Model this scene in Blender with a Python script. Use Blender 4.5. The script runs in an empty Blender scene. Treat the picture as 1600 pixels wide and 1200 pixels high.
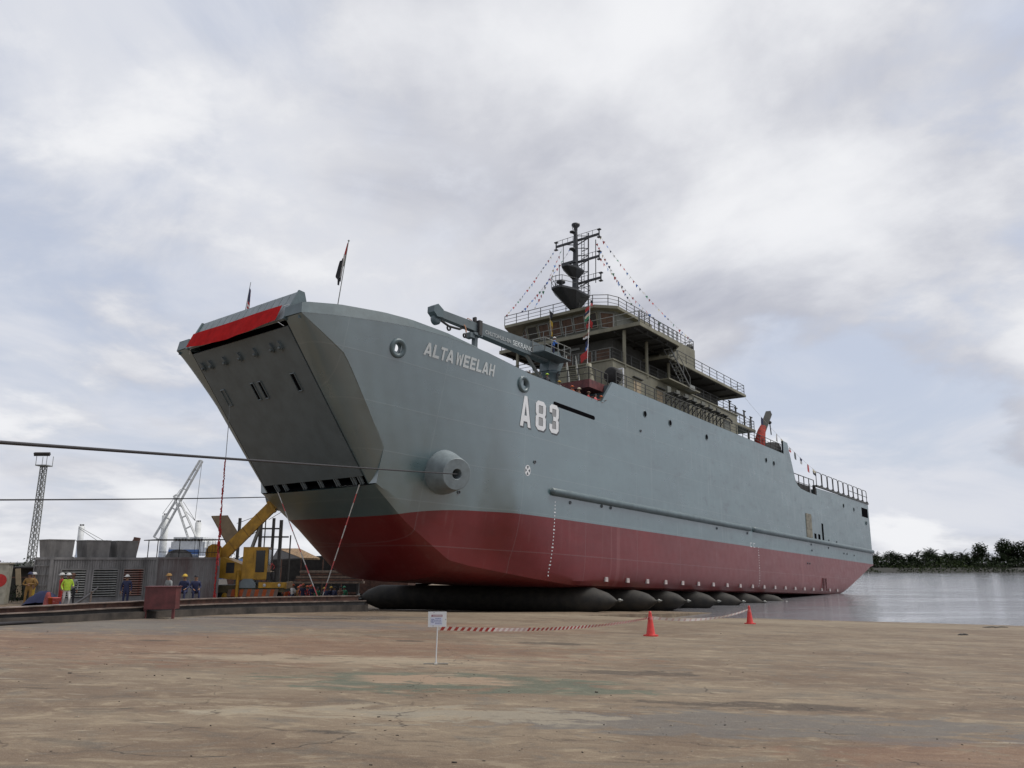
import bpy, bmesh, math, random
from mathutils import Vector, Matrix, Euler
random.seed(7)
SC = bpy.context.scene
COL = SC.collection
V = Vector

# ------------------------------------------------------------------ camera, sky, sun, exposure
FPX, HOR = 1220.0, 878.0
PITCH = math.atan((HOR - 600) / FPX)
CAM = V((0, 0, 1.6))
cam_d = bpy.data.cameras.new('camera')
cam = bpy.data.objects.new('camera', cam_d)
COL.objects.link(cam)
cam.location = CAM
cam.rotation_euler = (math.pi / 2 + PITCH, 0, 0)
cam_d.sensor_width = 36
cam_d.lens = FPX / 1600 * 36
cam_d.clip_end = 6000
SC.camera = cam
SUN_EL, SUN_AZ = math.radians(58), math.radians(84)       # azimuth from +Y towards +X
CLOUD_OFF = (-2.2, 2.7, 0.0)
world = bpy.data.worlds.new('World')
SC.world = world
world.use_nodes = True


def build_sky():
    nt = world.node_tree
    N, L = nt.nodes, nt.links
    N.clear()

    def n(t, **kw):
        x = N.new(t)
        for k, v in kw.items():
            setattr(x, k, v)
        return x

    def math_(op, a, b=None, clamp=False):
        m = n('ShaderNodeMath', operation=op, use_clamp=clamp)
        for i, q in enumerate((a, b)):
            if q is None:
                continue
            if isinstance(q, (int, float)):
                m.inputs[i].default_value = q
            else:
                L.new(q, m.inputs[i])
        return m.outputs[0]

    tc = n('ShaderNodeTexCoord')
    sep = n('ShaderNodeSeparateXYZ')
    L.new(tc.outputs['Generated'], sep.inputs[0])
    z = math_('ADD', math_('MAXIMUM', sep.outputs[2], 0.0), 0.30)
    px = math_('DIVIDE', sep.outputs[0], z)
    py = math_('DIVIDE', sep.outputs[1], z)
    cmb = n('ShaderNodeCombineXYZ')
    L.new(px, cmb.inputs[0])
    L.new(py, cmb.inputs[1])

    def noise(vec, off, scale, detail, rough, dist=0.0):
        mp = n('ShaderNodeMapping')
        mp.inputs['Location'].default_value = off
        L.new(vec, mp.inputs[0])
        t = n('ShaderNodeTexNoise')
        t.inputs['Scale'].default_value = scale
        t.inputs['Detail'].default_value = detail
        t.inputs['Roughness'].default_value = rough
        t.inputs['Distortion'].default_value = dist
        L.new(mp.outputs[0], t.inputs['Vector'])
        return t.outputs['Fac']

    def ramp(fac, a, b):
        mr = n('ShaderNodeMapRange', interpolation_type='SMOOTHSTEP')
        mr.inputs['From Min'].default_value = a
        mr.inputs['From Max'].default_value = b
        L.new(fac, mr.inputs['Value'])
        return mr.outputs[0]

    def rgb(f, a, b):
        m = n('ShaderNodeMix', data_type='RGBA')
        for q, sck in ((a, 'A'), (b, 'B')):
            if isinstance(q, tuple):
                m.inputs[sck].default_value = (*q, 1)
            else:
                L.new(q, m.inputs[sck])
        L.new(f, m.inputs['Factor'])
        return m.outputs['Result']

    OFF = CLOUD_OFF
    P = cmb.outputs[0]
    sc = 0.90
    cu = noise(P, OFF, sc, 12, 0.57, 0.25)
    cu_s = noise(P, (OFF[0] + 0.10, OFF[1] - 0.26, 0.0), sc, 4, 0.5, 0.25)
    low = noise(P, (7.2, 3.4, 1.0), 0.55, 4, 0.5, 0.2)
    veil = noise(P, (1.0, 9.0, 4.0), 1.9, 8, 0.58, 0.6)
    fine = noise(P, (4.0, 2.0, 8.0), 6.0, 6, 0.6, 0.3)
    edge = math_('ADD', cu, math_('MULTIPLY', math_('SUBTRACT', fine, 0.5), 0.13))
    edge = math_('ADD', edge, math_('MULTIPLY', math_('SUBTRACT', low, 0.5), 0.25))
    mask = ramp(edge, 0.45, 0.54)
    lit = math_('ADD', 0.52, math_('MULTIPLY', math_('SUBTRACT', cu_s, cu), -3.0))
    lit = math_('ADD', lit, math_('MULTIPLY', math_('SUBTRACT', veil, 0.5), 0.7))
    lit = math_('ADD', lit, math_('MULTIPLY', math_('SUBTRACT', fine, 0.5), 0.35))
    lit = ramp(lit, 0.0, 1.0)
    high = rgb(ramp(veil, 0.30, 0.68), (0.575, 0.62, 0.735), (0.72, 0.74, 0.80))
    cloud = rgb(lit, (0.42, 0.435, 0.51), (0.91, 0.915, 0.935))
    col = rgb(math_('MULTIPLY', mask, 0.88), high, cloud)
    cover = math_('ADD', math_('MULTIPLY', math_('MAXIMUM', mask, ramp(veil, 0.36, 0.60)), 0.18), 0.82, True)
    sky = n('ShaderNodeTexSky', sky_type='NISHITA')
    sky.sun_disc = False
    sky.sun_elevation = SUN_EL
    sky.sun_rotation = SUN_AZ
    sky.air_density = 1.0
    sky.dust_density = 2.0
    b1 = n('ShaderNodeBackground')
    b1.inputs['Strength'].default_value = 0.13
    L.new(sky.outputs[0], b1.inputs['Color'])
    b2 = n('ShaderNodeBackground')
    b2.inputs['Strength'].default_value = 1.0
    L.new(col, b2.inputs['Color'])
    ms = n('ShaderNodeMixShader')
    L.new(cover, ms.inputs[0])
    L.new(b1.outputs[0], ms.inputs[1])
    L.new(b2.outputs[0], ms.inputs[2])
    out = n('ShaderNodeOutputWorld')
    L.new(ms.outputs[0], out.inputs[0])


build_sky()
sun_d = bpy.data.lights.new('sun', 'SUN')
sun_d.energy = 2.9
sun_d.angle = math.radians(28)
sun_d.color = (1.0, 0.96, 0.9)
sun = bpy.data.objects.new('sun', sun_d)
COL.objects.link(sun)
sd = V((math.sin(SUN_AZ) * math.cos(SUN_EL), math.cos(SUN_AZ) * math.cos(SUN_EL), math.sin(SUN_EL)))
sun.rotation_euler = sd.to_track_quat('Z', 'Y').to_euler()
sun.location = sd * 200
SC.view_settings.view_transform = 'Standard'
SC.view_settings.look = 'None'
SC.view_settings.exposure = 0.0
SC.view_settings.gamma = 1.0
SC.view_settings.use_curve_mapping = False

# ------------------------------------------------------------------ frames: camera ray, slipway, ship
_F = V((0, math.cos(PITCH), math.sin(PITCH)))
_U = V((0, -math.sin(PITCH), math.cos(PITCH)))


def ray(px, py):
    return V((1, 0, 0)) * ((px - 800) / FPX) + _F - _U * ((py - 600) / FPX)


SD = ray(1807, 946).normalized()           # towards the stern, down the slip
FX = -SD
PY = V((SD.y, -SD.x, 0)).normalized()      # towards the port side
WZ = FX.cross(PY)
P0 = CAM + ray(945, 783.3) * (55000 / 862)
_g = V((-SD.z * SD.x, -SD.z * SD.y)) / (SD.x ** 2 + SD.y ** 2)


def zg(x, y):
    """height of the slipway / yard surface"""
    pp = (x - P0.x) * PY.x + (y - P0.y) * PY.y
    xx = (x - P0.x) * FX.x + (y - P0.y) * FX.y
    fall = min(0.40, 0.027 * max(0.0, -pp)) * min(1.0, max(0.0, (21 - xx) / 9))
    z = -(_g.x * x + _g.y * y) - fall
    if pp < -19:
        z = max(z, -2.45)
    return z


WATER = -2.70


def yz(x, y):
    return max(zg(x, y), -2.45)


def gp(px, py, f=zg):
    """where the line of sight through a photo point meets the ground"""
    r = ray(px, py)
    t0, t = 2.0, 2.0
    while t < 900:
        p = CAM + r * t
        if p.z < f(p.x, p.y):
            break
        t0 = t
        t *= 1.02
    for _ in range(30):
        m = (t0 + t) / 2
        p = CAM + r * m
        if p.z < f(p.x, p.y):
            t = m
        else:
            t0 = m
    return CAM + r * t


def at(px, py, depth):
    return CAM + ray(px, py) * depth


# ship frame: x forward, y to port from the centreline, z up from the rubbing strake
def S(x, y, z):
    return P0 + FX * x + PY * (y - 8.5) + WZ * z


SROT = Matrix((FX, PY, WZ)).transposed().to_4x4()
KEEL = 7.0

# ------------------------------------------------------------------ materials
MATS = {}


def mat(name, col, rough=0.6, metal=0.0, var=0.12, scale=3.0, bump=0.0, spec=0.5, stretch=(1, 1, 1), col2=None, bscale=None):
    if name in MATS:
        return MATS[name]
    m = bpy.data.materials.new(name)
    MATS[name] = m
    m.use_nodes = True
    nt = m.node_tree
    N, L = nt.nodes, nt.links
    b = N['Principled BSDF']
    b.inputs['Roughness'].default_value = rough
    b.inputs['Metallic'].default_value = metal
    b.inputs['Specular IOR Level'].default_value = spec
    tc = N.new('ShaderNodeTexCoord')
    mp = N.new('ShaderNodeMapping')
    mp.inputs['Scale'].default_value = stretch
    L.new(tc.outputs['Object'], mp.inputs[0])
    nz = N.new('ShaderNodeTexNoise')
    nz.inputs['Scale'].default_value = scale
    nz.inputs['Detail'].default_value = 7
    nz.inputs['Roughness'].default_value = 0.62
    L.new(mp.outputs[0], nz.inputs['Vector'])
    cr = N.new('ShaderNodeValToRGB')
    c2 = col2 or tuple(c * (1 - 2.2 * var) for c in col)
    c1 = tuple(min(1, c * (1 + var)) for c in col)
    cr.color_ramp.elements[0].position = 0.32
    cr.color_ramp.elements[1].position = 0.62
    cr.color_ramp.elements[0].color = (*c2, 1)
    cr.color_ramp.elements[1].color = (*c1, 1)
    L.new(nz.outputs['Fac'], cr.inputs[0])
    L.new(cr.outputs[0], b.inputs['Base Color'])
    if bump:
        bp = N.new('ShaderNodeBump')
        bp.inputs['Strength'].default_value = bump
        bp.inputs['Distance'].default_value = 0.02
        if bscale:
            n2 = N.new('ShaderNodeTexNoise')
            n2.inputs['Scale'].default_value = bscale
            n2.inputs['Detail'].default_value = 5
            L.new(tc.outputs['Object'], n2.inputs['Vector'])
            L.new(n2.outputs['Fac'], bp.inputs['Height'])
        else:
            L.new(nz.outputs['Fac'], bp.inputs['Height'])
        L.new(bp.outputs[0], b.inputs['Normal'])
    return m


class NT:
    """tiny helper for longer node graphs"""
    def __init__(s, name):
        s.m = bpy.data.materials.new(name)
        MATS[name] = s.m
        s.m.use_nodes = True
        s.N, s.L = s.m.node_tree.nodes, s.m.node_tree.links
        s.b = s.N['Principled BSDF']
        s.tc = s.N.new('ShaderNodeTexCoord')
        s.sep = s.N.new('ShaderNodeSeparateXYZ')
        s.L.new(s.tc.outputs['Object'], s.sep.inputs[0])

    def plug(s, v, sock):
        if isinstance(v, (int, float)):
            sock.default_value = v
        elif isinstance(v, tuple):
            sock.default_value = v if len(v) == 4 or len(v) == len(sock.default_value) else (*v, 1)
        else:
            s.L.new(v, sock)

    def math(s, op, a, b=None, clamp=False):
        n = s.N.new('ShaderNodeMath')
        n.operation = op
        n.use_clamp = clamp
        s.plug(a, n.inputs[0])
        if b is not None:
            s.plug(b, n.inputs[1])
        return n.outputs[0]

    def noise(s, scale, detail=6, rough=0.6, stretch=(1, 1, 1), off=(0, 0, 0), dist=0.0):
        mp = s.N.new('ShaderNodeMapping')
        mp.inputs['Scale'].default_value = stretch
        mp.inputs['Location'].default_value = off
        s.L.new(s.tc.outputs['Object'], mp.inputs[0])
        n = s.N.new('ShaderNodeTexNoise')
        n.inputs['Scale'].default_value = scale
        n.inputs['Detail'].default_value = detail
        n.inputs['Roughness'].default_value = rough
        n.inputs['Distortion'].default_value = dist
        s.L.new(mp.outputs[0], n.inputs['Vector'])
        return n.outputs['Fac']

    def step(s, v, a, b):
        n = s.N.new('ShaderNodeMapRange')
        n.interpolation_type = 'SMOOTHSTEP'
        n.inputs['From Min'].default_value = a
        n.inputs['From Max'].default_value = b
        s.plug(v, n.inputs['Value'])
        return n.outputs[0]

    def mix(s, f, a, b, mode='MIX'):
        n = s.N.new('ShaderNodeMix')
        n.data_type = 'RGBA'
        n.blend_type = mode
        s.plug(f, n.inputs['Factor'])
        s.plug(a, n.inputs['A'])
        s.plug(b, n.inputs['B'])
        return n.outputs['Result']

    def spot(s, x, y, rx, ry, wob=None, rot=0.0):
        """soft-edged stain centred on x, y; 1 inside"""
        c, sn = math.cos(rot), math.sin(rot)
        dx = s.math('SUBTRACT', s.sep.outputs[0], x)
        dy = s.math('SUBTRACT', s.sep.outputs[1], y)
        u = s.math('DIVIDE', s.math('ADD', s.math('MULTIPLY', dx, c), s.math('MULTIPLY', dy, sn)), rx)
        v = s.math('DIVIDE', s.math('SUBTRACT', s.math('MULTIPLY', dy, c), s.math('MULTIPLY', dx, sn)), ry)
        d = s.math('ADD', s.math('MULTIPLY', u, u), s.math('MULTIPLY', v, v))
        if wob is not None:
            d = s.math('ADD', d, wob)
        return s.math('SUBTRACT', 1.0, s.step(d, 0.45, 1.25))

    def bump(s, h, strength, dist=0.02):
        n = s.N.new('ShaderNodeBump')
        n.inputs['Strength'].default_value = strength
        n.inputs['Distance'].default_value = dist
        s.L.new(h, n.inputs['Height'])
        s.L.new(n.outputs[0], s.b.inputs['Normal'])


def hull_material():
    t = NT('hull_paint')
    X, Y, Z = t.sep.outputs
    # boot line: level along the side, dipping at the bow
    over = t.math('MAXIMUM', t.math('SUBTRACT', X, 10.0), 0.0)
    line = t.math('SUBTRACT', -1.95, t.math('MULTIPLY', t.math('POWER', over, 3.0), 0.0007))
    red = t.math('LESS_THAN', Z, line)
    patch = t.noise(0.35, 6, 0.6, (0.5, 0.5, 1.2))
    smudge = t.noise(1.1, 7, 0.66, (0.45, 1, 1.1), (3, 1, 7), 0.4)
    streak = t.noise(1.0, 5, 0.6, (2.2, 2.2, 0.12), (9, 2, 0))
    rust = t.noise(1.3, 6, 0.7, (1.3, 1.3, 0.3), (1, 4, 2))
    aft = t.step(X, 8.0, -20.0)
    g = t.mix(t.step(patch, 0.35, 0.68), (0.036, 0.080, 0.090), (0.052, 0.105, 0.116))
    dark = t.math('MULTIPLY', t.step(smudge, 0.56, 0.70), t.math('ADD', t.math('MULTIPLY', aft, 0.75), 0.10))
    g = t.mix(dark, g, (0.024, 0.050, 0.062))
    g = t.mix(t.math('MULTIPLY', t.step(streak, 0.55, 0.72), t.math('ADD', t.math('MULTIPLY', aft, 0.30), 0.05)), g, (0.175, 0.212, 0.222))
    r = t.mix(t.step(patch, 0.3, 0.7), (0.112, 0.0070, 0.0075), (0.150, 0.0120, 0.0135))
    fade = t.step(X, 12.0, -40.0)
    r = t.mix(t.math('MULTIPLY', fade, 0.6), r, (0.150, 0.043, 0.044))
    r = t.mix(t.math('MULTIPLY', t.step(streak, 0.56, 0.74), 0.4), r, (0.165, 0.052, 0.050))
    r = t.mix(t.math('MULTIPLY', t.step(rust, 0.6, 0.75), 0.45), r, (0.066, 0.014, 0.013))
    # chalky scrapes in two vertical bands and along the bilge
    for xc, wd in ((-2.1, 0.35), (-1.0, 0.12), (-46.6, 0.5)):
        band = t.math('SUBTRACT', 1.0, t.step(t.math('ABSOLUTE', t.math('SUBTRACT', X, xc)), wd * 0.4, wd))
        r = t.mix(t.math('MULTIPLY', band, 0.28), r, (0.24, 0.09, 0.088))
    low = t.math('MULTIPLY', t.step(Z, -6.45, -6.95), t.step(X, 6.0, -4.0))
    r = t.mix(t.math('MULTIPLY', low, 0.5), r, (0.20, 0.065, 0.062))
    runs = t.noise(1.0, 6, 0.7, (3.2, 3.2, 0.10), (2, 7, 0))
    g = t.mix(t.math('MULTIPLY', t.step(runs, 0.64, 0.74), 0.30), g, (0.085, 0.075, 0.062))
    c = t.mix(red, g, r)
    # plate seams
    def seam(v, period, off):
        f = t.math('FRACT', t.math('DIVIDE', t.math('ADD', v, off), period))
        d = t.math('MULTIPLY', t.math('ABSOLUTE', t.math('SUBTRACT', f, 0.5)), period)
        return t.math('LESS_THAN', d, 0.035)
    sh = seam(Z, 2.75, 0.4)
    sv = seam(X, 8.0, 1.2)
    sm = t.math('MAXIMUM', sh, sv)
    c = t.mix(t.math('MULTIPLY', sm, 0.12), c, (0.26, 0.29, 0.29))
    t.L.new(c, t.b.inputs['Base Color'])
    ro = t.math('ADD', t.math('MULTIPLY', red, 0.06), t.math('ADD', t.math('MULTIPLY', smudge, 0.30), 0.17))
    t.L.new(ro, t.b.inputs['Roughness'])
    t.L.new(t.math('SUBTRACT', 2.70, t.math('MULTIPLY', red, 1.15)), t.b.inputs['IOR'])
    wav = t.noise(0.55, 2, 0.5)
    fr = t.math('SINE', t.math('MULTIPLY', X, 2 * math.pi / 1.3))
    fz = t.math('SINE', t.math('MULTIPLY', Z, 2 * math.pi / 2.75))
    dent = t.math('MULTIPLY', t.math('MULTIPLY', fr, fz), t.math('ADD', 0.12, t.math('MULTIPLY', t.noise(0.25, 2, 0.5), 0.5)))
    h = t.math('ADD', t.math('ADD', t.math('MULTIPLY', sm, 0.22), t.math('MULTIPLY', wav, 0.8)), t.math('MULTIPLY', dent, 0.8))
    t.bump(h, 0.35, 0.03)
    return t.m


def concrete_material():
    t = NT('slip_concrete')
    base = t.noise(0.30, 8, 0.62, (0.7, 1.3, 1))
    mid = t.noise(1.5, 9, 0.72, (0.8, 1.2, 1), (4, 2, 0), 1.0)
    mid2 = t.noise(0.8, 9, 0.70, (0.8, 1.3, 1), (14, 6, 0), 1.2)
    fine = t.noise(9.0, 7, 0.72, (0.7, 1.3, 1))
    grit = t.noise(70.0, 3, 0.65)
    grain = t.noise(24.0, 4, 0.7)
    sweep = t.noise(0.9, 8, 0.68, (0.5, 1.3, 1), (8, 3, 0), 1.0)
    c = t.mix(t.step(base, 0.36, 0.64), (0.132, 0.096, 0.066), (0.176, 0.138, 0.096))
    c = t.mix(t.math('MULTIPLY', t.step(mid, 0.50, 0.66), 0.65), c, (0.245, 0.200, 0.138))
    c = t.mix(t.math('MULTIPLY', t.step(mid, 0.46, 0.30), 0.75), c, (0.092, 0.071, 0.052))
    c = t.mix(t.math('MULTIPLY', t.step(mid2, 0.53, 0.64), 0.55), c, (0.122, 0.106, 0.084))
    c = t.mix(t.math('MULTIPLY', t.step(sweep, 0.55, 0.66), 0.55), c, (0.098, 0.083, 0.066))
    c = t.mix(t.math('MULTIPLY', t.step(sweep, 0.42, 0.34), 0.45), c, (0.225, 0.185, 0.130))
    wob = t.math('MULTIPLY', t.math('SUBTRACT', t.noise(1.1, 8, 0.70, (0.7, 1.3, 1), (2, 8, 0), 1.2), 0.5), 7.5)
    rusty = t.math('MAXIMUM', t.spot(-9.0, 21.0, 11.0, 5.0, wob), t.math('MAXIMUM', t.spot(-5, 33, 8, 4, wob), t.spot(6.0, 8.6, 3.4, 1.4, wob)))
    c = t.mix(t.math('MULTIPLY', rusty, 0.30), c, (0.165, 0.080, 0.048))
    grey = t.math('MAXIMUM', t.spot(-14.0, 29.0, 6.0, 5.0, wob), t.math('MAXIMUM', t.spot(-8.5, 33.0, 7.0, 3.0, wob), t.spot(3.2, 10.6, 5.0, 1.0, wob)))
    c = t.mix(t.math('MULTIPLY', grey, 0.6), c, (0.108, 0.103, 0.094))
    green = t.spot(-0.9, 14.3, 3.0, 1.5, wob)
    c = t.mix(t.math('MULTIPLY', green, 0.65), c, (0.082, 0.100, 0.074))
    tan = t.spot(-1.2, 14.6, 1.5, 0.7, wob)
    c = t.mix(t.math('MULTIPLY', tan, 0.8), c, (0.235, 0.168, 0.115))
    pale = t.math('MAXIMUM', t.spot(0.3, 6.2, 2.6, 0.8, wob), t.math('MAXIMUM', t.spot(-1.2, 10.8, 2.4, 0.7, wob), t.spot(-4, 18, 4, 1.0, wob)))
    c = t.mix(t.math('MULTIPLY', pale, 0.5), c, (0.265, 0.225, 0.160))
    oil = t.math('MAXIMUM', t.spot(3.7, 12.4, 2.0, 0.40, wob), t.math('MAXIMUM', t.spot(1.4, 25.0, 1.2, 0.55, wob), t.spot(2.5, 16.8, 1.5, 0.5, wob)))
    oil = t.math('MAXIMUM', oil, t.math('MAXIMUM', t.spot(-3.1, 24.5, 0.5, 0.4, wob), t.spot(-9.6, 22.0, 0.55, 0.35, wob)))
    c = t.mix(t.math('MULTIPLY', oil, 0.62), c, (0.052, 0.042, 0.035))
    wet = t.math('MAXIMUM', t.spot(-11.0, 37.5, 6.5, 1.6, wob, 0.45), t.spot(-7.5, 41.5, 4.0, 1.2, wob, 0.45))
    quay = t.math('MULTIPLY', t.spot(16, 51, 26, 4.0, wob, -0.05), 0.35)
    c = t.mix(quay, c, (0.25, 0.210, 0.150))
    c = t.mix(t.math('MULTIPLY', wet, 0.55), c, (0.095, 0.086, 0.078))
    # old scuffs and tyre streaks
    for q, (ang, off, amt) in enumerate(((0.10, (5, 5, 0), 0.65), (-0.25, (15, 9, 0), 0.55), (0.5, (3, 19, 0), 0.5))):
        mp = t.N.new('ShaderNodeMapping')
        mp.inputs['Rotation'].default_value = (0, 0, ang)
        mp.inputs['Scale'].default_value = (0.5, 2.6, 1)
        mp.inputs['Location'].default_value = off
        t.L.new(t.tc.outputs['Object'], mp.inputs[0])
        nz = t.N.new('ShaderNodeTexNoise')
        nz.inputs['Scale'].default_value = 1.5
        nz.inputs['Detail'].default_value = 6
        nz.inputs['Roughness'].default_value = 0.65
        t.L.new(mp.outputs[0], nz.inputs['Vector'])
        c = t.mix(t.math('MULTIPLY', t.step(nz.outputs['Fac'], 0.62, 0.70), amt), c, (0.070, 0.055, 0.042) if q != 1 else (0.285, 0.245, 0.180))
    blot = t.step(t.noise(4.6, 6, 0.65, (0.5, 1.6, 1), (5, 5, 0), 0.7), 0.66, 0.71)
    c = t.mix(t.math('MULTIPLY', blot, 0.7), c, (0.058, 0.046, 0.037))
    blot2 = t.step(t.noise(5.1, 6, 0.68, (0.8, 1.3, 1), (15, 2, 0), 0.8), 0.66, 0.73)
    c = t.mix(t.math('MULTIPLY', blot2, 0.6), c, (0.30, 0.26, 0.195))
    c = t.mix(t.math('MULTIPLY', t.step(fine, 0.60, 0.70), 0.5), c, (0.075, 0.058, 0.044))
    c = t.mix(t.math('MULTIPLY', t.step(fine, 0.42, 0.32), 0.4), c, (0.265, 0.222, 0.158))
    c = t.mix(t.math('MULTIPLY', t.step(grain, 0.56, 0.70), 0.40), c, (0.085, 0.067, 0.051))
    c = t.mix(t.math('MULTIPLY', t.step(grit, 0.52, 0.72), 0.45), c, (0.29, 0.245, 0.18))
    # hairline cracks between pours
    vor = t.N.new('ShaderNodeTexVoronoi')
    vor.feature = 'DISTANCE_TO_EDGE'
    vor.inputs['Scale'].default_value = 0.17
    mpv = t.N.new('ShaderNodeMapping')
    wv = t.N.new('ShaderNodeTexNoise')
    wv.inputs['Scale'].default_value = 0.9
    wv.inputs['Detail'].default_value = 6
    t.L.new(t.tc.outputs['Object'], wv.inputs['Vector'])
    av = t.N.new('ShaderNodeVectorMath')
    av.operation = 'MULTIPLY_ADD'
    t.L.new(wv.outputs['Color'], av.inputs[0])
    av.inputs[1].default_value = (1.6, 1.6, 0)
    t.L.new(t.tc.outputs['Object'], av.inputs[2])
    t.L.new(av.outputs[0], vor.inputs['Vector'])
    crack = t.math('SUBTRACT', 1.0, t.step(vor.outputs['Distance'], 0.0, 0.0035))
    c = t.mix(t.math('MULTIPLY', crack, t.math('MULTIPLY', t.step(mid2, 0.45, 0.6), 0.7)), c, (0.045, 0.036, 0.030))
    hs = t.N.new('ShaderNodeBrightContrast')
    hs.inputs['Bright'].default_value = -0.010
    hs.inputs['Contrast'].default_value = 0.0
    t.L.new(c, hs.inputs['Color'])
    gm = t.N.new('ShaderNodeGamma')
    gm.inputs['Gamma'].default_value = 1.32
    t.L.new(hs.outputs[0], gm.inputs['Color'])
    c = t.mix(1.0, gm.outputs[0], (1.95, 2.10, 2.40), 'MULTIPLY')
    t.L.new(c, t.b.inputs['Base Color'])
    pud = t.spot(-10.2, 38.0, 4.6, 0.42, t.math('MULTIPLY', wob, 0.35), 0.45)
    ro = t.math('SUBTRACT', t.math('ADD', 0.62, t.math('MULTIPLY', mid, 0.35)), t.math('ADD', t.math('MULTIPLY', wet, 0.35), t.math('MULTIPLY', pud, 0.4)))
    t.L.new(t.math('MAXIMUM', ro, 0.06), t.b.inputs['Roughness'])
    t.b.inputs['Specular IOR Level'].default_value = 0.3
    h = t.math('ADD', t.math('MULTIPLY', fine, 0.6), t.math('ADD', t.math('MULTIPLY', mid, 1.0), t.math('ADD', t.math('MULTIPLY', grit, 0.2), t.math('MULTIPLY', grain, 0.35))))
    h = t.math('MULTIPLY', t.math('SUBTRACT', h, t.math('MULTIPLY', crack, 0.5)), t.math('SUBTRACT', 1.0, t.math('MULTIPLY', pud, 0.95)))
    t.bump(h, 0.6, 0.02)
    return t.m


def water_material():
    t = NT('river_water')
    t.b.inputs['Base Color'].default_value = (0.22, 0.22, 0.235, 1)
    t.b.inputs['Roughness'].default_value = 0.07
    t.b.inputs['IOR'].default_value = 1.33
    a = t.noise(1.3, 5, 0.62, (0.35, 2.0, 1), (0, 0, 0), 0.6)
    b = t.noise(5.0, 4, 0.6, (0.35, 1.9, 1), (3, 1, 0))
    cc = t.noise(0.12, 3, 0.5, (0.6, 1.6, 1), (3, 8, 0))
    amp = t.math('ADD', 0.45, t.step(cc, 0.35, 0.7))
    h = t.math('MULTIPLY', t.math('ADD', a, t.math('MULTIPLY', b, 0.35)), amp)
    t.bump(h, 0.42, 0.10)
    return t.m


M_HULL = hull_material()
M_CONC = concrete_material()
M_WATER = water_material()
M_GREY = mat('ship_grey_steel', (0.088, 0.122, 0.132), 0.42, var=0.1, scale=1.2)
M_RAMP = mat('ramp_grey_paint', (0.098, 0.122, 0.130), 0.42, var=0.08, scale=0.8)
M_FLAP = mat('flap_pale_grey', (0.175, 0.208, 0.220), 0.5, var=0.1, scale=1.5)
M_KHAKI = mat('superstructure_khaki', (0.168, 0.158, 0.110), 0.62, var=0.13, scale=0.9, stretch=(1, 1, 0.4))
M_KHAKI2 = mat('khaki_green_panel', (0.110, 0.112, 0.090), 0.6, var=0.15, scale=1.2)
M_SHADEWALL_ARM = mat('shaded_wall_dark_arm', (0.042, 0.041, 0.034), 0.7, var=0.2, scale=1.0)  # middle house walls: under-deck shade put into the colour; also the davit arm
M_UNDERSHADE = mat('undercover_shade', (0.026, 0.025, 0.021), 0.7, var=0.15, scale=1.2)  # near-black colour carries the shade below the decks
M_RAIL = mat('dark_rail_paint', (0.042, 0.042, 0.038), 0.55, var=0.1)
M_RAILG = mat('galvanised_rail', (0.20, 0.205, 0.19), 0.5, 0.3, var=0.1)
M_BOARD = mat('brown_board', (0.085, 0.046, 0.028), 0.75, var=0.2, scale=2.5, stretch=(1, 1, 0.3))
M_PLY = mat('pale_plywood', (0.36, 0.285, 0.185), 0.75, var=0.12, scale=2)
M_GLASS = mat('dark_window_glass', (0.02, 0.022, 0.022), 0.12, var=0.05)
M_BLACK = mat('opening_black', (0.006, 0.006, 0.007), 0.9, var=0.05, spec=0.0)
M_MAST = mat('mast_charcoal', (0.026, 0.028, 0.033), 0.5, var=0.1)
M_WHITE = mat('white_paint', (0.62, 0.63, 0.64), 0.5, var=0.04)
M_LETTER = mat('letter_pale', (0.50, 0.53, 0.53), 0.5, var=0.05)
M_LSHADE = mat('letter_shadow_grey', (0.075, 0.085, 0.095), 0.6, var=0.05)
M_LFILL = mat('letter_infill_grey', (0.24, 0.245, 0.25), 0.6, var=0.05)
M_RUBBER = mat('airbag_rubber', (0.010, 0.0095, 0.008), 0.75, var=0.3, scale=1.6, bump=0.5, bscale=14, col2=(0.034, 0.029, 0.022))
M_REDCLOTH = mat('red_cloth', (0.34, 0.008, 0.008), 0.9, var=0.1, scale=2, spec=0.1)
M_CABLE = mat('black_wire_rope', (0.016, 0.014, 0.016), 0.6)
M_ROPE = mat('tan_rope', (0.20, 0.155, 0.105), 0.8)
M_CONE = mat('cone_orange_red', (0.50, 0.026, 0.020), 0.45, var=0.08, scale=8)
M_TRED = mat('tape_red', (0.42, 0.020, 0.026), 0.5, var=0.05)
M_TWHITE = mat('tape_white', (0.78, 0.75, 0.74), 0.5, var=0.04)
M_YELLOW = mat('crane_yellow', (0.44, 0.235, 0.016), 0.5, var=0.16, scale=2.2)
M_RUST = mat('rusty_steel', (0.105, 0.052, 0.036), 0.85, var=0.3, scale=3, bump=0.3, col2=(0.050, 0.030, 0.025))
M_DRED = mat('dark_red_paint', (0.105, 0.026, 0.026), 0.6, var=0.2, scale=2.5)
M_LEDGE = mat('ledge_concrete', (0.050, 0.041, 0.034), 0.9, var=0.3, scale=1.3, bump=0.4)
M_LRAIL = mat('worn_steel_rail', (0.20, 0.155, 0.13), 0.55, 0.4, var=0.3, scale=1.5)
M_BROWNPL = mat('brown_steel_plate', (0.105, 0.075, 0.044), 0.8, var=0.12, scale=1)
M_TANROOF = mat('tan_sheet_roof', (0.27, 0.175, 0.095), 0.8, var=0.2, scale=1, stretch=(6, 1, 1))
M_DARK = mat('dark_steel', (0.030, 0.028, 0.027), 0.7, var=0.2)
M_CGREY = mat('container_grey', (0.225, 0.217, 0.212), 0.75, var=0.22, scale=1.4, stretch=(1, 1, 0.35), bump=0.1)
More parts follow.
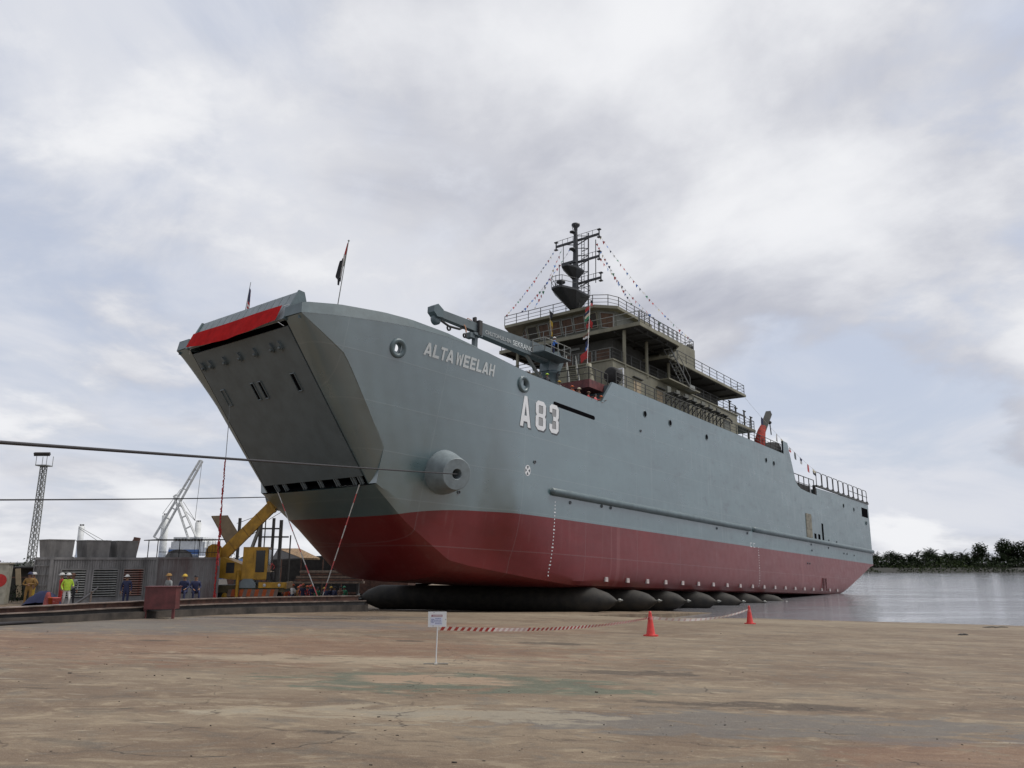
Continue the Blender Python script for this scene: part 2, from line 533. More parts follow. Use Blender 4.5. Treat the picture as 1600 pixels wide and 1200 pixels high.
M_CBOX = mat('vent_box_grey', (0.195, 0.188, 0.180), 0.8, var=0.22, scale=1.6, stretch=(1, 1, 0.4))
M_SLAT = mat('louver_pale', (0.30, 0.30, 0.28), 0.6, var=0.2, scale=3)
M_SLATR = mat('louver_rusty', (0.23, 0.10, 0.075), 0.7, var=0.3, scale=4, col2=(0.30, 0.27, 0.25))
M_CWHITE = mat('crane_white', (0.60, 0.61, 0.60), 0.55, var=0.08, scale=1)
M_CBLUE = mat('hull_blue', (0.06, 0.13, 0.30), 0.5, var=0.1, scale=0.6)
M_TYRE = mat('tyre_black', (0.018, 0.018, 0.018), 0.85, var=0.1)
M_YARD = mat('yard_dirt', (0.060, 0.050, 0.040), 0.95, var=0.3, scale=0.8, bump=0.5)
M_BARK = mat('palm_bark', (0.07, 0.055, 0.04), 0.9, var=0.2)
M_PALM = mat('palm_leaf', (0.014, 0.021, 0.010), 0.7, var=0.35, scale=0.25, spec=0.05)
M_LEAF = mat('broad_leaf', (0.014, 0.022, 0.009), 0.7, var=0.4, scale=0.25, spec=0.05)
M_SCRUB = mat('bank_scrub', (0.028, 0.040, 0.013), 0.8, var=0.45, scale=0.2, spec=0.05)
M_BANK = mat('bank_mud', (0.012, 0.012, 0.008), 0.9, var=0.2)
M_SKIN = mat('skin_brown', (0.22, 0.115, 0.07), 0.6, var=0.05)
M_CHROME = mat('bright_metal', (0.55, 0.55, 0.56), 0.3, 0.8, var=0.05)


def flat(name, c, rough=0.7):
    return mat('cloth_' + name, c, rough, var=0.10, scale=6)


CL = {
    'red': flat('red', (0.38, 0.020, 0.018)), 'orange': flat('orange', (0.42, 0.085, 0.018)), 'yellow': flat('yellow', (0.45, 0.29, 0.03)),
    'lime': flat('lime', (0.36, 0.52, 0.04)), 'navy': flat('navy', (0.012, 0.017, 0.06)), 'blue': flat('blue', (0.03, 0.14, 0.48)),
    'white': flat('white', (0.55, 0.54, 0.52)), 'green': flat('green', (0.03, 0.20, 0.10)), 'black': flat('black', (0.015, 0.015, 0.02)),
    'ochre': flat('ochre', (0.22, 0.12, 0.028)), 'grey': flat('grey', (0.20, 0.21, 0.21)), 'brown': flat('brown', (0.12, 0.06, 0.035)),
    'pink': flat('pink', (0.60, 0.13, 0.13)), 'cream': flat('cream', (0.55, 0.50, 0.36)), 'sky': flat('skyblue', (0.14, 0.30, 0.62)),
}


# ------------------------------------------------------------------ mesh builder
class MB:
    def __init__(s):
        s.v, s.f, s.mi, s.sm = [], [], [], []
        s.k = 0

    def add(s, vs, fs, smooth=False, m=None):
        o = len(s.v)
        s.v += [V(q) for q in vs]
        for f in fs:
            s.f.append(tuple(i + o for i in f))
            s.mi.append(s.k if m is None else m)
            s.sm.append(smooth)

    def box(s, c, size, rot=None):
        hx, hy, hz = size[0] / 2, size[1] / 2, size[2] / 2
        vs = [V((x, y, z)) for z in (-hz, hz) for y in (-hy, hy) for x in (-hx, hx)]
        if rot is not None:
            R = rot if isinstance(rot, Matrix) else Euler(rot).to_matrix()
            vs = [R @ q for q in vs]
        c = V(c)
        s.add([q + c for q in vs], [(0, 2, 3, 1), (4, 5, 7, 6), (0, 1, 5, 4), (2, 6, 7, 3), (0, 4, 6, 2), (1, 3, 7, 5)])
        return s

    def span(s, a, b):
        a, b = V(a), V(b)
        return s.box((a + b) / 2, [abs(b[i] - a[i]) for i in range(3)])

    def prism(s, poly, n):
        """closed polygon (3D points) pushed along vector n"""
        k = len(poly)
        n = V(n)
        a = [V(q) for q in poly]
        fs = [tuple(range(k - 1, -1, -1)), tuple(range(k, 2 * k))] + [(i, (i + 1) % k, k + (i + 1) % k, k + i) for i in range(k)]
        s.add(a + [q + n for q in a], fs)
        return s

    def tube(s, path, r, n=8, cap=True, smooth=True):
        path = [V(q) for q in path]
        rs = r if isinstance(r, (list, tuple)) else [r] * len(path)
        vs, fs = [], []
        prev = None
        for i, q in enumerate(path):
            d = path[min(i + 1, len(path) - 1)] - path[max(i - 1, 0)]
            d = d.normalized() if d.length > 1e-9 else V((0, 0, 1))
            if prev is None:
                u = d.cross(V((0, 0, 1)))
                if u.length < 0.05:
                    u = d.cross(V((0, 1, 0)))
            else:
                u = prev - d * prev.dot(d)
            u.normalize()
            prev = u
            w = d.cross(u)
            for k in range(n):
                a = 2 * math.pi * k / n
                vs.append(q + (u * math.cos(a) + w * math.sin(a)) * rs[i])
        for i in range(len(path) - 1):
            for k in range(n):
                fs.append((i * n + k, i * n + (k + 1) % n, (i + 1) * n + (k + 1) % n, (i + 1) * n + k))
        s.add(vs, fs, smooth)
        if cap:
            e = (len(path) - 1) * n
            s.add(vs[:n], [tuple(range(n - 1, -1, -1))])
            s.add(vs[e:], [tuple(range(n))])
        return s

    def bar(s, a, b, w, h=None):
        """rectangular bar from a to b"""
        a, b = V(a), V(b)
        d = b - a
        L = d.length
        R = d.to_track_quat('X', 'Z').to_matrix()
        return s.box((a + b) / 2, (L, w, h or w), R)

    def lathe(s, prof, o=(0, 0, 0), ax=(0, 0, 1), n=20, smooth=True):
        """prof: list of (radius, along)"""
        ax = V(ax).normalized()
        u = ax.cross(V((0, 0, 1)))
        if u.length < 0.05:
            u = V((1, 0, 0))
        u.normalize()
        w = ax.cross(u)
        o = V(o)
        vs, fs = [], []
        for r, h in prof:
            for k in range(n):
                a = 2 * math.pi * k / n
                vs.append(o + ax * h + (u * math.cos(a) + w * math.sin(a)) * r)
        for i in range(len(prof) - 1):
            for k in range(n):
                fs.append((i * n + k, i * n + (k + 1) % n, (i + 1) * n + (k + 1) % n, (i + 1) * n + k))
        s.add(vs, fs, smooth)
        return s

    def ball(s, c, r, n=10, m=6, sc=(1, 1, 1), lo=-90):
        c = V(c)
        prof = []
        vs, fs = [], []
        for i in range(m + 1):
            a = math.radians(lo + (90 - lo) * i / m)
            for k in range(n):
                b = 2 * math.pi * k / n
                vs.append(c + V((math.cos(a) * math.cos(b) * r * sc[0], math.cos(a) * math.sin(b) * r * sc[1], math.sin(a) * r * sc[2])))
        for i in range(m):
            for k in range(n):
                fs.append((i * n + k, i * n + (k + 1) % n, (i + 1) * n + (k + 1) % n, (i + 1) * n + k))
        s.add(vs, fs, True)
        return s

    def mesh(s, name, mats):
        me = bpy.data.meshes.new(name)
        me.from_pydata([tuple(q) for q in s.v], [], s.f)
        for m in (mats if isinstance(mats, (list, tuple)) else [mats]):
            me.materials.append(m)
        me.polygons.foreach_set('material_index', s.mi)
        me.polygons.foreach_set('use_smooth', s.sm)
        me.update()
        return me

    def build(s, name, mats, parent=None):
        o = bpy.data.objects.new(name, s.mesh(name, mats))
        COL.objects.link(o)
        if parent is not None:
            o.parent = parent
        return o


def tag(o, label=None, cat=None, group=None, kind=None):
    if label:
        o['label'] = label
    if cat:
        o['category'] = cat
    if group:
        o['group'] = group
    if kind:
        o['kind'] = kind
    return o


def thing(name, label, cat, loc=(0, 0, 0), rz=0.0, group=None):
    o = bpy.data.objects.new(name, None)
    o.empty_display_size = 0.3
    COL.objects.link(o)
    o.location = loc
    o.rotation_euler = (0, 0, rz)
    return tag(o, label, cat, group)


def sthing(name, label, cat, base, group=None):
    """a thing that stands on the ship: axes of the ship"""
    o = thing(name, label, cat, group=group)
    o.matrix_world = Matrix.Translation(S(*base)) @ SROT
    return o


def put(me, name, parent, loc=(0, 0, 0), rot=(0, 0, 0)):
    o = bpy.data.objects.new(name, me)
    COL.objects.link(o)
    o.parent = parent
    o.location = loc
    o.rotation_euler = rot
    return o


def lerp_tab(tab, x):
    """tab sorted by x descending or ascending; linear"""
    t = sorted(tab)
    if x <= t[0][0]:
        return t[0][1]
    for (a, va), (b, vb) in zip(t, t[1:]):
        if x <= b:
            return va + (vb - va) * (x - a) / (b - a)
    return t[-1][1]


# ------------------------------------------------------------------ ground, water, far bank
def build_ground():
    # slip apron: one sheet whose river edge drops into the water
    edge_px = [(905, 961), (1000, 965), (1100, 965.5), (1180, 966), (1240, 968), (1330, 970.5), (1430, 973), (1520, 975.5), (1600, 978), (1800, 985)]
    E = [gp(*q) for q in edge_px]
    edge = []
    for a, b in zip(E, E[1:]):
        for k in range(12):
            q = a.lerp(b, k / 12)
            j = random.uniform(-0.12, 0.12)
            edge.append((q.x + j, q.y + j * 1.5))
    edge += [(E[-1].x, E[-1].y), (70, 40), (110, 20), (150, -60)]
    s0 = V((E[0].x, E[0].y, 0)) + SD * 70
    poly = [(s0.x, s0.y)] + edge + [(-150, -60), (-150, 90)]
    s1 = S(-70, -60, -8)
    poly.append((s1.x, s1.y))
    bm = bmesh.new()
    vs = [bm.verts.new((x, y, 0)) for x, y in poly]
    f = bm.faces.new(vs)
    bmesh.ops.triangulate(bm, faces=[f])
    # cut into strips so that the cross-fall bends
    for k in range(-24, 3):
        o = P0 + PY * (k * 3 - 1)
        g = bm.verts[:] + bm.edges[:] + bm.faces[:]
        bmesh.ops.bisect_plane(bm, geom=g, plane_co=(o.x, o.y, 0), plane_no=(PY.x, PY.y, 0))
    for k in range(-12, 10):
        o = P0 + FX * (k * 6)
        g = bm.verts[:] + bm.edges[:] + bm.faces[:]
        bmesh.ops.bisect_plane(bm, geom=g, plane_co=(o.x, o.y, 0), plane_no=(FX.x, FX.y, 0))
    rim = [e for e in bm.edges if len(e.link_faces) == 1]
    for v in bm.verts:
        v.co.z = zg(v.co.x, v.co.y)
    r = bmesh.ops.extrude_edge_only(bm, edges=rim)
    for v in [q for q in r['geom'] if isinstance(q, bmesh.types.BMVert)]:
        v.co.z -= 2.5
    bmesh.ops.recalc_face_normals(bm, faces=bm.faces)
    me = bpy.data.meshes.new('slipway_ground')
    bm.to_mesh(me)
    bm.free()
    me.materials.append(M_CONC)
    o = bpy.data.objects.new('slipway_ground', me)
    COL.objects.link(o)
    tag(o, 'stained beige concrete slipway apron', None, kind='structure')
    # river
    b = MB()
    b.add([(-2500, -100, WATER), (2500, -100, WATER), (2500, 3500, WATER), (-2500, 3500, WATER)], [(0, 1, 2, 3)])
    tag(b.build('river_water', M_WATER), kind='structure')
    b = MB()
    b.add([(-2500, -100, -7), (2500, -100, -7), (2500, 3500, -7), (-2500, 3500, -7)], [(0, 1, 2, 3)])
    tag(b.build('river_bed', M_BANK), kind='structure')
    # yard behind the rail ledge, kept above the river
    b = MB()
    xs = [-200 + 5 * i for i in range(38)]
    ys = [20 + 5 * i for i in range(38)]
    idx = {}
    vs, fs = [], []
    for j, y in enumerate(ys):
        for i, x in enumerate(xs):
            idx[i, j] = len(vs)
            vs.append((x, y, max(zg(x, y) - 0.03, -2.45)))
    for j in range(len(ys) - 1):
        for i in range(len(xs) - 1):
            fs.append((idx[i, j], idx[i + 1, j], idx[i + 1, j + 1], idx[i, j + 1]))
    # only the part behind the ledge line
    keep = []
    for f in fs:
        c = sum((V(vs[k]) for k in f), V()) / 4
        pp = (c - P0).dot(PY)
        if pp < -19.5:
            keep.append(f)
    b.add(vs, keep)
    tag(b.build('yard_ground', M_YARD), kind='structure')
    # far river bank
    b = MB()
    for i in range(60):
        x0, x1 = -700 + i * 40, -660 + i * 40
        b.add([(x0, 330, WATER - 0.3), (x1, 330, WATER - 0.3), (x1, 345, -0.9), (x0, 345, -0.9)], [(0, 1, 2, 3)])
        b.add([(x0, 345, -0.9), (x1, 345, -0.9), (x1, 900, 1.0), (x0, 900, 1.0)], [(0, 1, 2, 3)])
    tag(b.build('far_bank', M_BANK), kind='structure')


build_ground()

# ------------------------------------------------------------------ the ship
ship = thing('landing_ship', 'large grey landing ship with red bottom and bow ramp on black airbags', 'ship')
ship.matrix_world = Matrix.Translation(S(0, 0, -KEEL)) @ SROT


def part(b, name, mats, label=None):
    o = b.build(name, mats, ship)
    o.location = (0, 0, KEEL)
    if label:
        o['label'] = label
    return o


def sub(b, name, mats, par):
    return b.build(name, mats, par)


TOP = [(29.66, 7.84), (29.3, 7.90), (27.5, 8.15), (24.5, 8.50), (22.5, 8.7), (19.4, 8.85), (16.5, 8.86), (15.4, 8.81), (10.2, 8.39), (4.3, 8.33), (0.45, 8.26),
       (-1.34, 10.38), (-42.4, 10.2), (-42.42, 11.85), (-43.9, 11.8), (-46.0, 7.5), (-46.3, 7.1), (-46.9, 6.75), (-48.0, 6.45), (-50.5, 6.3), (-54.25, 6.25), (-54.27, 7.2), (-79.6, 7.55)]
BD = [(-80, 8.5), (16, 8.5), (19.4, 8.45), (22.5, 8.28), (24.5, 8.02), (27.5, 7.42), (29.3, 6.92), (29.66, 6.80)]
BC = [(4, 8.2), (8.2, 7.8), (14.2, 6.65), (19.5, 5.9), (22.5, 6.0), (24.0, 6.35), (26.0, 6.7), (29.66, 6.79)]
ZC = [(4, -6.4), (8.2, -5.7), (14.2, -4.3), (19.5, -2.4), (22.5, -1.0)]
PW = [(4, 10), (7, 7), (10, 5.4), (15, 4.4), (19, 3.2), (22.5, 2.4), (30, 1.5)]
FLARE = [(4, 0), (11.4, 0.0), (12.6, 0.5), (13.8, 1.0), (15.5, 1.0), (30, 1.0)]


def zf(x):
    return -1 + (x - 22.5) / 0.813


def chine(x):
    if x <= 22.5:
        return lerp_tab(BC, x), lerp_tab(ZC, x)
    return lerp_tab(BC, x), min(zf(x), lerp_tab(TOP, x) - 0.01)


def hb(x, z):
    """half breadth of the hull side"""
    if x <= 4:
        bc, zc, bd, zd, n = 8.2, -6.4, 8.5, 8.5, 26 + (10 - 26) * max(0, (x + 4) / 8)
    else:
        bc, zc = chine(x)
        bd, zd, n = lerp_tab(BD, x), lerp_tab(TOP, x), lerp_tab(PW, x)
    if zd - zc < 0.02:
        return bd
    t = min(1.0, max(0.0, (z - zc) / (zd - zc)))
    al = lerp_tab(FLARE, x)
    return bc + (bd - bc) * (al * t + (1 - al) * (1 - (1 - t) ** n))


def keel(x):
    if x > 15.8:
        return lerp_tab([(15.8, -6.93), (18, -5.1), (20.5, -2.95), (22.5, -1.12)], x)
    if x < -62:
        return lerp_tab([(-62, -7), (-78.6, -2.35), (-79.6, -2.3)], x)
    return -7 + 0.15 * max(0, (x - 4) / 11.8)


def hull():
    xs = set()
    x = -79.6
    while x < -48:
        xs.add(round(x, 3))
        x += 2.0
    x = -48
    while x < 4:
        xs.add(round(x, 3))
        x += 1.6
    x = 4.0
    while x < 29.66:
        xs.add(round(x, 3))
        x += 0.42
    for q, _ in TOP:
        xs.add(q)
    for q in (-62, 15.8, 20.5, 22.5, 22.5006, -78.6):
        xs.add(q)
    xs = sorted(q for q in xs if q <= 29.66)
    NS = 30
    QS = (0, .3, .55, .72, .84, .92, .97, 1.0)

    def bottom_z(q, zk, zc):
        return zk + (zc - zk) * (0.10 * q + 0.90 * (1 - (1 - q ** 4.0) ** (1 / 4.0)))
    holes = [(23.1, 7.2, 0.36), (17.4, 0.45, 0.36), (11.14, 7.42, 0.30)]
    secs = []
    for x in xs:
        zt = lerp_tab(TOP, x)
        zk = keel(x)
        if x <= 4:
            zc, bc = -6.4, 8.2
            zc = max(zc, zk + 0.02)
            pts = [(bc * q, bottom_z(q, zk, zc)) for q in QS]
        elif x <= 22.5:
            bc, zc = chine(x)
            pts = [(bc * q, bottom_z(q, zk, zc)) for q in QS]
        else:
            bc, zc = chine(x)
            kk = min(1.0, max(0.0, (zt - zc) / 4.2))
            rc = min(1.5, bc - 5.36) * kk ** 0.5
            y1 = bc - rc
            pts = [(5.27, zc), (5.27 + (y1 - 5.27) * .35, zc), (5.27 + (y1 - 5.27) * .7, zc)]
            for ff, dz in ((1.0, 0.0), (.62, .26), (.34, .68), (.14, 1.25), (.035, 2.0)):
                pts.append((hb(x, zc + dz * kk) - rc * ff, zc + dz * kk))
        z0 = pts[-1][1]
        for k in range(1, NS + 1):
            t = (k / NS) ** 1.25
            z = z0 + (zt - z0) * t
            pts.append((hb(x, z) if k < NS else (hb(x, z) if x <= 4 else lerp_tab(BD, x)), z))
        if x <= 4:
            pts[-1] = (8.5, pts[-1][1])
        secs.append(pts)
    b = MB()
    n = len(secs[0])
    for sgn in (1, -1):
        o = len(b.v)
        for x, pts in zip(xs, secs):
            b.v += [V((x, sgn * y, z)) for y, z in pts]
        for i in range(len(xs) - 1):
            for k in range(n - 1):
                q = (o + i * n + k, o + (i + 1) * n + k, o + (i + 1) * n + k + 1, o + i * n + k + 1)
                c = sum((b.v[j] for j in q), V()) / 4
                if k < 7 and xs[i] == 22.5:
                    continue
                if any((c.x - hx) ** 2 + (c.z - hz) ** 2 < hr * hr for hx, hz, hr in holes):
                    continue
                b.f.append(q if sgn < 0 else q[::-1])
                b.mi.append(0)
                b.sm.append(True)
    # transom
    pts = secs[0]
    poly = [(xs[0], y, z) for y, z in pts] + [(xs[0], -y, z) for y, z in pts[::-1]]
    b.add(poly, [tuple(range(len(poly)))])
    # lens-shaped cap under the rounded corner at the sill
    pts = secs[xs.index(22.5006)][:8]
    for sg in (1, -1):
        b.add([(22.5, sg * y, z) for y, z in pts] + [(22.5, sg * (chine(22.5)[0] + .05), -1.0)], [tuple(range(9))])
    o = part(b, 'hull', [M_HULL])
    m = o.modifiers.new('edge', 'EDGE_SPLIT')
    m.split_angle = math.radians(24)
    return o


hull_o = hull()


def bulwark():
    T2 = [(29.66, 8.50), (29.3, 8.60), (27.5, 8.90), (24.5, 9.16), (22.5, 9.22), (19.4, 9.15), (16.5, 8.92), (15.9, 8.85)]
    xs = [29.66, 29.3] + [29.3 - 0.5 * k for k in range(1, 27)]
    for sg in (1, -1):
        b = MB()
        rows = []
        for x in xs:
            z0 = lerp_tab(TOP, x)
            z1 = max(z0 + 0.005, lerp_tab(T2, x))
            y = lerp_tab(BD, x)
            h = z1 - z0
            rows.append([(x, sg * (y + 0.012), z0), (x - 0.1 * h, sg * (y - 0.16 * h), z1), (x - 0.1 * h, sg * (y - 0.16 * h - 0.22), z1), (x, sg * (y - 0.3), z0 - 0.3)])
        for a, c in zip(rows, rows[1:]):
            b.add(a + c, [(0, 4, 5, 1), (1, 5, 6, 2), (2, 6, 7, 3)], False)
        # front return running in to the ramp edge
        y0 = 6.812
        b.prism([V((29.67, sg * y0, 7.84)), V((29.60, sg * (y0 - .1), 8.50)), V((29.72, sg * 5.28, 8.42)), V((29.76, sg * 5.28, 7.84))], (-0.35, 0, 0))
        part(b, 'bulwark', M_GREY)


bulwark()


def decks():
    b = MB()
    def slab(x0, x1, z, f):
        k = 60
        rows = []
        for i in range(k + 1):
            x = x0 + (x1 - x0) * i / k
            rows.append((x, f(x), z))
        for a, c in zip(rows, rows[1:]):
            b.add([(a[0], -a[1], z), (c[0], -c[1], z), (c[0], c[1], z), (a[0], a[1], z)], [(0, 1, 2, 3)])
    slab(-1, 16, 7.08, lambda x: hb(x, 7.08) - 0.15)
    slab(16, 28.3, 6.7, lambda x: hb(x, 6.7) - 0.15)
    slab(-42.4, -1.3, 10.15, lambda x: 8.46)
    slab(-54.3, -42.4, 6.0, lambda x: 8.46)
    slab(-79.55, -54.3, 7.1, lambda x: 8.46)
    # bulkheads closing the steps between decks
    b.add([(-1.2, -8.45, 6.7), (-1.2, 8.45, 6.7), (-1.2, 8.45, 10.15), (-1.2, -8.45, 10.15)], [(0, 1, 2, 3)])
    b.add([(-54.3, -8.45, 6.0), (-54.3, 8.45, 6.0), (-54.3, 8.45, 7.1), (-54.3, -8.45, 7.1)], [(0, 1, 2, 3)])
    part(b, 'deck', M_GREY)
    # inner face and cap of the sides, so that the plating has thickness
    b = MB()
    for sg in (1, -1):
        for x0, x1 in ((-1.34, 0.45), (-42.4, -1.34), (-43.9, -42.42), (-46, -43.9), (-46.3, -46), (-46.9, -46.3), (-48, -46.9), (-50.5, -48), (-54.25, -50.5), (-79.6, -54.27), (0.45, 4.3), (4.3, 10.2), (10.2, 15.4)):
            za, zb = lerp_tab(TOP, x0), lerp_tab(TOP, x1)
            ya, yb = lerp_tab(BD, x0), lerp_tab(BD, x1)
            zl = 6.0 if x1 < -42.4 else 6.7
            if x1 > 4.3:
                zl = min(za, zb) - 0.3
            b.add([(x0, sg * (ya + 0.01), za + 0.006), (x1, sg * (yb + 0.01), zb + 0.006), (x1, sg * (yb - 0.22), zb + 0.006), (x0, sg * (ya - 0.22), za + 0.006),
                   (x0, sg * (ya - 0.22), min(zl, za - 0.1)), (x1, sg * (yb - 0.22), min(zl, zb - 0.1))], [(0, 1, 2, 3), (3, 2, 5, 4)])
    part(b, 'bulwark_cap', M_GREY)


decks()


def ramp_P(y, z, out=0.0):
    """point of the bow ramp plane"""
    nrm = V((1, 0, -0.813)).normalized()
    return V((22.5 + 0.813 * (z + 1), y, z)) + nrm * out


def bow_ramp():
    nrm = V((1, 0, -0.813)).normalized()
    # dark recess behind the ramp
    b = MB()
    W, z0, z1 = 5.27, -1.0, 7.75
    q = [ramp_P(-W, z0, -0.7), ramp_P(W, z0, -0.7), ramp_P(W, z1, -0.7), ramp_P(-W, z1, -0.7)]
    f = [ramp_P(-W, z0, 0), ramp_P(W, z0, 0), ramp_P(W, z1, 0), ramp_P(-W, z1, 0)]
    b.add(q + f, [(0, 1, 2, 3), (0, 4, 5, 1), (1, 5, 6, 2), (2, 6, 7, 3), (3, 7, 4, 0)])
    part(b, 'ramp_recess', M_BLACK)
    r = MB()
    r.prism([ramp_P(-5.17, -0.56, -0.3), ramp_P(5.17, -0.56, -0.3), ramp_P(5.17, 7.42, -0.3), ramp_P(-5.17, 7.42, -0.3)], nrm * 0.33)
    ramp = part(r, 'bow_ramp', M_RAMP)
    # lugs along the top
    up = (ramp_P(0, 1) - ramp_P(0, 0)).normalized()
    for y in (-4.68, -3.76, -2.15, -0.47, 1.19, 2.91, 3.76):
        l = MB()
        c = ramp_P(y, 6.62, 0.03)
        n = 10
        prof = []
        for k in range(n):
            a = 2 * math.pi * k / n
            prof.append(c + V((0, 1, 0)) * (0.17 * math.cos(a)) + up * (0.26 * math.sin(a) + (0.10 if math.sin(a) > 0.9 else 0)))
        l.prism(prof, nrm * 0.16)
        l.lathe([(0.02, 0), (0.1, 0.0), (0.1, 0.09), (0.0, 0.09)], c + nrm * 0.16 - up * 0.06, nrm, 10)
        sub(l, 'lug', M_RAMP, ramp)
    # slots
    for y, z, w in ((-0.72, 4.76, 0.34), (0.10, 4.76, 0.34), (3.51, 4.78, 0.42), (-4.04, 4.78, 0.40)):
        l = MB()
        a, c = ramp_P(y - w / 2, z - 0.48, 0.034), ramp_P(y + w / 2, z - 0.48, 0.034)
        d, e = ramp_P(y + w / 2, z + 0.44, 0.034), ramp_P(y - w / 2, z + 0.44, 0.034)
        l.add([a, c, d, e], [(0, 1, 2, 3)], m=1 if y > -3 else 0)
        for p0, p1 in ((a, c), (c, d), (d, e), (e, a)):
            l.bar(p0 + nrm * 0.03, p1 + nrm * 0.03, 0.06, 0.06)
        sub(l, 'slot', [M_RAMP, M_BLACK], ramp)
    # hinges under the ramp
    for y in (-4.05, -3.05, -1.05, 0.75, 2.4, 4.05, 4.7):
        for dy in (-0.11, 0.11):
            h = MB()
            h.prism([ramp_P(y + dy, -1.02, -0.14), ramp_P(y + dy, -0.5, -0.14), ramp_P(y + dy, -0.5, 0.02), ramp_P(y + dy, -1.02, 0.02)], (0, 0.05, 0))
            part(h, 'ramp_hinge', M_FLAP)
    # plate between the sill and the V of the bow
    b = MB()
    # folded flap standing on the ramp head: planks side by side
    P_lo, P_hi = V((29.75, 0, 7.75)), V((28.85, 0, 9.72))
    n2 = V((1, 0, 0.45)).normalized()
    NPL = 14
    flap = None
    base = MB()
    base.prism([V((P_lo.x, -5.2, P_lo.z)) - n2 * 0.16, V((P_lo.x, 5.2, P_lo.z)) - n2 * 0.16, V((P_hi.x, 5.2, P_hi.z)) - n2 * 0.16, V((P_hi.x, -5.2, P_hi.z)) - n2 * 0.16], n2 * 0.1)
    flap = part(base, 'ramp_flap', M_FLAP)
    pw = 10.4 / NPL
    for k in range(NPL):
        y0 = -5.2 + k * pw + 0.025
        y1 = y0 + pw - 0.05
        p = MB()
        lo = P_lo + V((0, 0, 0))
        p.prism([V((lo.x, y0, lo.z)) - n2 * 0.055, V((lo.x, y1, lo.z)) - n2 * 0.055, V((P_hi.x, y1, P_hi.z)) - n2 * 0.055, V((P_hi.x, y0, P_hi.z)) - n2 * 0.055], n2 * (0.05 + random.uniform(0, 0.012)))
        sub(p, 'plank', M_FLAP, flap)
    for sg in (-1, 1):
        e = MB()
        e.prism([V((29.85, sg * 5.24, 7.7)), V((28.95, sg * 5.24, 9.75)), V((28.55, sg * 5.24, 9.72)), V((28.3, sg * 5.24, 9.0)), V((28.6, sg * 5.24, 8.0)), V((29.2, sg * 5.24, 7.6))], (0, sg * 0.12, 0))
        sub(e, 'end_plate', M_GREY, flap)


bow_ramp()


# fore part: small plate closing the V bow at the ramp sill
def bow_sill():
    b = MB()
    zk = keel(22.5)
    b.add([(22.5, -6.0, -1.0), (22.5, 0, zk), (22.5, 6.0, -1.0), (22.1, 6.0, -0.9), (22.1, -6.0, -0.9)], [(0, 1, 2, 3, 4)])
    part(b, 'bow_plate', M_HULL)


bow_sill()


def hull_pt(x, z, side=1, out=0.0):
    e = 0.05
    y = hb(x, z)
    tx = V((2 * e, hb(x + e, z) - hb(x - e, z), 0))
    tz = V((0, hb(x, z + e) - hb(x, z - e), 2 * e))
    nr = tz.cross(tx).normalized()
    if nr.y < 0:
        nr = -nr
    p = V((x, y, z)) + nr * out
    return V((p.x, p.y * side, p.z)), V((nr.x, nr.y * side, nr.z))


def fender():
    for side in (1, -1):
        for x0, x1 in ((7.35, -30.0), (-31.2, -79.7)):
            b = MB()
            k = 20
            path = []
            for i in range(k + 1):
                x = x0 + (x1 - x0) * i / k
                path.append((x, side * (hb(x, 0) + 0.05), 0))
            rs = [0.30] * (k + 1)
            path = [(x0 + 0.22, path[0][1] - side * 0.12, 0), (x0 + 0.12, path[0][1], 0)] + path
            rs = [0.08, 0.24] + rs
            b.tube(path, rs, 12)
            part(b, 'rubbing_strake', M_GREY)


fender()


FAIR_AX = V((0.30, 0.94, -0.17)).normalized()
FAIR_O = V((18.02, 8.62, -0.07)) - FAIR_AX * 2.83


def fairleads():
    for side in (1, -1):
        # big conical bow roller housing
        x, z = 17.4, 0.45
        p, n = hull_pt(x, z, side)
        ax = FAIR_AX if side > 0 else V((0.45, -0.86, -0.20)).normalized()
        o = FAIR_O if side > 0 else V((18.6, -(hb(16.6, 0.6) - 0.9), -0.3))
        b = MB()
        b.lathe([(1.66, 0.0), (1.42, 1.3), (1.02, 2.80)], o, ax, 40)
        b.lathe([(1.02, 2.80), (0.99, 2.83), (0.36, 2.83), (0.33, 2.80)], o, ax, 40, False)
        b.lathe([(0.33, 2.80), (0.33, 1.6), (0.0, 1.6)], o, ax, 28)
        part(b, 'fairlead_cone', M_FLAP)
        # ring round the open chock
        p, n = hull_pt(23.1, 7.2, side)
        b = MB()
        b.lathe([(0.62, -0.06), (0.62, 0.05), (0.52, 0.13), (0.36, 0.08), (0.27, -0.10), (0.25, -0.35), (0.60, -0.36), (0.62, -0.06)], p, n, 28)
        part(b, 'chock_ring', M_GREY)
        p, n = hull_pt(11.14, 7.42, side)
        b = MB()
        b.lathe([(0.62, -0.04), (0.62, 0.10), (0.54, 0.17), (0.40, 0.13), (0.30, -0.15), (0.28, -0.5), (0.0, -0.5)], p, n, 28)
        part(b, 'hawse_ring', M_GREY)


fairleads()


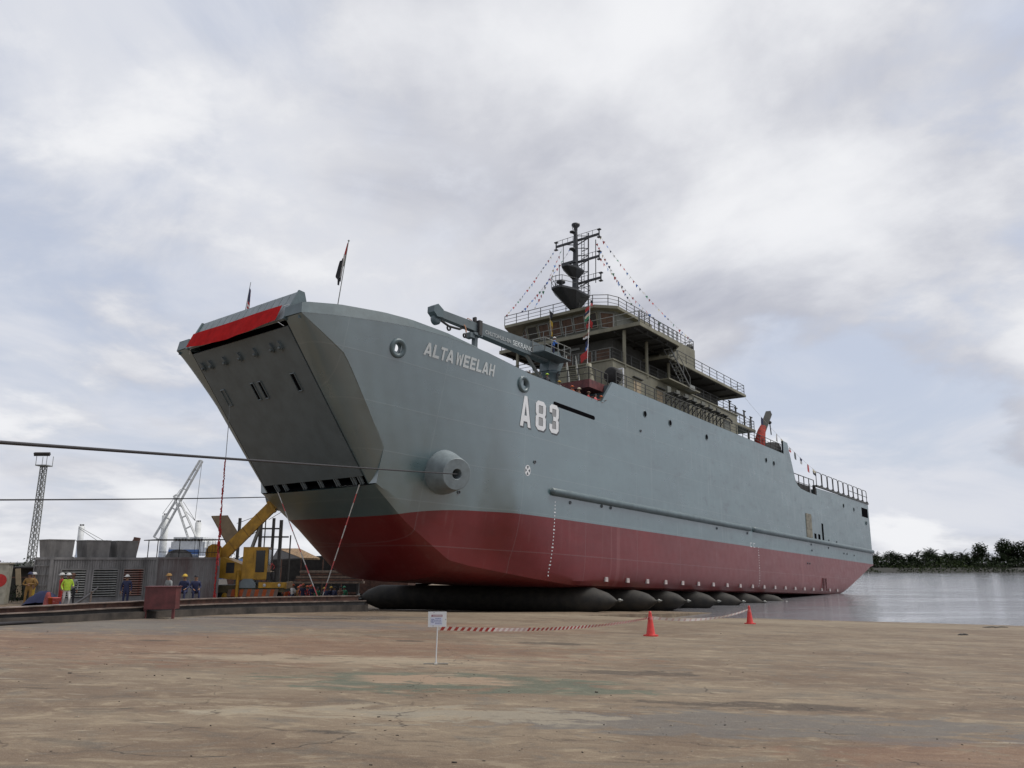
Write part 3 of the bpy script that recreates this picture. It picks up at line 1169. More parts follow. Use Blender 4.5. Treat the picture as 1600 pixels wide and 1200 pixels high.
# ------------------------------------------------------------------ lettering (own block letters, unit box, stroke outlines)
def strokes(ch):
    o = 0.16
    if ch == 'A':
        return [[(-.02, 0), (.26, 0), (.5, .74), (.36, 1)], [(1.02, 0), (.64, 1), (.5, .74), (.74, 0)], [(.36, 1), (.5, .74), (.64, 1)], [(.27, .17), (.73, .17), (.66, .36), (.34, .36)]]
    if ch == 'L':
        return [[(0, 0), (.32, 0), (.32, 1), (0, 1)], [(.32, 0), (1, 0), (1, .21), (.32, .21)]]
    if ch == 'T':
        return [[(.37, 0), (.63, 0), (.63, .81), (.37, .81)], [(0, .81), (1, .81), (1, 1), (0, 1)]]
    if ch == 'W':
        return [[(.0, 1), (.16, 0), (.34, 0), (.2, 1)], [(.34, 0), (.42, .42), (.5, .85), (.40, .85), (.2, .1)], [(.66, 0), (.8, .1), (.60, .85), (.5, .85), (.58, .42)], [(.8, 1), (.66, 0), (.84, 0), (1, 1)]]
    if ch == 'E':
        return [[(0, 0), (.32, 0), (.32, 1), (0, 1)], [(.32, 0), (1, 0), (1, .2), (.32, .2)], [(.32, .40), (.86, .40), (.86, .60), (.32, .60)], [(.32, .80), (1, .80), (1, 1), (.32, 1)]]
    if ch == 'H':
        return [[(0, 0), (.27, 0), (.27, 1), (0, 1)], [(.73, 0), (1, 0), (1, 1), (.73, 1)], [(.27, .41), (.73, .41), (.73, .59), (.27, .59)]]
    if ch == '8':
        return [[(.22, 0), (.78, 0), (.70, .15), (.30, .15)], [(.78, 0), (1, .12), (1, .42), (.72, .38), (.72, .17), (.70, .15)], [(1, .42), (.9, .5), (.68, .44), (.72, .38)],
                [(.30, .44), (.68, .44), (.9, .5), (.68, .57), (.30, .57), (.1, .5)], [(.68, .57), (.9, .5), (1, .58), (.72, .62)], [(1, .58), (1, .88), (.78, 1), (.70, .85), (.72, .83), (.72, .62)],
                [(.22, 1), (.30, .85), (.70, .85), (.78, 1)], [(.22, 1), (0, .88), (0, .58), (.28, .62), (.28, .83), (.30, .85)], [(0, .58), (.1, .5), (.30, .57), (.28, .62)], [(.1, .5), (0, .42), (.28, .38), (.30, .44)],
                [(0, .42), (0, .12), (.22, 0), (.30, .15), (.28, .17), (.28, .38)]]
    if ch == '3':
        return [[(.22, 0), (.78, 0), (.70, .15), (.30, .15)], [(.78, 0), (1, .12), (1, .42), (.72, .38), (.72, .17), (.70, .15)], [(1, .42), (.9, .5), (.68, .44), (.72, .38)],
                [(.40, .43), (.68, .43), (.9, .5), (.68, .58), (.40, .58)], [(.68, .57), (.9, .5), (1, .58), (.72, .62)], [(1, .58), (1, .88), (.78, 1), (.70, .85), (.72, .83), (.72, .62)],
                [(.22, 1), (.30, .85), (.70, .85), (.78, 1)], [(.22, 1), (0, .88), (0, .70), (.28, .70), (.28, .83), (.30, .85)], [(0, .30), (0, .12), (.22, 0), (.30, .15), (.28, .17), (.28, .30)]]
    return []


def hull_letter(b, ch, xl, xr, z0, z1, thick, out=0.004, shear=0.0):
    for poly in strokes(ch):
        lo, hi = [], []
        for u, v in poly:
            x = xl + (xr - xl) * u
            z = z0 + (z1 - z0) * v
            lo.append(hull_pt(x, z, 1, out)[0])
            hi.append(hull_pt(x, z, 1, out + thick)[0])
        k = len(poly)
        area = sum(poly[i][0] * poly[(i + 1) % k][1] - poly[(i + 1) % k][0] * poly[i][1] for i in range(k))
        b.add(lo + hi, [tuple(range(k, 2 * k))] + [(i, (i + 1) % k, k + (i + 1) % k, k + i) for i in range(k)])


def lettering():
    word = 'ALTAWEELAH'
    wid = [.78, .66, .66, .78, .74, .64, .64, .62, .70, .62]
    gap = [.12, .07, .03, .26, .12, .12, .10, .10, .12]
    x = 21.05
    tot = sum(wid) + sum(gap)
    k = (21.05 - 14.35) / tot
    for i, ch in enumerate(word):
        b = MB()
        hull_letter(b, ch, x, x - wid[i] * k, 7.30, 8.12, 0.03)
        part(b, 'letter', M_LETTER)
        x -= wid[i] * k + (gap[i] * k if i < len(gap) else 0)
    for ch, xl, xr, z0, z1 in (('A', 11.45, 10.25, 4.30, 6.60), ('8', 9.62, 8.36, 4.36, 6.58), ('3', 7.88, 6.68, 4.42, 6.64)):
        b = MB()
        hull_letter(b, ch, xl - 0.13, xr - 0.13, z0 - 0.11, z1 - 0.11, 0.010, 0.004)
        o = part(b, 'number_shadow', M_LSHADE)
        b = MB()
        hull_letter(b, ch, xl, xr, z0, z1, 0.03, 0.006)
        part(b, 'number', M_WHITE)
        if ch in '83':
            w = xr - xl
            for v0, v1 in ((.16, .42), (.59, .84)):
                b = MB()
                c = [hull_pt(xl + w * u, z0 + (z1 - z0) * v, 1, 0.016)[0] for u, v in ((.30, v0), (.70, v0), (.70, v1), (.30, v1))]
                b.add(c, [(0, 1, 2, 3)])
                part(b, 'number_infill', M_LFILL)
    # thruster mark: white disc with four dark blades
    xc, zc, r = 10.39, 1.18, 0.34
    b = MB()
    c = [hull_pt(xc + r * math.cos(a * math.pi / 10), zc + 1.15 * r * math.sin(a * math.pi / 10), 1, 0.012)[0] for a in range(20)]
    b.add(c, [tuple(range(20))])
    d = part(b, 'thruster_mark', M_WHITE)
    for q in range(4):
        a = math.pi / 2 * q
        b = MB()
        pts = [(0.07, 0), (0.26, 0.12), (0.28, 0), (0.26, -0.12)]
        vs = []
        for u, v in pts:
            dx, dz = u * math.cos(a) - v * math.sin(a), (u * math.sin(a) + v * math.cos(a)) * 1.15
            vs.append(hull_pt(xc + dx, zc + dz, 1, 0.018)[0])
        b.add(vs, [(0, 1, 2, 3)])
        sub(b, 'mark_blade', M_LSHADE, d)
    # draught marks: short white figures down the side at three stations
    for x0, za, zb, n, sz in ((6.95, -0.75, -6.1, 22, 0.13), (-32.4, -1.95, -6.1, 16, 0.13), (-76.3, -2.6, -3.9, 6, 0.12)):
        b = MB()
        for k in range(n):
            z = za + (zb - za) * k / (n - 1)
            w = sz * (1.7 if k % 5 == 3 else 0.8)
            c = [hull_pt(x0 + w * u, z + sz * 0.75 * v, 1, 0.01)[0] for u, v in ((-.5, -.5), (.5, -.5), (.5, .5), (-.5, .5))]
            b.add(c, [(0, 1, 2, 3)])
        if x0 > 0:
            bc, zc_ = chine(x0)
            for k in range(7):
                t = 0.02 + 0.06 * k
                y, z = bc * (1 - t), zc_ + (keel(x0) - zc_) * t
                b.box((x0 + 0.5 * t, y, z - 0.012), (0.14, 0.12, 0.01))
        part(b, 'draught_marks', M_WHITE)['kind'] = 'stuff'
    b = MB()
    for k, x in enumerate((-30.3, -31.2)):
        for dz, dx, w, h in ((0.2, 0, .5, .07), (-0.2, 0, .5, .07), (0, .2, .07, .45)):
            b.add([hull_pt(x + dx + w * u, -1.75 + dz + h * v, 1, 0.01)[0] for u, v in ((-.5, -.5), (.5, -.5), (.5, .5), (-.5, .5))], [(0, 1, 2, 3)])
    part(b, 'load_line_mark', M_WHITE)


lettering()


def side_fittings():
    # portholes
    for x, z, r in ((-6.95, 8.62, 0.27), (-11.84, 8.66, 0.27), (-19.9, 8.61, 0.27), (-36.27, 8.52, 0.26), (-38.75, 8.48, 0.26), (-66.2, 5.99, 0.28), (-71.4, 5.9, 0.28)):
        b = MB()
        b.lathe([(r + 0.07, -0.02), (r + 0.07, 0.03), (r, 0.03), (r, -0.0)], (x, 8.5, z), (0, 1, 0), 18)
        p = part(b, 'porthole', M_GREY)
        b = MB()
        b.lathe([(r, 0.012), (0.0, 0.012)], (x, 8.5, z), (0, 1, 0), 18)
        sub(b, 'pane', M_BLACK, p)
    # long slot opening by the number
    b = MB()
    vs = []
    for a in range(-90, 91, 30):
        vs.append((7.35 - 0.16 + 0.17 * math.cos(math.radians(a)), 6.76 + 0.17 * math.sin(math.radians(a))))
    for a in range(90, 271, 30):
        vs.append((1.65 + 0.17 * math.cos(math.radians(a)), 6.66 + 0.17 * math.sin(math.radians(a))))
    b.add([hull_pt(x, z, 1, 0.008)[0] for x, z in vs], [tuple(range(len(vs)))])
    part(b, 'slot_opening', M_BLACK)
    # door, openings near the stern
    b = MB()
    b.span((-51.3, 8.48, 0.28), (-49.0, 8.53, 3.3))
    M_DOOR = mat('door_dull_beige', (0.165, 0.152, 0.115), 0.7, var=0.2, scale=1.5)
    d = part(b, 'shell_door', M_DOOR)
    for z in (0.28, 1.35, 2.45):
        b = MB()
        b.span((-51.2, 8.53, z + 0.05), (-49.1, 8.55, z + (0.95 if z > 2 else 1.0)))
        sub(b, 'door_panel', M_DOOR, d)
    for x0, x1, z0, z1 in ((-52.9, -52.05, 0.2, 1.0), (-54.5, -53.6, 0.2, 1.0), (-56.05, -55.3, 0.25, 2.55), (-79.0, -75.6, 5.2, 6.62)):
        b = MB()
        b.add([(x0, 8.506, z0), (x1, 8.506, z0), (x1, 8.506, z1), (x0, 8.506, z1)], [(0, 1, 2, 3)])
        part(b, 'side_opening', M_BLACK)
    # anode blocks along the bilge
    me = MB().box((0, 0, 0), (0.42, 0.14, 0.36)).mesh('anode', mat('anode_zinc', (0.42, 0.36, 0.35), 0.6, var=0.15, scale=4))
    for k in range(19):
        x = -0.43 - 3.343 * k
        o = put(me, 'anode', ship, (x, hb(x, -6.18) + 0.05, -6.18 + KEEL))
    # pipe outlets: little rings with a dark dot
    for x, z in ((15.9, -0.9), (9.6, 1.9), (5.0, -0.6), (0.5, -0.45), (-0.9, -0.45), (-6.1, 6.9), (-29.4, -0.55), (-21.5, -0.6), (-50.5, -0.55), (-50.6, -1.3), (-58.0, 0.45), (-61.5, 0.45), (-64.5, -1.0), (-66, -1.0), (-48.6, -3.0), (-49.4, -3.0), (-57.6, -0.6), (-69.5, -1.05)):
        p, n = hull_pt(x, z)
        b = MB()
        b.lathe([(0.13, -0.02), (0.13, 0.06), (0.09, 0.06), (0.09, 0.01), (0, 0.01)], p, n, 12)
        part(b, 'outlet', M_LSHADE)
    b = MB()
    for x in (-54.2, -55.4):
        b.span((x - 0.05, 8.5, -6.3), (x + 0.05, 8.6, -4.7))
    for k in range(4):
        b.span((-55.4, 8.52, -6.0 + 0.4 * k), (-54.2, 8.58, -5.93 + 0.4 * k))
    part(b, 'side_ladder', M_DRED)
    # eye ring near the stern window
    b = MB()
    b.lathe([(0.34, 0), (0.34, 0.1), (0.26, 0.1), (0.26, 0)], (-77.6, 8.5, 4.35), (0, 1, 0), 14)
    part(b, 'mooring_ring', M_GREY)


side_fittings()


# ------------------------------------------------------------------ superstructure
def railing(path, h=1.1, step=1.6, bars=3, r=0.032, name='railing', m=None, par=None, lean=(0, 0, 0)):
    b = MB()
    path = [V(q) for q in path]
    up = V((0, 0, 1))
    lean = V(lean)
    for k in range(bars):
        hh = h * (k + 1) / bars
        b.tube([q + up * hh + lean * hh for q in path], r * (1.15 if k == bars - 1 else 0.8), 6)
    for a, c in zip(path, path[1:]):
        n = max(1, round((c - a).length / step))
        for k in range(n + 1):
            q = a.lerp(c, k / n)
            b.tube([q, q + up * h + lean * h], r * 1.25, 6)
    if par is not None:
        return sub(b, name, m or M_RAIL, par)
    return part(b, name, m or M_RAIL)


def window(x, y0, y1, z0, z1, par, board=True, lean=0.0, nx=(1, 0)):
    """window in a wall facing forward; frame + pane"""
    b = MB()
    q = [V((x - lean * 0, y0, z0)), V((x, y1, z0)), V((x + lean, y1, z1)), V((x + lean, y0, z1))]
    return quad_window(q, par, board)


def quad_window(q, par, board):
    q = [V(k) for k in q]
    n = (q[1] - q[0]).cross(q[3] - q[0]).normalized()
    b = MB()
    for a, c in zip(q, q[1:] + q[:1]):
        b.bar(a + n * 0.03, c + n * 0.03, 0.10, 0.08)
    w = sub(b, 'window_frame', M_RAILG if board else M_KHAKI, par)
    b = MB()
    b.add([k + n * 0.012 for k in q], [(0, 1, 2, 3)])
    sub(b, 'window_pane', M_BOARD if board else M_GLASS, par)
    return w


def superstructure():
    # --- lower house (A)
    b = MB()
    b.span((-33.0, -6.5, 6.7), (-4.7, 6.5, 13.55))
    A = part(b, 'lower_house', M_KHAKI)
    b = MB()
    b.span((-33.2, -6.62, 13.55), (-4.58, 6.62, 13.68))
    part(b, 'house_deck', M_KHAKI)
    for x0, x1 in ((-9.85, -8.5), (-14.5, -13.1)):
        b = MB()
        b.span((x0, 6.5, 10.2), (x1, 6.53, 12.55))
        d = sub(b, 'door', M_PLY, A)
        b = MB()
        b.span((x0 - 0.2, 6.5, 12.72), (x1 + 0.2, 6.75, 12.80))
        sub(b, 'door_hood', M_RAIL, A)
    b = MB()
    b.span((-30.7, 6.5, 10.2), (-29.2, 6.53, 12.4))
    sub(b, 'door', M_KHAKI2, A)
    b = MB()
    b.tube([(-29.0, 6.65, 12.62), (-30.0, 6.75, 12.66), (-30.9, 6.7, 12.5), (-31.0, 6.66, 12.2)], 0.10, 6)
    sub(b, 'door_hood', M_RAIL, A)
    # --- middle house (B)
    b = MB()
    b.span((-32.5, -4.4, 13.68), (-8.2, 4.4, 17.0))
    B = part(b, 'middle_house', M_SHADEWALL_ARM)
    for y in (-3.4, -1.1, 1.2, 3.3):
        quad_window([(-8.19, y - 0.82, 14.75), (-8.19, y + 0.82, 14.75), (-8.19, y + 0.82, 16.0), (-8.19, y - 0.82, 16.0)], B, True)
    for x in (-11, -16, -21, -26):
        b = MB()
        b.span((x - 0.5, 4.4, 13.75), (x + 0.5, 4.43, 15.7))
        sub(b, 'door', M_UNDERSHADE, B)
    b = MB()
    b.span((-8.15, -0.6, 16.4), (-8.0, 0.6, 16.62))
    sub(b, 'lamp_bracket', M_RAILG, B)
    # --- bridge wings (C)
    b = MB()
    out = [(-6.3, 8.5), (-14.3, 8.5), (-16.4, 6.6), (-16.4, -6.6), (-14.3, -8.5), (-6.3, -8.5)]
    b.prism([V((x, y, 17.02)) for x, y in out], (0, 0, 0.36))
    part(b, 'bridge_wing_deck', M_KHAKI)
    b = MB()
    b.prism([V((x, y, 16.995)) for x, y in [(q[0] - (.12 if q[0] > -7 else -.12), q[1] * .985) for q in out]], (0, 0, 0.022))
    part(b, 'wing_shade_slab', M_UNDERSHADE)  # thin dark slab added to paint the shade below the wing
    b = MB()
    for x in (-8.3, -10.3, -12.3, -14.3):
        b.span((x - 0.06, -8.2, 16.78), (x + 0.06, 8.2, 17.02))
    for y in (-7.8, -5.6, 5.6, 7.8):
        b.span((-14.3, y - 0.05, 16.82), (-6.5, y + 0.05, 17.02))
    part(b, 'wing_girder', M_UNDERSHADE)
    for x in (-6.9, -11.2, -15.8):
        for sg in (1, -1):
            b = MB()
            b.tube([(x, sg * 6.45, 13.3), (x, sg * 6.45, 17.02)], 0.17, 10)
            part(b, 'pillar', M_KHAKI)
    # aft house deck (C aft)
    b = MB()
    b.prism([V((x, y, 15.95)) for x, y in ((-14.0, 7.35), (-34.0, 7.35), (-34.0, -7.35), (-14.0, -7.35))], (0, 0, 0.28))
    part(b, 'aft_house_deck', M_KHAKI)
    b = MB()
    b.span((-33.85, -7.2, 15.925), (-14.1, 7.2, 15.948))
    part(b, 'deck_shade_slab', M_UNDERSHADE)  # dark sheet added as painted shade under the aft deck
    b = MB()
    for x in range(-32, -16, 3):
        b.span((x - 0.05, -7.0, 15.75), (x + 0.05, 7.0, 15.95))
    part(b, 'deck_girder', M_UNDERSHADE)
    # casing on the aft house deck
    b = MB()
    b.span((-24.0, -4.8, 16.23), (-15.5, 5.6, 19.55))
    K = part(b, 'engine_casing', M_KHAKI)
    b = MB()
    b.tube([(-17.3, 5.68, 18.5), (-18.2, 5.7, 18.62), (-19.0, 5.7, 18.5), (-19.1, 5.68, 18.2)], 0.09, 6)
    sub(b, 'door_hood', M_RAIL, K)
    b = MB()
    b.span((-19.0, 5.6, 16.3), (-17.5, 5.63, 18.3))
    sub(b, 'door', M_KHAKI2, K)
    for x, y in ((-24.35, 4.6), (-25.0, 3.6)):
        b = MB()
        b.tube([(x, y, 16.2), (x, y, 20.0), (x - 0.1, y, 20.35), (x - 0.7, y, 20.55), (x - 1.0, y, 20.3)], 0.26, 10)
        part(b, 'vent_pipe', M_RAIL)
    # --- wheelhouse
    lo = [(-8.35, 2.75), (-8.35, -6.0), (-9.6, -7.4), (-15.2, -7.4), (-15.2, 4.05), (-9.7, 4.05)]
    hi = [(-7.75, 2.85), (-7.75, -6.1), (-9.1, -7.6), (-15.2, -7.6), (-15.2, 4.2), (-9.2, 4.2)]
    b = MB()
    k = len(lo)
    vs = [V((x, y, 17.38)) for x, y in lo] + [V((x + (0.0), y, 18.25)) for x, y in lo] + [V((x, y, 20.1)) for x, y in hi]
    fs = []
    for j in range(2):
        for i in range(k):
            fs.append((j * k + i, j * k + (i + 1) % k, (j + 1) * k + (i + 1) % k, (j + 1) * k + i))
    b.add(vs, fs)
    Wh = part(b, 'wheelhouse', M_KHAKI2)

    def face_pt(a, c, u, v):
        """a, c: indices of lo/hi; u along, v 0..1 up the leaning pane band"""
        l = V((*lo[a], 18.25)).lerp(V((*lo[c], 18.25)), u)
        h = V((*hi[a], 20.1)).lerp(V((*hi[c], 20.1)), u)
        return l.lerp(h, v)

    def pane(a, c, u0, u1, board):
        q = [face_pt(a, c, u0, .10), face_pt(a, c, u1, .10), face_pt(a, c, u1, .88), face_pt(a, c, u0, .88)]
        q = q[::-1] if (q[1] - q[0]).cross(q[3] - q[0]).dot((q[0] - V((-11, -1.5, 19)))) < 0 else q
        quad_window(q, Wh, board)
    for i, brd in enumerate((False, True, True, True, True, False)):
        pane(0, 1, (i + 0.07) / 6, (i + 0.93) / 6, brd)
    pane(5, 0, 0.14, 0.86, True)
    pane(1, 2, 0.14, 0.86, True)
    pane(4, 5, 0.12, 0.45, False)
    # roof with a shallow crown and overhang
    b = MB()
    rf = [(-6.95, 3.05), (-6.95, -8.4), (-8.5, -9.0), (-15.6, -9.0), (-15.6, 4.75), (-8.6, 4.75)]
    b.prism([V((x, y, 20.1)) for x, y in rf], (0, 0, 0.30))
    inn = [(-8.2, 2.2), (-8.2, -7.4), (-9.2, -8.0), (-15.0, -8.0), (-15.0, 3.6), (-9.4, 3.6)]
    vs = [V((x, y, 20.40)) for x, y in rf] + [V((x, y, 20.75)) for x, y in inn]
    b.add(vs, [(i, (i + 1) % 6, 6 + (i + 1) % 6, 6 + i) for i in range(6)] + [(6, 7, 8, 9, 10, 11)])
    part(b, 'wheelhouse_roof', M_KHAKI)
    railing([(-7.2, -8.6, 20.4), (-7.2, 2.7, 20.4), (-8.0, 4.0, 20.4), (-9.2, 4.5, 20.4), (-15.5, 4.5, 20.4), (-15.5, -8.6, 20.4)], 1.15, 1.55, 3)
    # rails of wing deck and aft decks
    railing([(-6.45, -8.3, 17.38), (-6.45, 8.3, 17.38)], 1.12, 2.6, 2, 0.035, m=M_RAILG)
    railing([(-6.5, 8.35, 17.38), (-14.3, 8.35, 17.38)], 1.15, 0.95, 3)
    railing([(-6.5, -8.35, 17.38), (-14.3, -8.35, 17.38)], 1.15, 1.5, 3)
    railing([(-15.6, 5.5, 19.55), (-23.9, 5.5, 19.55), (-23.9, -4.6, 19.55)], 1.1, 1.0, 3)
    railing([(-16.5, 7.2, 16.23), (-33.8, 7.2, 16.23), (-33.8, -7.0, 16.23)], 1.15, 1.9, 3)
    railing([(-4.75, -6.4, 13.68), (-4.75, 6.4, 13.68), (-32.9, 6.4, 13.68)], 1.1, 1.75, 3)
    railing([(-33.0, 6.4, 13.68), (-33.0, -6.0, 13.68)], 1.1, 2, 3)
    # rail on top of the shell plating, port and starboard
    railing([(-2.2, 8.35, 10.38), (-42.0, 8.35, 10.2)], 1.15, 1.75, 3, 0.034)
    railing([(-2.2, -8.35, 10.38), (-42.0, -8.35, 10.2)], 1.15, 1.75, 3, 0.034)
    # inner ladder from wing to house deck
    b = MB()
    top, bot = V((-13.6, 7.4, 16.9)), V((-17.9, 7.4, 13.7))
    for dy in (-0.38, 0.38):
        b.bar(top + V((0, dy, 0)), bot + V((0, dy, 0)), 0.05, 0.22)
    st = part(b, 'wing_stair', M_RAIL)
    for kx in range(11):
        t = (kx + 0.5) / 11
        q = top.lerp(bot, t)
        bb = MB()
        bb.box(q, (0.28, 0.72, 0.04))
        sub(bb, 'tread', M_RAILG, st)
    b = MB()
    for dy in (-0.42, 0.42):
        b.tube([top + V((0, dy, 1.0)), bot + V((0, dy, 1.0))], 0.045, 6)
        for t in (0, 0.33, 0.66, 1):
            q = top.lerp(bot, t)
            b.tube([q + V((0, dy, 0)), q + V((0, dy, 1.0))], 0.03, 6)
    sub(b, 'handrail', M_RAILG, st)
    b = MB()
    b.span((-19.3, 7.0, 13.5), (-18.0, 7.7, 14.0))
    part(b, 'locker', M_RAILG)
    # small platform outboard of the stair foot
    b = MB()
    b.span((-20.5, 6.5, 13.55), (-13.5, 7.7, 13.68))
    part(b, 'stair_landing', M_KHAKI)
    # front stair from fore deck to house deck
    b = MB()
    top, bot = V((-4.6, 1.9, 13.65)), V((-0.9, 4.9, 9.6))
    sx = V((0.35, -0.45, 0)).normalized() * 0.45
    for sg in (-1, 1):
        b.bar(top + sx * sg, bot + sx * sg, 0.06, 0.24)
    st = part(b, 'front_stair', M_KHAKI)
    for kx in range(14):
        q = top.lerp(bot, (kx + .5) / 14)
        bb = MB()
        bb.bar(q - sx * 0.95, q + sx * 0.95, 0.24, 0.04)
        sub(bb, 'tread', M_KHAKI, st)
    b = MB()
    for sg in (-1, 1):
        b.tube([top + sx * sg + V((0, 0, 1.0)), bot + sx * sg + V((0, 0, 1.0))], 0.05, 6)
        b.tube([top + sx * sg + V((0, 0, .5)), bot + sx * sg + V((0, 0, .5))], 0.04, 6)
    sub(b, 'handrail', M_RAILG, st)
    # liferaft cradles along the side deck
    for kx in range(7):
        x = -13.6 - 1.95 * kx
        b = MB()
        for dx in (-0.55, 0.55):
            b.bar((x + dx, 7.5, 10.25), (x + dx, 7.5, 11.75), 0.10)
            b.bar((x + dx, 7.5, 11.75), (x + dx - 0.02, 8.45, 12.0), 0.10)
            b.bar((x + dx, 7.5, 11.0), (x + dx, 8.3, 11.95), 0.08)
        b.span((x - 0.62, 7.6, 11.95), (x + 0.62, 8.4, 12.02))
        c = part(b, 'raft_cradle', M_RAIL)
        b = MB()
        b.span((x - 0.6, 7.35, 12.08), (x + 0.15, 7.5, 12.85))
        sub(b, 'cradle_plate', M_KHAKI2, c)
    # black winch drum with white frame on the shoulder of the shell
    b = MB()
    b.lathe([(0.0, -0.55), (0.62, -0.55), (0.75, -0.4), (0.75, 0.35), (0.62, 0.5), (0, 0.5)], (-2.9, 7.6, 11.45), (1, 0, 0), 20)
    dr = part(b, 'hose_drum', M_TYRE)
    b = MB()
    b.bar((-3.65, 8.2, 10.4), (-3.65, 8.2, 12.2), 0.12)
    b.bar((-3.65, 7.0, 10.4), (-3.65, 7.0, 12.2), 0.12)
    b.bar((-3.65, 7.0, 12.2), (-3.65, 8.2, 12.2), 0.12)
    b.bar((-3.65, 8.2, 10.45), (-2.4, 8.2, 10.45), 0.12)
    b.lathe([(0.5, 0), (0.58, 0), (0.58, 0.08), (0.5, 0.08), (0.5, 0)], (-3.75, 7.6, 11.4), (-1, 0, 0), 18)
    sub(b, 'drum_frame', M_WHITE, dr)
    # rusty platform and rail forward of the shoulder
    b = MB()
    b.span((-2.2, 4.2, 9.55), (1.1, 7.7, 10.25))
    pf = part(b, 'winch_platform', M_DRED)
    railing([(1.0, 7.6, 10.25), (1.0, 4.3, 10.25)], 1.1, 1.1, 2, 0.04, 'railing', M_RAIL, pf)
    railing([(1.0, 7.6, 10.25), (-2.0, 7.6, 10.25)], 1.1, 1.1, 2, 0.04, 'railing', M_RAIL, pf)
    b = MB()
    b.lathe([(0.5, 0.0), (0.46, 0.2), (0.28, 1.1), (0.24, 1.6), (0, 1.6)], (0.4, 7.2, 10.2), (0, 0, 1), 14)
    sub(b, 'bollard', M_KHAKI, pf)
    b = MB()
    b.span((-2.0, 4.4, 6.7), (-1.6, 7.5, 9.55))
    sub(b, 'support', M_KHAKI, pf)
    # --- after end of the house: overhanging gallery and frames
    b = MB()
    b.span((-41.0, -5.6, 13.0), (-33.0, 5.6, 13.3))
    part(b, 'gallery_deck', M_KHAKI)
    railing([(-33.2, 5.5, 13.3), (-40.8, 5.5, 13.3), (-40.8, -5, 13.3)], 1.1, 1.5, 3)
    b = MB()
    for x, h in ((-33.8, 2.4), (-35.6, 1.9), (-38.2, 2.0), (-40.3, 1.6)):
        b.bar((x, 5.3, 13.3), (x, 5.3, 13.3 + h), 0.16)
        b.bar((x + 0.3, 5.3, 13.3 + h), (x - 0.5, 5.3, 13.3 + h), 0.12)
    b.bar((-34.0, 5.3, 14.6), (-38.6, 5.3, 14.6), 0.16)
    part(b, 'gallery_frame', M_RAIL)
    b = MB()
    for x in (-35.2, -39.6):
        for y in (5.2, -5.2):
            b.tube([(x, y, 10.15), (x, y, 13.0)], 0.15, 8)
    b.span((-34.4, 3.0, 10.15), (-33.0, 5.6, 13.0))
    part(b, 'gallery_post', M_KHAKI2)
    # red-wrapped davit
    b = MB()
    b.tube([(-38.6, 7.0, 10.15), (-38.6, 7.0, 11.4), (-38.9, 7.0, 12.0), (-39.3, 7.0, 12.7), (-39.9, 7.0, 13.3)], [0.55, 0.62, 0.58, 0.5, 0.42], 10)
    b.tube([(-37.9, 7.0, 10.15), (-37.9, 7.0, 11.6)], 0.45, 8)
    dv = part(b, 'davit_cover', mat('davit_red_wrap', (0.30, 0.028, 0.016), 0.85, var=0.35, scale=2))
    b = MB()
    b.bar((-39.4, 7.0, 12.6), (-42.2, 7.0, 15.6), 0.62, 0.62)
    sub(b, 'davit_arm', M_SHADEWALL_ARM, dv)
    b = MB()
    b.tube([(-42.2, 7.0, 15.2), (-42.3, 7.0, 14.5)], 0.04, 6)
    b.ball((-42.3, 7.0, 14.35), 0.24)
    b.tube([(-42.3, 7.0, 14.3), (-42.6, 7.0, 12.8)], 0.07, 6)
    sub(b, 'davit_hook', M_DARK, dv)
    b = MB()
    b.prism([V((-42.0, 7.9, 10.15)), V((-43.5, 7.9, 11.6)), V((-45.6, 7.9, 11.7)), V((-46.6, 7.9, 10.6)), V((-46.6, 7.9, 10.15))], (0, -1.4, 0))
    o = part(b, 'fairing_cover', M_DARK)
    o.location = (2.8, 0, KEEL - 0.1)
    # stern recess: dark gear and rail
    railing([(-46.3, 8.2, 6.4), (-54.2, 8.2, 6.4)], 1.9, 2.0, 2, 0.05)
    b = MB()
    b.span((-53.9, 6.6, 6.0), (-47.2, 7.6, 7.5))
    b.span((-54.2, 8.1, 6.2), (-53.9, 8.45, 7.6))
    part(b, 'mooring_winch', M_DARK)
    b = MB()
    b.bar((-52.4, 8.3, 6.3), (-52.2, 8.3, 7.6), 0.09)
    part(b, 'stanchion', M_WHITE)
    b = MB()
    b.span((-79.7, 8.35, 7.42), (-54.3, 8.6, 7.66))
    part(b, 'deck_edge_bar', M_RAIL)
    # hoops of the stern rail
    for kx in range(10):
        x0 = -54.8 - 2.5 * kx
        b = MB()
        b.tube([(x0, 8.4, 7.6), (x0, 8.4, 9.35), (x0 - 0.25, 8.4, 9.55), (x0 - 1.9, 8.4, 9.55), (x0 - 2.2, 8.4, 9.35), (x0 - 2.25, 8.4, 7.6)], 0.055, 6)
        b.box((x0 - 2.2, 8.4, 7.78), (0.5, 0.25, 0.2))
        part(b, 'rail_hoop', M_RAIL)
    b = MB()
    b.tube([(-70, 8.4, 8.6), (-79.8, 8.4, 8.6)], 0.05, 6)
    part(b, 'stern_rail_bar', M_RAIL)


superstructure()


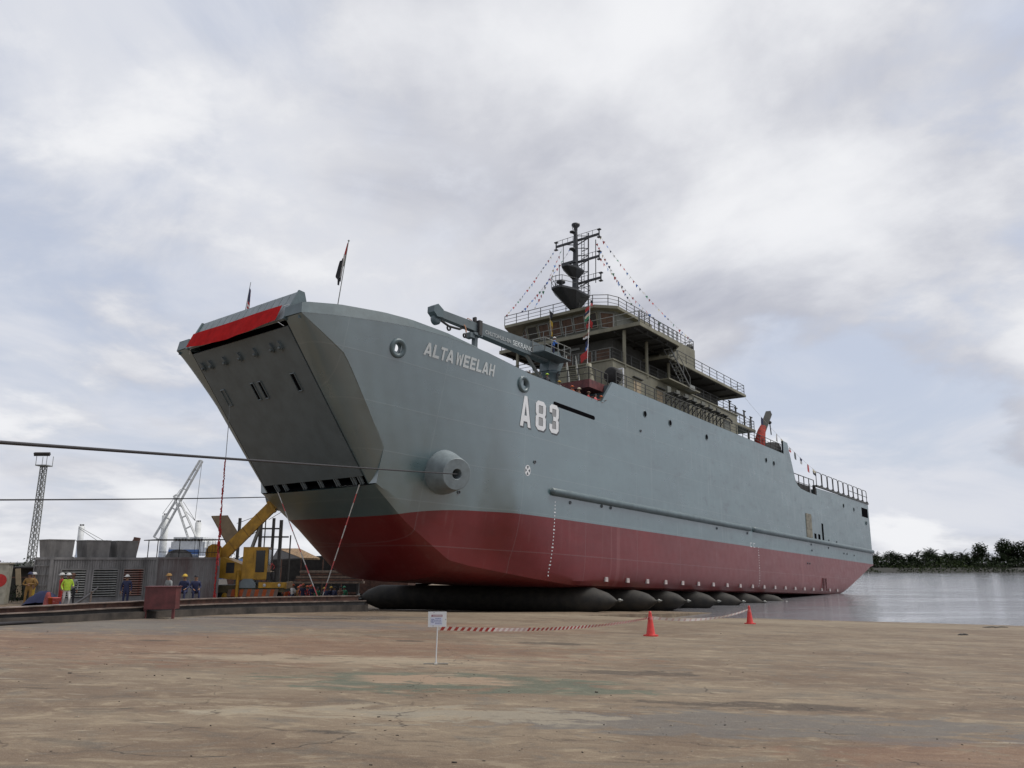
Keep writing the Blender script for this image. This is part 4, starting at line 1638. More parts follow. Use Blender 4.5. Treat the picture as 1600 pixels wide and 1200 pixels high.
def deck_crane():
    cr = MB()
    # pedestal
    cr.lathe([(0.95, 6.7), (0.95, 9.6), (0.72, 10.2), (0.72, 11.2), (0.85, 11.25), (0.85, 11.5), (0, 11.5)], (0.9, 3.5, 0), (0, 0, 1), 20)
    c = part(cr, 'deck_crane', M_GREY)
    b = MB()
    # slewing head and kingpost
    b.prism([V((1.9, 3.0, 11.4)), V((0.2, 3.0, 11.4)), V((-0.4, 3.0, 12.6)), V((0.3, 3.0, 13.5)), V((1.6, 3.0, 13.1))], (0, 1.0, 0))
    sub(b, 'slewing_head', M_GREY, c)

    def boom(x0, x1, z0, z1, h0, h1, w, name, m):
        b = MB()
        b.prism([V((x0, 3.5 - w / 2, z0 - h0 / 2)), V((x1, 3.5 - w / 2, z1 - h1 / 2)), V((x1, 3.5 - w / 2, z1 + h1 / 2)), V((x0, 3.5 - w / 2, z0 + h0 / 2))], (0, w, 0))
        return sub(b, name, m, c)
    boom(1.2, 10.9, 12.85, 12.75, 1.45, 1.0, 0.7, 'boom', M_RAMP)
    boom(10.9, 15.2, 12.75, 12.7, 0.72, 0.6, 0.5, 'boom_extension', M_RAMP)
    b = MB()
    b.box((10.95, 3.5, 12.72), (0.35, 0.95, 1.2))
    b.box((11.2, 3.5, 13.35), (0.18, 0.3, 0.5))
    sub(b, 'boom_collar', M_DARK, c)
    b = MB()
    b.prism([V((15.1, 3.15, 12.4)), V((15.7, 3.15, 12.3)), V((16.1, 3.15, 12.6)), V((16.1, 3.15, 13.05)), V((15.7, 3.15, 13.3)), V((15.1, 3.15, 13.0))], (0, 0.7, 0))
    b.lathe([(0, -0.15), (0.4, -0.15), (0.4, 0.15), (0, 0.15)], (15.55, 3.5, 12.15), (0, 1, 0), 16)
    sub(b, 'boom_head', M_GREY, c)
    b = MB()
    b.tube([(15.1, 3.6, 12.2), (14.2, 3.6, 12.0), (13.0, 3.6, 12.1), (12.6, 3.6, 12.35)], 0.09, 6)
    b.lathe([(0.12, -0.05), (0.22, -0.05), (0.22, 0.05), (0.12, 0.05)], (14.2, 3.6, 11.85), (0, 1, 0), 12)
    b.lathe([(0.1, -0.05), (0.2, -0.05), (0.2, 0.05), (0.1, 0.05)], (12.4, 3.6, 11.75), (0, 1, 0), 12)
    sub(b, 'crane_hook', M_DARK, c)
    b = MB()
    b.tube([(13.1, 3.2, 13.1), (12.6, 3.8, 12.4), (12.45, 3.8, 11.95)], 0.06, 6)
    b.tube([(12.0, 3.1, 13.05), (12.0, 3.5, 13.3), (12.0, 3.9, 13.05)], 0.04, 6)
    sub(b, 'sling', mat('orange_sling', (0.50, 0.25, 0.14), 0.8), c)
    b = MB()
    b.tube([(1.4, 3.5, 9.8), (4.6, 3.5, 12.35)], 0.16, 8)
    b.tube([(3.0, 3.5, 11.1), (5.0, 3.5, 12.6)], 0.10, 8)
    sub(b, 'lift_cylinder', M_RAILG, c)
    # access platform with rails at the boom foot
    b = MB()
    b.span((0.3, 3.9, 12.35), (4.2, 5.3, 12.45))
    sub(b, 'crane_platform', M_RAMP, c)
    railing([(4.15, 3.95, 12.45), (4.15, 5.25, 12.45), (0.35, 5.25, 12.45), (0.35, 3.95, 12.45)], 1.1, 0.95, 2, 0.035, 'railing', M_RAILG, c)
    # boom rest on the fore deck
    b = MB()
    b.bar((11.1, 3.5, 6.7), (11.1, 3.5, 12.1), 0.34)
    b.box((11.1, 3.5, 12.15), (1.0, 0.8, 0.2))
    b.box((11.7, 3.5, 11.95), (0.5, 0.6, 0.4))
    part(b, 'boom_rest', M_RAMP)
    # stencilled caution on the boom: pale print on its port face
    dirx, dirz = V((-1, 0, 0.0206)), V((0, 0, 1))
    txt = bpy.data.curves.new('caution_lettering', 'FONT')
    for body, x0, hgt, mm in (('CHLITDHULI-EN', 10.3, 0.33, M_FADE), ('SEKRANG', 6.75, 0.46, M_LETTER)):
        cu = bpy.data.curves.new('caution_lettering', 'FONT')
        cu.body = body
        cu.size = hgt * 1.35
        cu.extrude = 0.006
        cu.offset = 0.008
        tmp = bpy.data.objects.new('tmp_text', cu)
        COL.objects.link(tmp)
        dg = bpy.context.evaluated_depsgraph_get()
        me = bpy.data.meshes.new_from_object(tmp.evaluated_get(dg))
        bpy.data.objects.remove(tmp)
        me.materials.clear()
        me.materials.append(mm)
        o = put(me, 'caution_lettering', c)
        R = Matrix((dirx, dirz, dirx.cross(dirz))).transposed().to_4x4()
        o.matrix_local = Matrix.Translation((x0, 3.862, 12.45)) @ R
    bpy.data.curves.remove(txt)


M_FADE = mat('faded_print', (0.36, 0.38, 0.385), 0.6, var=0.15, scale=8)
deck_crane()


def mast():
    b = MB()
    X, Y = -7.6, 0.35
    b.tube([(X, Y, 20.4), (X, Y, 24.2), (X, Y, 28.2), (X, Y, 29.6)], [0.36, 0.32, 0.24, 0.17], 14)
    b.lathe([(0.2, 29.4), (0.2, 29.7), (0.44, 29.95), (0.44, 30.12), (0, 30.12)], (X, Y, 0), (0, 0, 1), 14)
    M = part(b, 'signal_mast', M_MAST)

    def boat_platform(cx, z, L, Wd, depth, name, rail_h):
        """pointed platform jutting forward, hopper-shaped underneath"""
        out = [(cx + L * 0.62, 0.25 * Wd), (cx + L * 0.66, 0), (cx + L * 0.62, -0.25 * Wd), (cx + L * 0.25, -0.5 * Wd), (cx - L * 0.34, -0.5 * Wd), (cx - L * 0.34, 0.5 * Wd), (cx + L * 0.25, 0.5 * Wd)]
        b = MB()
        n = len(out)
        top = [V((x, Y + y, z)) for x, y in out]
        mid = [V((x, Y + y, z - 0.2)) for x, y in out]
        bot = [V((X + (x - X) * 0.22, Y + y * 0.3, z - depth)) for x, y in out]
        b.add(top + mid + bot, [tuple(range(n - 1, -1, -1))] + [(i, (i + 1) % n, n + (i + 1) % n, n + i) for i in range(n)] + [(n + i, n + (i + 1) % n, 2 * n + (i + 1) % n, 2 * n + i) for i in range(n)] + [tuple(range(2 * n, 3 * n))])
        p = sub(b, name, M_MAST, M)
        if rail_h:
            r = MB()
            path = top[:] + [top[0]]
            for hh in (rail_h * 0.5, rail_h):
                r.tube([q + V((0, 0, hh)) for q in path], 0.03, 6)
            for q in top:
                r.tube([q, q + V((0, 0, rail_h))], 0.03, 6)
            sub(r, 'platform_rail', M_MAST, M)
    boat_platform(X + 0.7, 22.1, 4.2, 2.6, 1.6, 'radar_platform', 1.05)
    boat_platform(X + 0.4, 24.9, 2.5, 1.6, 1.05, 'upper_platform', 0)
    b = MB()
    b.lathe([(0.16, 0), (0.16, 0.35), (0.45, 0.45), (0.45, 0.62), (0, 0.62)], (X + 2.6, Y, 22.2), (0, 0, 1), 12)
    sub(b, 'radar_pedestal', M_MAST, M)
    b = MB()
    b.box((X + 1.2, Y, 25.3), (0.3, 1.7, 0.24))
    b.lathe([(0.2, 24.9), (0.2, 25.2), (0, 25.2)], (X + 1.2, Y, 0), (0, 0, 1), 10)
    sub(b, 'radar_bar', M_MAST, M)
    # yards
    for z, yl in ((28.35, 2.7), (25.9, 2.7), (23.5, 2.9)):
        b = MB()
        a, c = V((X - 0.3, Y - (yl if z > 28 else 0.2), z)), V((X - 0.3, Y + yl, z + 0.05))
        b.bar(a, c, 0.16, 0.22)
        b.bar(V((X - 0.3, Y, z - 0.5)), V((X - 0.3, Y + yl * 0.6, z)), 0.08)
        if z > 28:
            b.bar(V((X - 0.3, Y, z - 0.5)), V((X - 0.3, Y - yl * 0.6, z)), 0.08)
        sub(b, 'yard', M_MAST, M)
        r = MB()
        ends = [c] if z < 28 else [a, c]
        for e in ends:
            r.bar(e + V((0, 0, -0.35)), e + V((0, 0, 0.5)), 0.1)
            r.box(e + V((0, 0, 0.5)), (0.3, 0.36, 0.1))
            r.box(e + V((0, 0, -0.35)), (0.3, 0.36, 0.1))
        for t in (0.2, 0.45, 0.7, 1.0):
            for e in ends:
                q = V((X - 0.3, Y, z)).lerp(e, t)
                r.tube([q, q + V((0, 0, 0.65))], 0.025, 5)
        for e in ends:
            r.tube([V((X - 0.3, Y, z + 0.65)), e + V((0, 0, 0.6))], 0.025, 5)
        sub(r, 'yard_rail', M_MAST, M)
    # aft stays: posts with ladder rungs
    for dx, dy, z0, z1, rr in ((-0.9, 1.0, 20.7, 29.2, 0.07), (-0.9, 1.9, 23.4, 28.2, 0.045), (-0.5, -1.9, 25.6, 28.4, 0.04), (-1.1, 0.35, 20.7, 28.8, 0.035), (-1.1, 0.0, 20.7, 28.8, 0.035), (1.6, -0.9, 22.8, 25.2, 0.035)):
        b = MB()
        b.tube([(X + dx, Y + dy, z0), (X + dx, Y + dy, z1)], rr, 6)
        sub(b, 'mast_stay', M_MAST, M)
    b = MB()
    for k in range(24):
        z = 20.9 + k * 0.33
        b.tube([(X - 1.1, Y, z), (X - 1.1, Y + 0.35, z)], 0.022, 5)
    sub(b, 'mast_ladder', M_MAST, M)
    for z in (22.3, 24.8, 26.6, 27.4, 28.8):
        b = MB()
        b.bar((X, Y, z), (X - 0.9, Y + 1.0, z + 0.05), 0.06)
        b.bar((X - 0.9, Y + 1.0, z + 0.05), (X - 1.1, Y + 0.1, z), 0.05)
        sub(b, 'mast_brace', M_MAST, M)
    b = MB()
    b.lathe([(0.1, 0), (0.34, 0.12), (0.34, 0.22), (0.0, 0.3)], (X + 0.6, Y, 26.9), (0, 0, 1), 10)
    b.bar((X, Y, 26.85), (X + 0.6, Y, 26.9), 0.1)
    b.bar((X, Y, 28.85), (X + 0.6, Y, 28.9), 0.1)
    b.lathe([(0.1, 0), (0.3, 0.05), (0.3, 0.15), (0.0, 0.2)], (X + 0.6, Y, 28.9), (0, 0, 1), 10)
    b.tube([(X + 0.35, Y, 29.0), (X + 0.6, Y, 29.5), (X + 0.35, Y, 30.0)], 0.035, 5)
    sub(b, 'mast_lamp', M_MAST, M)


mast()


# ------------------------------------------------------------------ things on the ship: banner, flags, bunting
def cloth_quad(b, q, m, nx=6, ny=6, wave=0.06, ph=0.0):
    """wavy cloth between four corners (a, b, c, d)"""
    q = [V(k) for k in q]
    n = (q[1] - q[0]).cross(q[3] - q[0])
    n = n.normalized() if n.length > 1e-9 else V((0, 1, 0))
    vs = []
    for j in range(ny + 1):
        for i in range(nx + 1):
            u, v = i / nx, j / ny
            p = q[0].lerp(q[1], u).lerp(q[3].lerp(q[2], u), v)
            vs.append(p + n * wave * math.sin(6.3 * u * 1.3 + ph + 2 * v))
    fs = [(j * (nx + 1) + i, j * (nx + 1) + i + 1, (j + 1) * (nx + 1) + i + 1, (j + 1) * (nx + 1) + i) for j in range(ny) for i in range(nx)]
    b.add(vs, fs, True, m)


def red_banner():
    t = sthing('red_banner', 'long red cloth banner hung across the head of the bow ramp', 'banner', (29.7, 0, 7.7))
    b = MB()
    nx, ny = 30, 6
    vs = []
    for j in range(ny + 1):
        v = j / ny
        for i in range(nx + 1):
            u = i / nx
            y = -4.85 + 9.7 * u
            sag = 0.24 * (4 * u * (1 - u)) * v
            ztop = 8.68 - 7.7
            zbot = 7.62 - 7.7 + (0.12 * (u - 0.5) ** 2)
            z = ztop + (zbot - ztop) * v - sag
            x = -0.33 + 0.40 * v + 0.30 + 0.035 * math.sin(u * 23) * v + 0.03 * math.sin(u * 9 + 1)
            vs.append((x, y, z))
    b.add(vs, [(j * (nx + 1) + i, j * (nx + 1) + i + 1, (j + 1) * (nx + 1) + i + 1, (j + 1) * (nx + 1) + i) for j in range(ny) for i in range(nx)], True)
    b.build('cloth', M_REDCLOTH, t)
    b = MB()
    for sg in (-1, 1):
        b.tube([(-0.2, sg * 4.8, 0.98), (-0.3, sg * 5.15, 1.05)], 0.02, 5)
        b.tube([(0.1, sg * 4.8, -0.1), (-0.1, sg * 5.15, -0.35)], 0.02, 5)
    b.build('tie', M_WHITE, t)['kind'] = 'stuff'


red_banner()


def flags():
    # red, white and black flag drooping on the port bow
    base = (27.0, 6.55, 9.0)
    t = sthing('drooping_flag', 'red, white, black and green flag drooping from a thin staff above the port bow', 'flag', base)
    b = MB()
    top = V((0.05, 0.62, 4.15))
    b.tube([(0, 0, -0.1), top], [0.035, 0.022], 6)
    b.ball(top, 0.06)
    b.build('flag_staff', M_RAILG, t)
    b = MB()
    d = top.normalized()
    L = top.length

    def on(k, off=0.0, dx=0.0):
        return d * (L * k) + V((dx, -off, 0))
    cloth_quad(b, [on(.97), on(.97, .02), on(.66, .30, .05), on(.62, 0)], 0, 3, 6, 0.05)
    cloth_quad(b, [on(.78, .02, .03), on(.80, .12, .06), on(.40, .28, .05), on(.38, .02, .02)], 1, 3, 6, 0.05)
    cloth_quad(b, [on(.74, .14, .07), on(.70, .34, .1), on(.50, .62, .1), on(.36, .14, .05)], 2, 4, 6, 0.06)
    cloth_quad(b, [on(.44, .08, .06), on(.44, .28, .1), on(.34, .26, .1), on(.32, .06, .06)], 2, 3, 4, 0.04)
    cloth_quad(b, [on(.90, .0, -.03), on(.86, .10, -.05), on(.60, .2, -.05), on(.64, .02, -.02)], 3, 3, 5, 0.05)
    b.build('flag_cloth', [CL['red'], CL['white'], CL['black'], CL['green']], t)
    # striped flag behind the ramp head
    base = (28.0, -1.8, 8.4)
    t = sthing('striped_flag', 'red and white striped flag with blue corner drooping behind the ramp head', 'flag', base)
    b = MB()
    top = V((0.0, 0.30, 3.75))
    b.tube([(0, -0.2, -0.2), top], [0.035, 0.022], 6)
    b.build('flag_staff', M_RAILG, t)
    d = top.normalized()
    L = top.length
    b = MB()
    for k in range(14):
        v0, v1 = k / 14, (k + 1) / 14
        o0, o1 = 0.05 + 0.36 * v0, 0.05 + 0.36 * v1

        def pt(v, u, dz=0.0):
            return d * (L * (.93 - .60 * v)) + V((0.05 * math.sin(u * 5), u * (0.06 + 0.32 * v) + 0.02, -u * 0.35))
        for i in range(6):
            u0, u1 = i / 6, (i + 1) / 6
            blue = k < 6 and i < 5
            b.add([pt(v0, u0), pt(v0, u1), pt(v1, u1), pt(v1, u0)], [(0, 1, 2, 3)], True, 2 if blue else k % 2)
    b.build('flag_cloth', [CL['red'], CL['white'], CL['navy']], t)


flags()
PENN = ['red', 'white', 'blue', 'cream', 'pink', 'green', 'navy', 'red', 'sky']
pm = {}
for cname in set(PENN):
    _b = MB()
    _b.prism([V((-0.13, 0, 0)), V((0.13, 0, 0)), V((0.02, 0.03, -0.30))], (0, 0.006, 0))
    pm[cname] = _b.mesh('pennant', CL[cname])


def bunting(a, c, n, label, sag=0.4):
    t = sthing('bunting_line', label, 'bunting', a, 'pennant lines rigged from the mast')
    e = V(c) - V(a)
    pts = []
    for k in range(25):
        u = k / 24
        pts.append(e * u - V((0, 0, sag * 4 * u * (1 - u))))
    b = MB()
    b.tube(pts, 0.010, 4)
    b.build('cord', CL['white'], t)
    ang = math.atan2(e.y, e.x)
    for k in range(n):
        u = (k + 0.5) / n
        p = e * u - V((0, 0, sag * 4 * u * (1 - u)))
        o = put(pm[PENN[(k * 4 + n) % len(PENN)]], 'pennant', t, p, (random.uniform(-0.5, 0.5), random.uniform(-0.2, 0.2), ang + random.uniform(-0.7, 0.7)))
        s = random.uniform(0.85, 1.2)
        o.scale = (s, s, s)


bunting((-7.9, -2.3, 28.3), (-7.2, -8.5, 21.6), 22, 'outer left string of pennants running down to the far roof rail end')
bunting((-7.6, -0.2, 27.6), (-7.2, -6.3, 21.6), 20, 'inner left string of pennants from the mast to the front bridge roof rail')
bunting((-7.9, -1.6, 27.9), (-7.2, -4.6, 21.6), 14, 'short left string of pennants close beside the mast', 0.2)
bunting((-7.9, 3.0, 28.4), (-23.7, 5.5, 20.7), 30, 'long right string of pennants from the top yard to the aft rail', 0.9)
bunting((-7.9, 3.0, 25.9), (-16.5, 5.4, 20.6), 18, 'middle right string of pennants from the middle yard', 0.5)
bunting((-8.6, 2.2, 28.0), (-12.0, 4.5, 21.6), 18, 'steep right string of pennants behind the mast ladder', 0.2)


def signal_flags():
    def fl(b, p, w, h, cols, ph, dx, m0):
        for i, cc in enumerate(cols):
            q0, q1 = p + V((0, 0, -h * i / len(cols))), p + V((0, 0, -h * (i + 1) / len(cols)))
            cloth_quad(b, [q0, q0 + V(dx) * w, q1 + V(dx) * w * 0.9, q1], m0 + i, 4, 3, 0.05, ph)
    a, c = V((-6.8, 2.7, 21.3)), V((0.4, 7.0, 11.0))
    t = sthing('signal_flag_hoist', 'colourful signal flags hanging on one line down the front of the house', 'signal flags', a)
    e = c - a
    b = MB()
    b.tube([V((0, 0, 0)), e], 0.018, 5)
    b.build('halyard', CL['white'], t)
    for u, w, h, cols, dx in ((.05, .5, .6, ['black', 'pink'], (0.1, .7, -.5)), (.13, .75, .8, ['red', 'cream'], (0.1, -.7, -.5)), (.19, .7, .9, ['navy', 'cream', 'green'], (.1, -.8, -.6)), (.32, .6, .7, ['red'], (0, .6, -.8)), (.36, .55, .5, ['red'], (0, -.6, -.6)),
                              (.45, .45, .9, ['cream', 'red', 'white'], (0, -.4, -.7)), (.52, .7, .4, ['brown', 'white'], (0, -.9, -.2)), (.58, .6, 1.1, ['navy', 'blue'], (0, -.5, -.6)), (.66, .5, .7, ['white', 'pink'], (0, -.4, -.9)), (.72, 1.0, 0.75, ['red'], (0, -.85, -.5)), (.86, .5, .6, ['white', 'red'], (0, .4, -.8)), (.92, .6, .6, ['cream', 'grey'], (0, -.4, -.8))):
        b = MB()
        fl(b, e * u, w, h, cols, u * 20, dx, 0)
        b.build('flag', [CL[k] for k in cols], t)
    a, c = V((-6.6, -2.2, 20.9)), V((-6.2, -1.6, 17.9))
    t = sthing('small_flag_hoist', 'short line with a black and a yellow flag in front of the bridge windows', 'signal flags', a)
    e = c - a
    b = MB()
    b.tube([V((0, 0, 0)), e], 0.018, 5)
    b.build('halyard', CL['white'], t)
    for u, w, h, cols in ((.02, .7, .7, ['black']), (.42, .6, 1.0, ['yellow', 'ochre']), (.85, .4, .5, ['yellow'])):
        b = MB()
        fl(b, e * u, w, h, cols, u * 9, (0, .6, -.7), 0)
        b.build('flag', [CL[k] for k in cols], t)
    # dressing line down to the stern
    a, c = V((-34.0, 7.2, 15.9)), V((-55.0, 8.4, 9.6))
    t = sthing('stern_flag_line', 'sparse line of flags sloping from the aft deck to the stern rail', 'signal flags', a)
    e = c - a
    pts = [e * (k / 20) - V((0, 0, 0.5 * 4 * (k / 20) * (1 - k / 20))) for k in range(21)]
    b = MB()
    b.tube(pts, 0.015, 4)
    b.build('halyard', CL['white'], t)
    for u, w, h, cols in ((.2, .5, .9, ['navy']), (.40, .35, 1.0, ['white']), (.47, .9, .7, ['cream', 'black']), (.58, .6, .6, ['white', 'pink']), (.66, .4, .9, ['grey']), (.74, .6, .8, ['navy', 'white']), (.86, .4, 1.0, ['pink']), (.94, .8, .7, ['cream', 'black'])):
        b = MB()
        p = e * u - V((0, 0, 0.5 * 4 * u * (1 - u)))
        fl(b, p, w, h, cols, u * 30, (-.6, .3, -.5), 0)
        b.build('flag', [CL[k] for k in cols], t)


signal_flags()


# ------------------------------------------------------------------ people
POSES = {
    # joint: (x, y, z); figure faces -Y
    'stand': dict(lel=(.27, .02, 1.14), lwr=(.27, -.06, .90), rel=(-.27, .02, 1.14), rwr=(-.27, -.06, .90), lkn=(.11, -.02, .49), lan=(.12, .02, .09), rkn=(-.11, -.02, .49), ran=(-.12, .02, .09)),
    'folded': dict(lel=(.30, -.02, 1.15), lwr=(.04, -.22, 1.16), rel=(-.30, -.02, 1.15), rwr=(-.04, -.24, 1.10), lkn=(.11, -.02, .49), lan=(.13, .02, .09), rkn=(-.11, -.02, .49), ran=(-.13, .02, .09)),
    'step': dict(lel=(.27, -.08, 1.16), lwr=(.16, -.30, 1.10), rel=(-.27, .06, 1.16), rwr=(-.26, -.10, .95), lkn=(.10, -.18, .52), lan=(.10, -.10, .12), rkn=(-.10, .02, .49), ran=(-.11, .16, .10)),
    'reach': dict(lel=(.30, -.14, 1.30), lwr=(.26, -.36, 1.36), rel=(-.28, -.1, 1.2), rwr=(-.2, -.32, 1.15), lkn=(.11, -.05, .49), lan=(.13, .02, .09), rkn=(-.11, -.02, .49), ran=(-.13, .05, .09)),
    'sit': dict(lel=(.26, -.10, .72), lwr=(.16, -.32, .62), rel=(-.26, -.10, .72), rwr=(-.14, -.34, .60), lkn=(.14, -.42, .50), lan=(.14, -.46, .08), rkn=(-.14, -.42, .50), ran=(-.14, -.38, .08)),
    'hips': dict(lel=(.40, .08, 1.18), lwr=(.22, .0, 1.00), rel=(-.40, .08, 1.18), rwr=(-.22, .0, 1.00), lkn=(.12, -.02, .49), lan=(.15, .02, .09), rkn=(-.12, -.02, .49), ran=(-.15, .02, .09)),
}


def person(label, loc, rz, pose, shirt, trousers, helmet=None, vest=None, h=1.0, group=None, boots='black'):
    P = POSES[pose]
    drop = 0.46 if pose == 'sit' else 0.0
    lean = -0.10 if pose in ('sit', 'reach') else -0.02
    J = {'pel': (0, 0, .95 - drop), 'spi': (0, lean * .3, 1.14 - drop), 'che': (0, lean * .7, 1.34 - drop), 'nek': (0, lean, 1.48 - drop), 'hd0': (0, lean - .02, 1.57 - drop), 'hd1': (0, lean - .02, 1.69 - drop),
         'lsh': (.19, lean * .9, 1.41 - drop), 'rsh': (-.19, lean * .9, 1.41 - drop), 'lhi': (.10, 0, .90 - drop), 'rhi': (-.10, 0, .90 - drop)}
    for k, v in P.items():
        J[k] = v
    for sd in 'lr':
        e, w = V(J[sd + 'el']), V(J[sd + 'wr'])
        d = (w - e).normalized()
        J[sd + 'ha'] = tuple(w + d * 0.09)
        a = V(J[sd + 'an'])
        J[sd + 'to'] = (a.x * 1.1, a.y - 0.17, a.z - 0.045)
    R = dict(pel=.145, spi=.135, che=.155, nek=.058, hd0=.085, hd1=.082, lsh=.072, rsh=.072, lel=.048, rel=.048, lwr=.034, rwr=.034, lha=.036, rha=.036, lhi=.095, rhi=.095, lkn=.066, rkn=.066, lan=.045, ran=.045, lto=.035, rto=.035)
    E = [('pel', 'spi'), ('spi', 'che'), ('che', 'nek'), ('nek', 'hd0'), ('hd0', 'hd1'), ('che', 'lsh'), ('che', 'rsh')]
    for sd in 'lr':
        E += [(sd + 'sh', sd + 'el'), (sd + 'el', sd + 'wr'), (sd + 'wr', sd + 'ha'), ('pel', sd + 'hi'), (sd + 'hi', sd + 'kn'), (sd + 'kn', sd + 'an'), (sd + 'an', sd + 'to')]
    keys = list(J)
    me = bpy.data.meshes.new('body')
    me.from_pydata([J[k] for k in keys], [(keys.index(a), keys.index(c)) for a, c in E], [])
    tmp = bpy.data.objects.new('tmp_body', me)
    COL.objects.link(tmp)
    tmp.modifiers.new('skin', 'SKIN').use_smooth_shade = True
    sk = me.skin_vertices[0].data
    for i, k in enumerate(keys):
        sk[i].radius = (R[k], R[k] * (0.78 if k in ('spi', 'che', 'pel') else 1))
        sk[i].use_root = (k == 'pel')
    tmp.modifiers.new('sub', 'SUBSURF').levels = 1
    dg = bpy.context.evaluated_depsgraph_get()
    m2 = bpy.data.meshes.new_from_object(tmp.evaluated_get(dg))
    bpy.data.objects.remove(tmp)
    bpy.data.meshes.remove(me)
    m2.name = 'body'
    # fingers and thumb rooted in the palms
    b = MB()
    b.v = [v.co.copy() for v in m2.vertices]
    b.f = [tuple(p.vertices) for p in m2.polygons]
    b.sm = [True] * len(b.f)
    reg = {'shirt': 0, 'trs': 1, 'skin': 2, 'boot': 3}
    SEG = [('pel', 'spi', 0), ('spi', 'che', 0), ('che', 'nek', 0), ('nek', 'hd1', 2)]
    for sd in 'lr':
        SEG += [(sd + 'sh', sd + 'el', 0), (sd + 'el', sd + 'wr', 0), (sd + 'wr', sd + 'ha', 2), (sd + 'hi', sd + 'kn', 1), (sd + 'kn', sd + 'an', 1), (sd + 'an', sd + 'to', 3), ('pel', sd + 'hi', 1)]

    def dseg(p, a, c):
        a, c = V(J[a]), V(J[c])
        u = max(0, min(1, (p - a).dot(c - a) / max(1e-9, (c - a).length_squared)))
        return (p - a.lerp(c, u)).length
    for f in b.f:
        c = sum((b.v[i] for i in f), V()) / len(f)
        b.mi.append(min(((dseg(c, s[0], s[1]), s[2]) for s in SEG))[1])
    for sd, sg in (('l', 1), ('r', -1)):
        w, ha = V(J[sd + 'wr']), V(J[sd + 'ha'])
        d = (ha - w).normalized()
        side = d.cross(V((0, 0, 1)))
        side = side.normalized() if side.length > .1 else V((0, 1, 0))
        curl = V((0, -1, 0))
        for k in range(4):
            o = ha + side * (0.018 * (k - 1.5))
            ln = (.07, .08, .076, .06)[k]
            b.k = 2
            b.tube([o, o + d * ln * .55, o + d * ln * .9 + curl * .03], [.010, .009, .007], 5)
        b.tube([w + d * .03, w + d * .06 + side * .045 * sg, w + d * .10 + side * .05 * sg], [.012, .010, .008], 5)
    t = thing('person', label, 'person', loc, rz, group)
    t.scale = (h, h, h)
    b.build('body', [CL[shirt], CL[trousers], M_SKIN, CL[boots]], t)
    hd = V(J['hd1'])
    hb_ = MB()
    if helmet:
        hb_.ball(hd + V((0, 0.01, 0.0)), 0.135, 12, 5, (0.92, 1.08, 0.95), 0)
        hb_.lathe([(0.122, 0.0), (0.165, -0.005), (0.165, 0.008), (0.122, 0.015)], hd + V((0, -0.02, 0.0)), (0, 0, 1), 14)
        hb_.build('helmet', CL[helmet], t)
    else:
        hb_.ball(hd + V((0, 0.02, -0.005)), 0.112, 12, 5, (0.9, 1.05, 1.0), -8)
        hb_.build('hair', CL['black'], t)
    f = MB()
    f.tube([hd + V((0, -.085, -.05)), hd + V((0, -.118, -.085)), hd + V((0, -.09, -.098))], [.008, .014, .008], 6)
    f.ball(hd + V((.088, 0, -.07)), .022, 6, 4)
    f.ball(hd + V((-.088, 0, -.07)), .022, 6, 4)
    f.k = 1
    for sg in (-1, 1):
        f.ball(hd + V((.033 * sg, -.086, -.052)), .010, 6, 4)
    f.box(hd + V((0, -.088, -.115)), (.045, .012, .008))
    f.build('face', [M_SKIN, CL['black']], t)['kind'] = 'stuff'
    if vest:
        v = MB()
        z0, z1 = 0.90 - drop, 1.43 - drop
        ring = []
        rows = [(z0, .19, .15), (z0 + .2, .185, .145), (z0 + .38, .205, .16), (z1, .16, .12)]
        vs, fs = [], []
        n = 14
        for j, (z, rx, ry) in enumerate(rows):
            for k in range(n):
                a = 2 * math.pi * k / n
                vs.append((rx * math.cos(a), lean * (0.4 + .2 * j) + ry * math.sin(a), z))
        for j in range(len(rows) - 1):
            for k in range(n):
                fs.append((j * n + k, j * n + (k + 1) % n, (j + 1) * n + (k + 1) % n, (j + 1) * n + k))
        v.add(vs, fs, True)
        v.build('vest', CL[vest], t)
    return t


def ship_person(label, x, y, z, rz_to_port, *a, **k):
    p = S(x, y, z)
    # facing angle: figure faces -Y locally; turn it towards the port side
    ang = math.atan2(PY.y, PY.x) + math.pi / 2 + rz_to_port
    return person(label, p, ang, *a, **k)


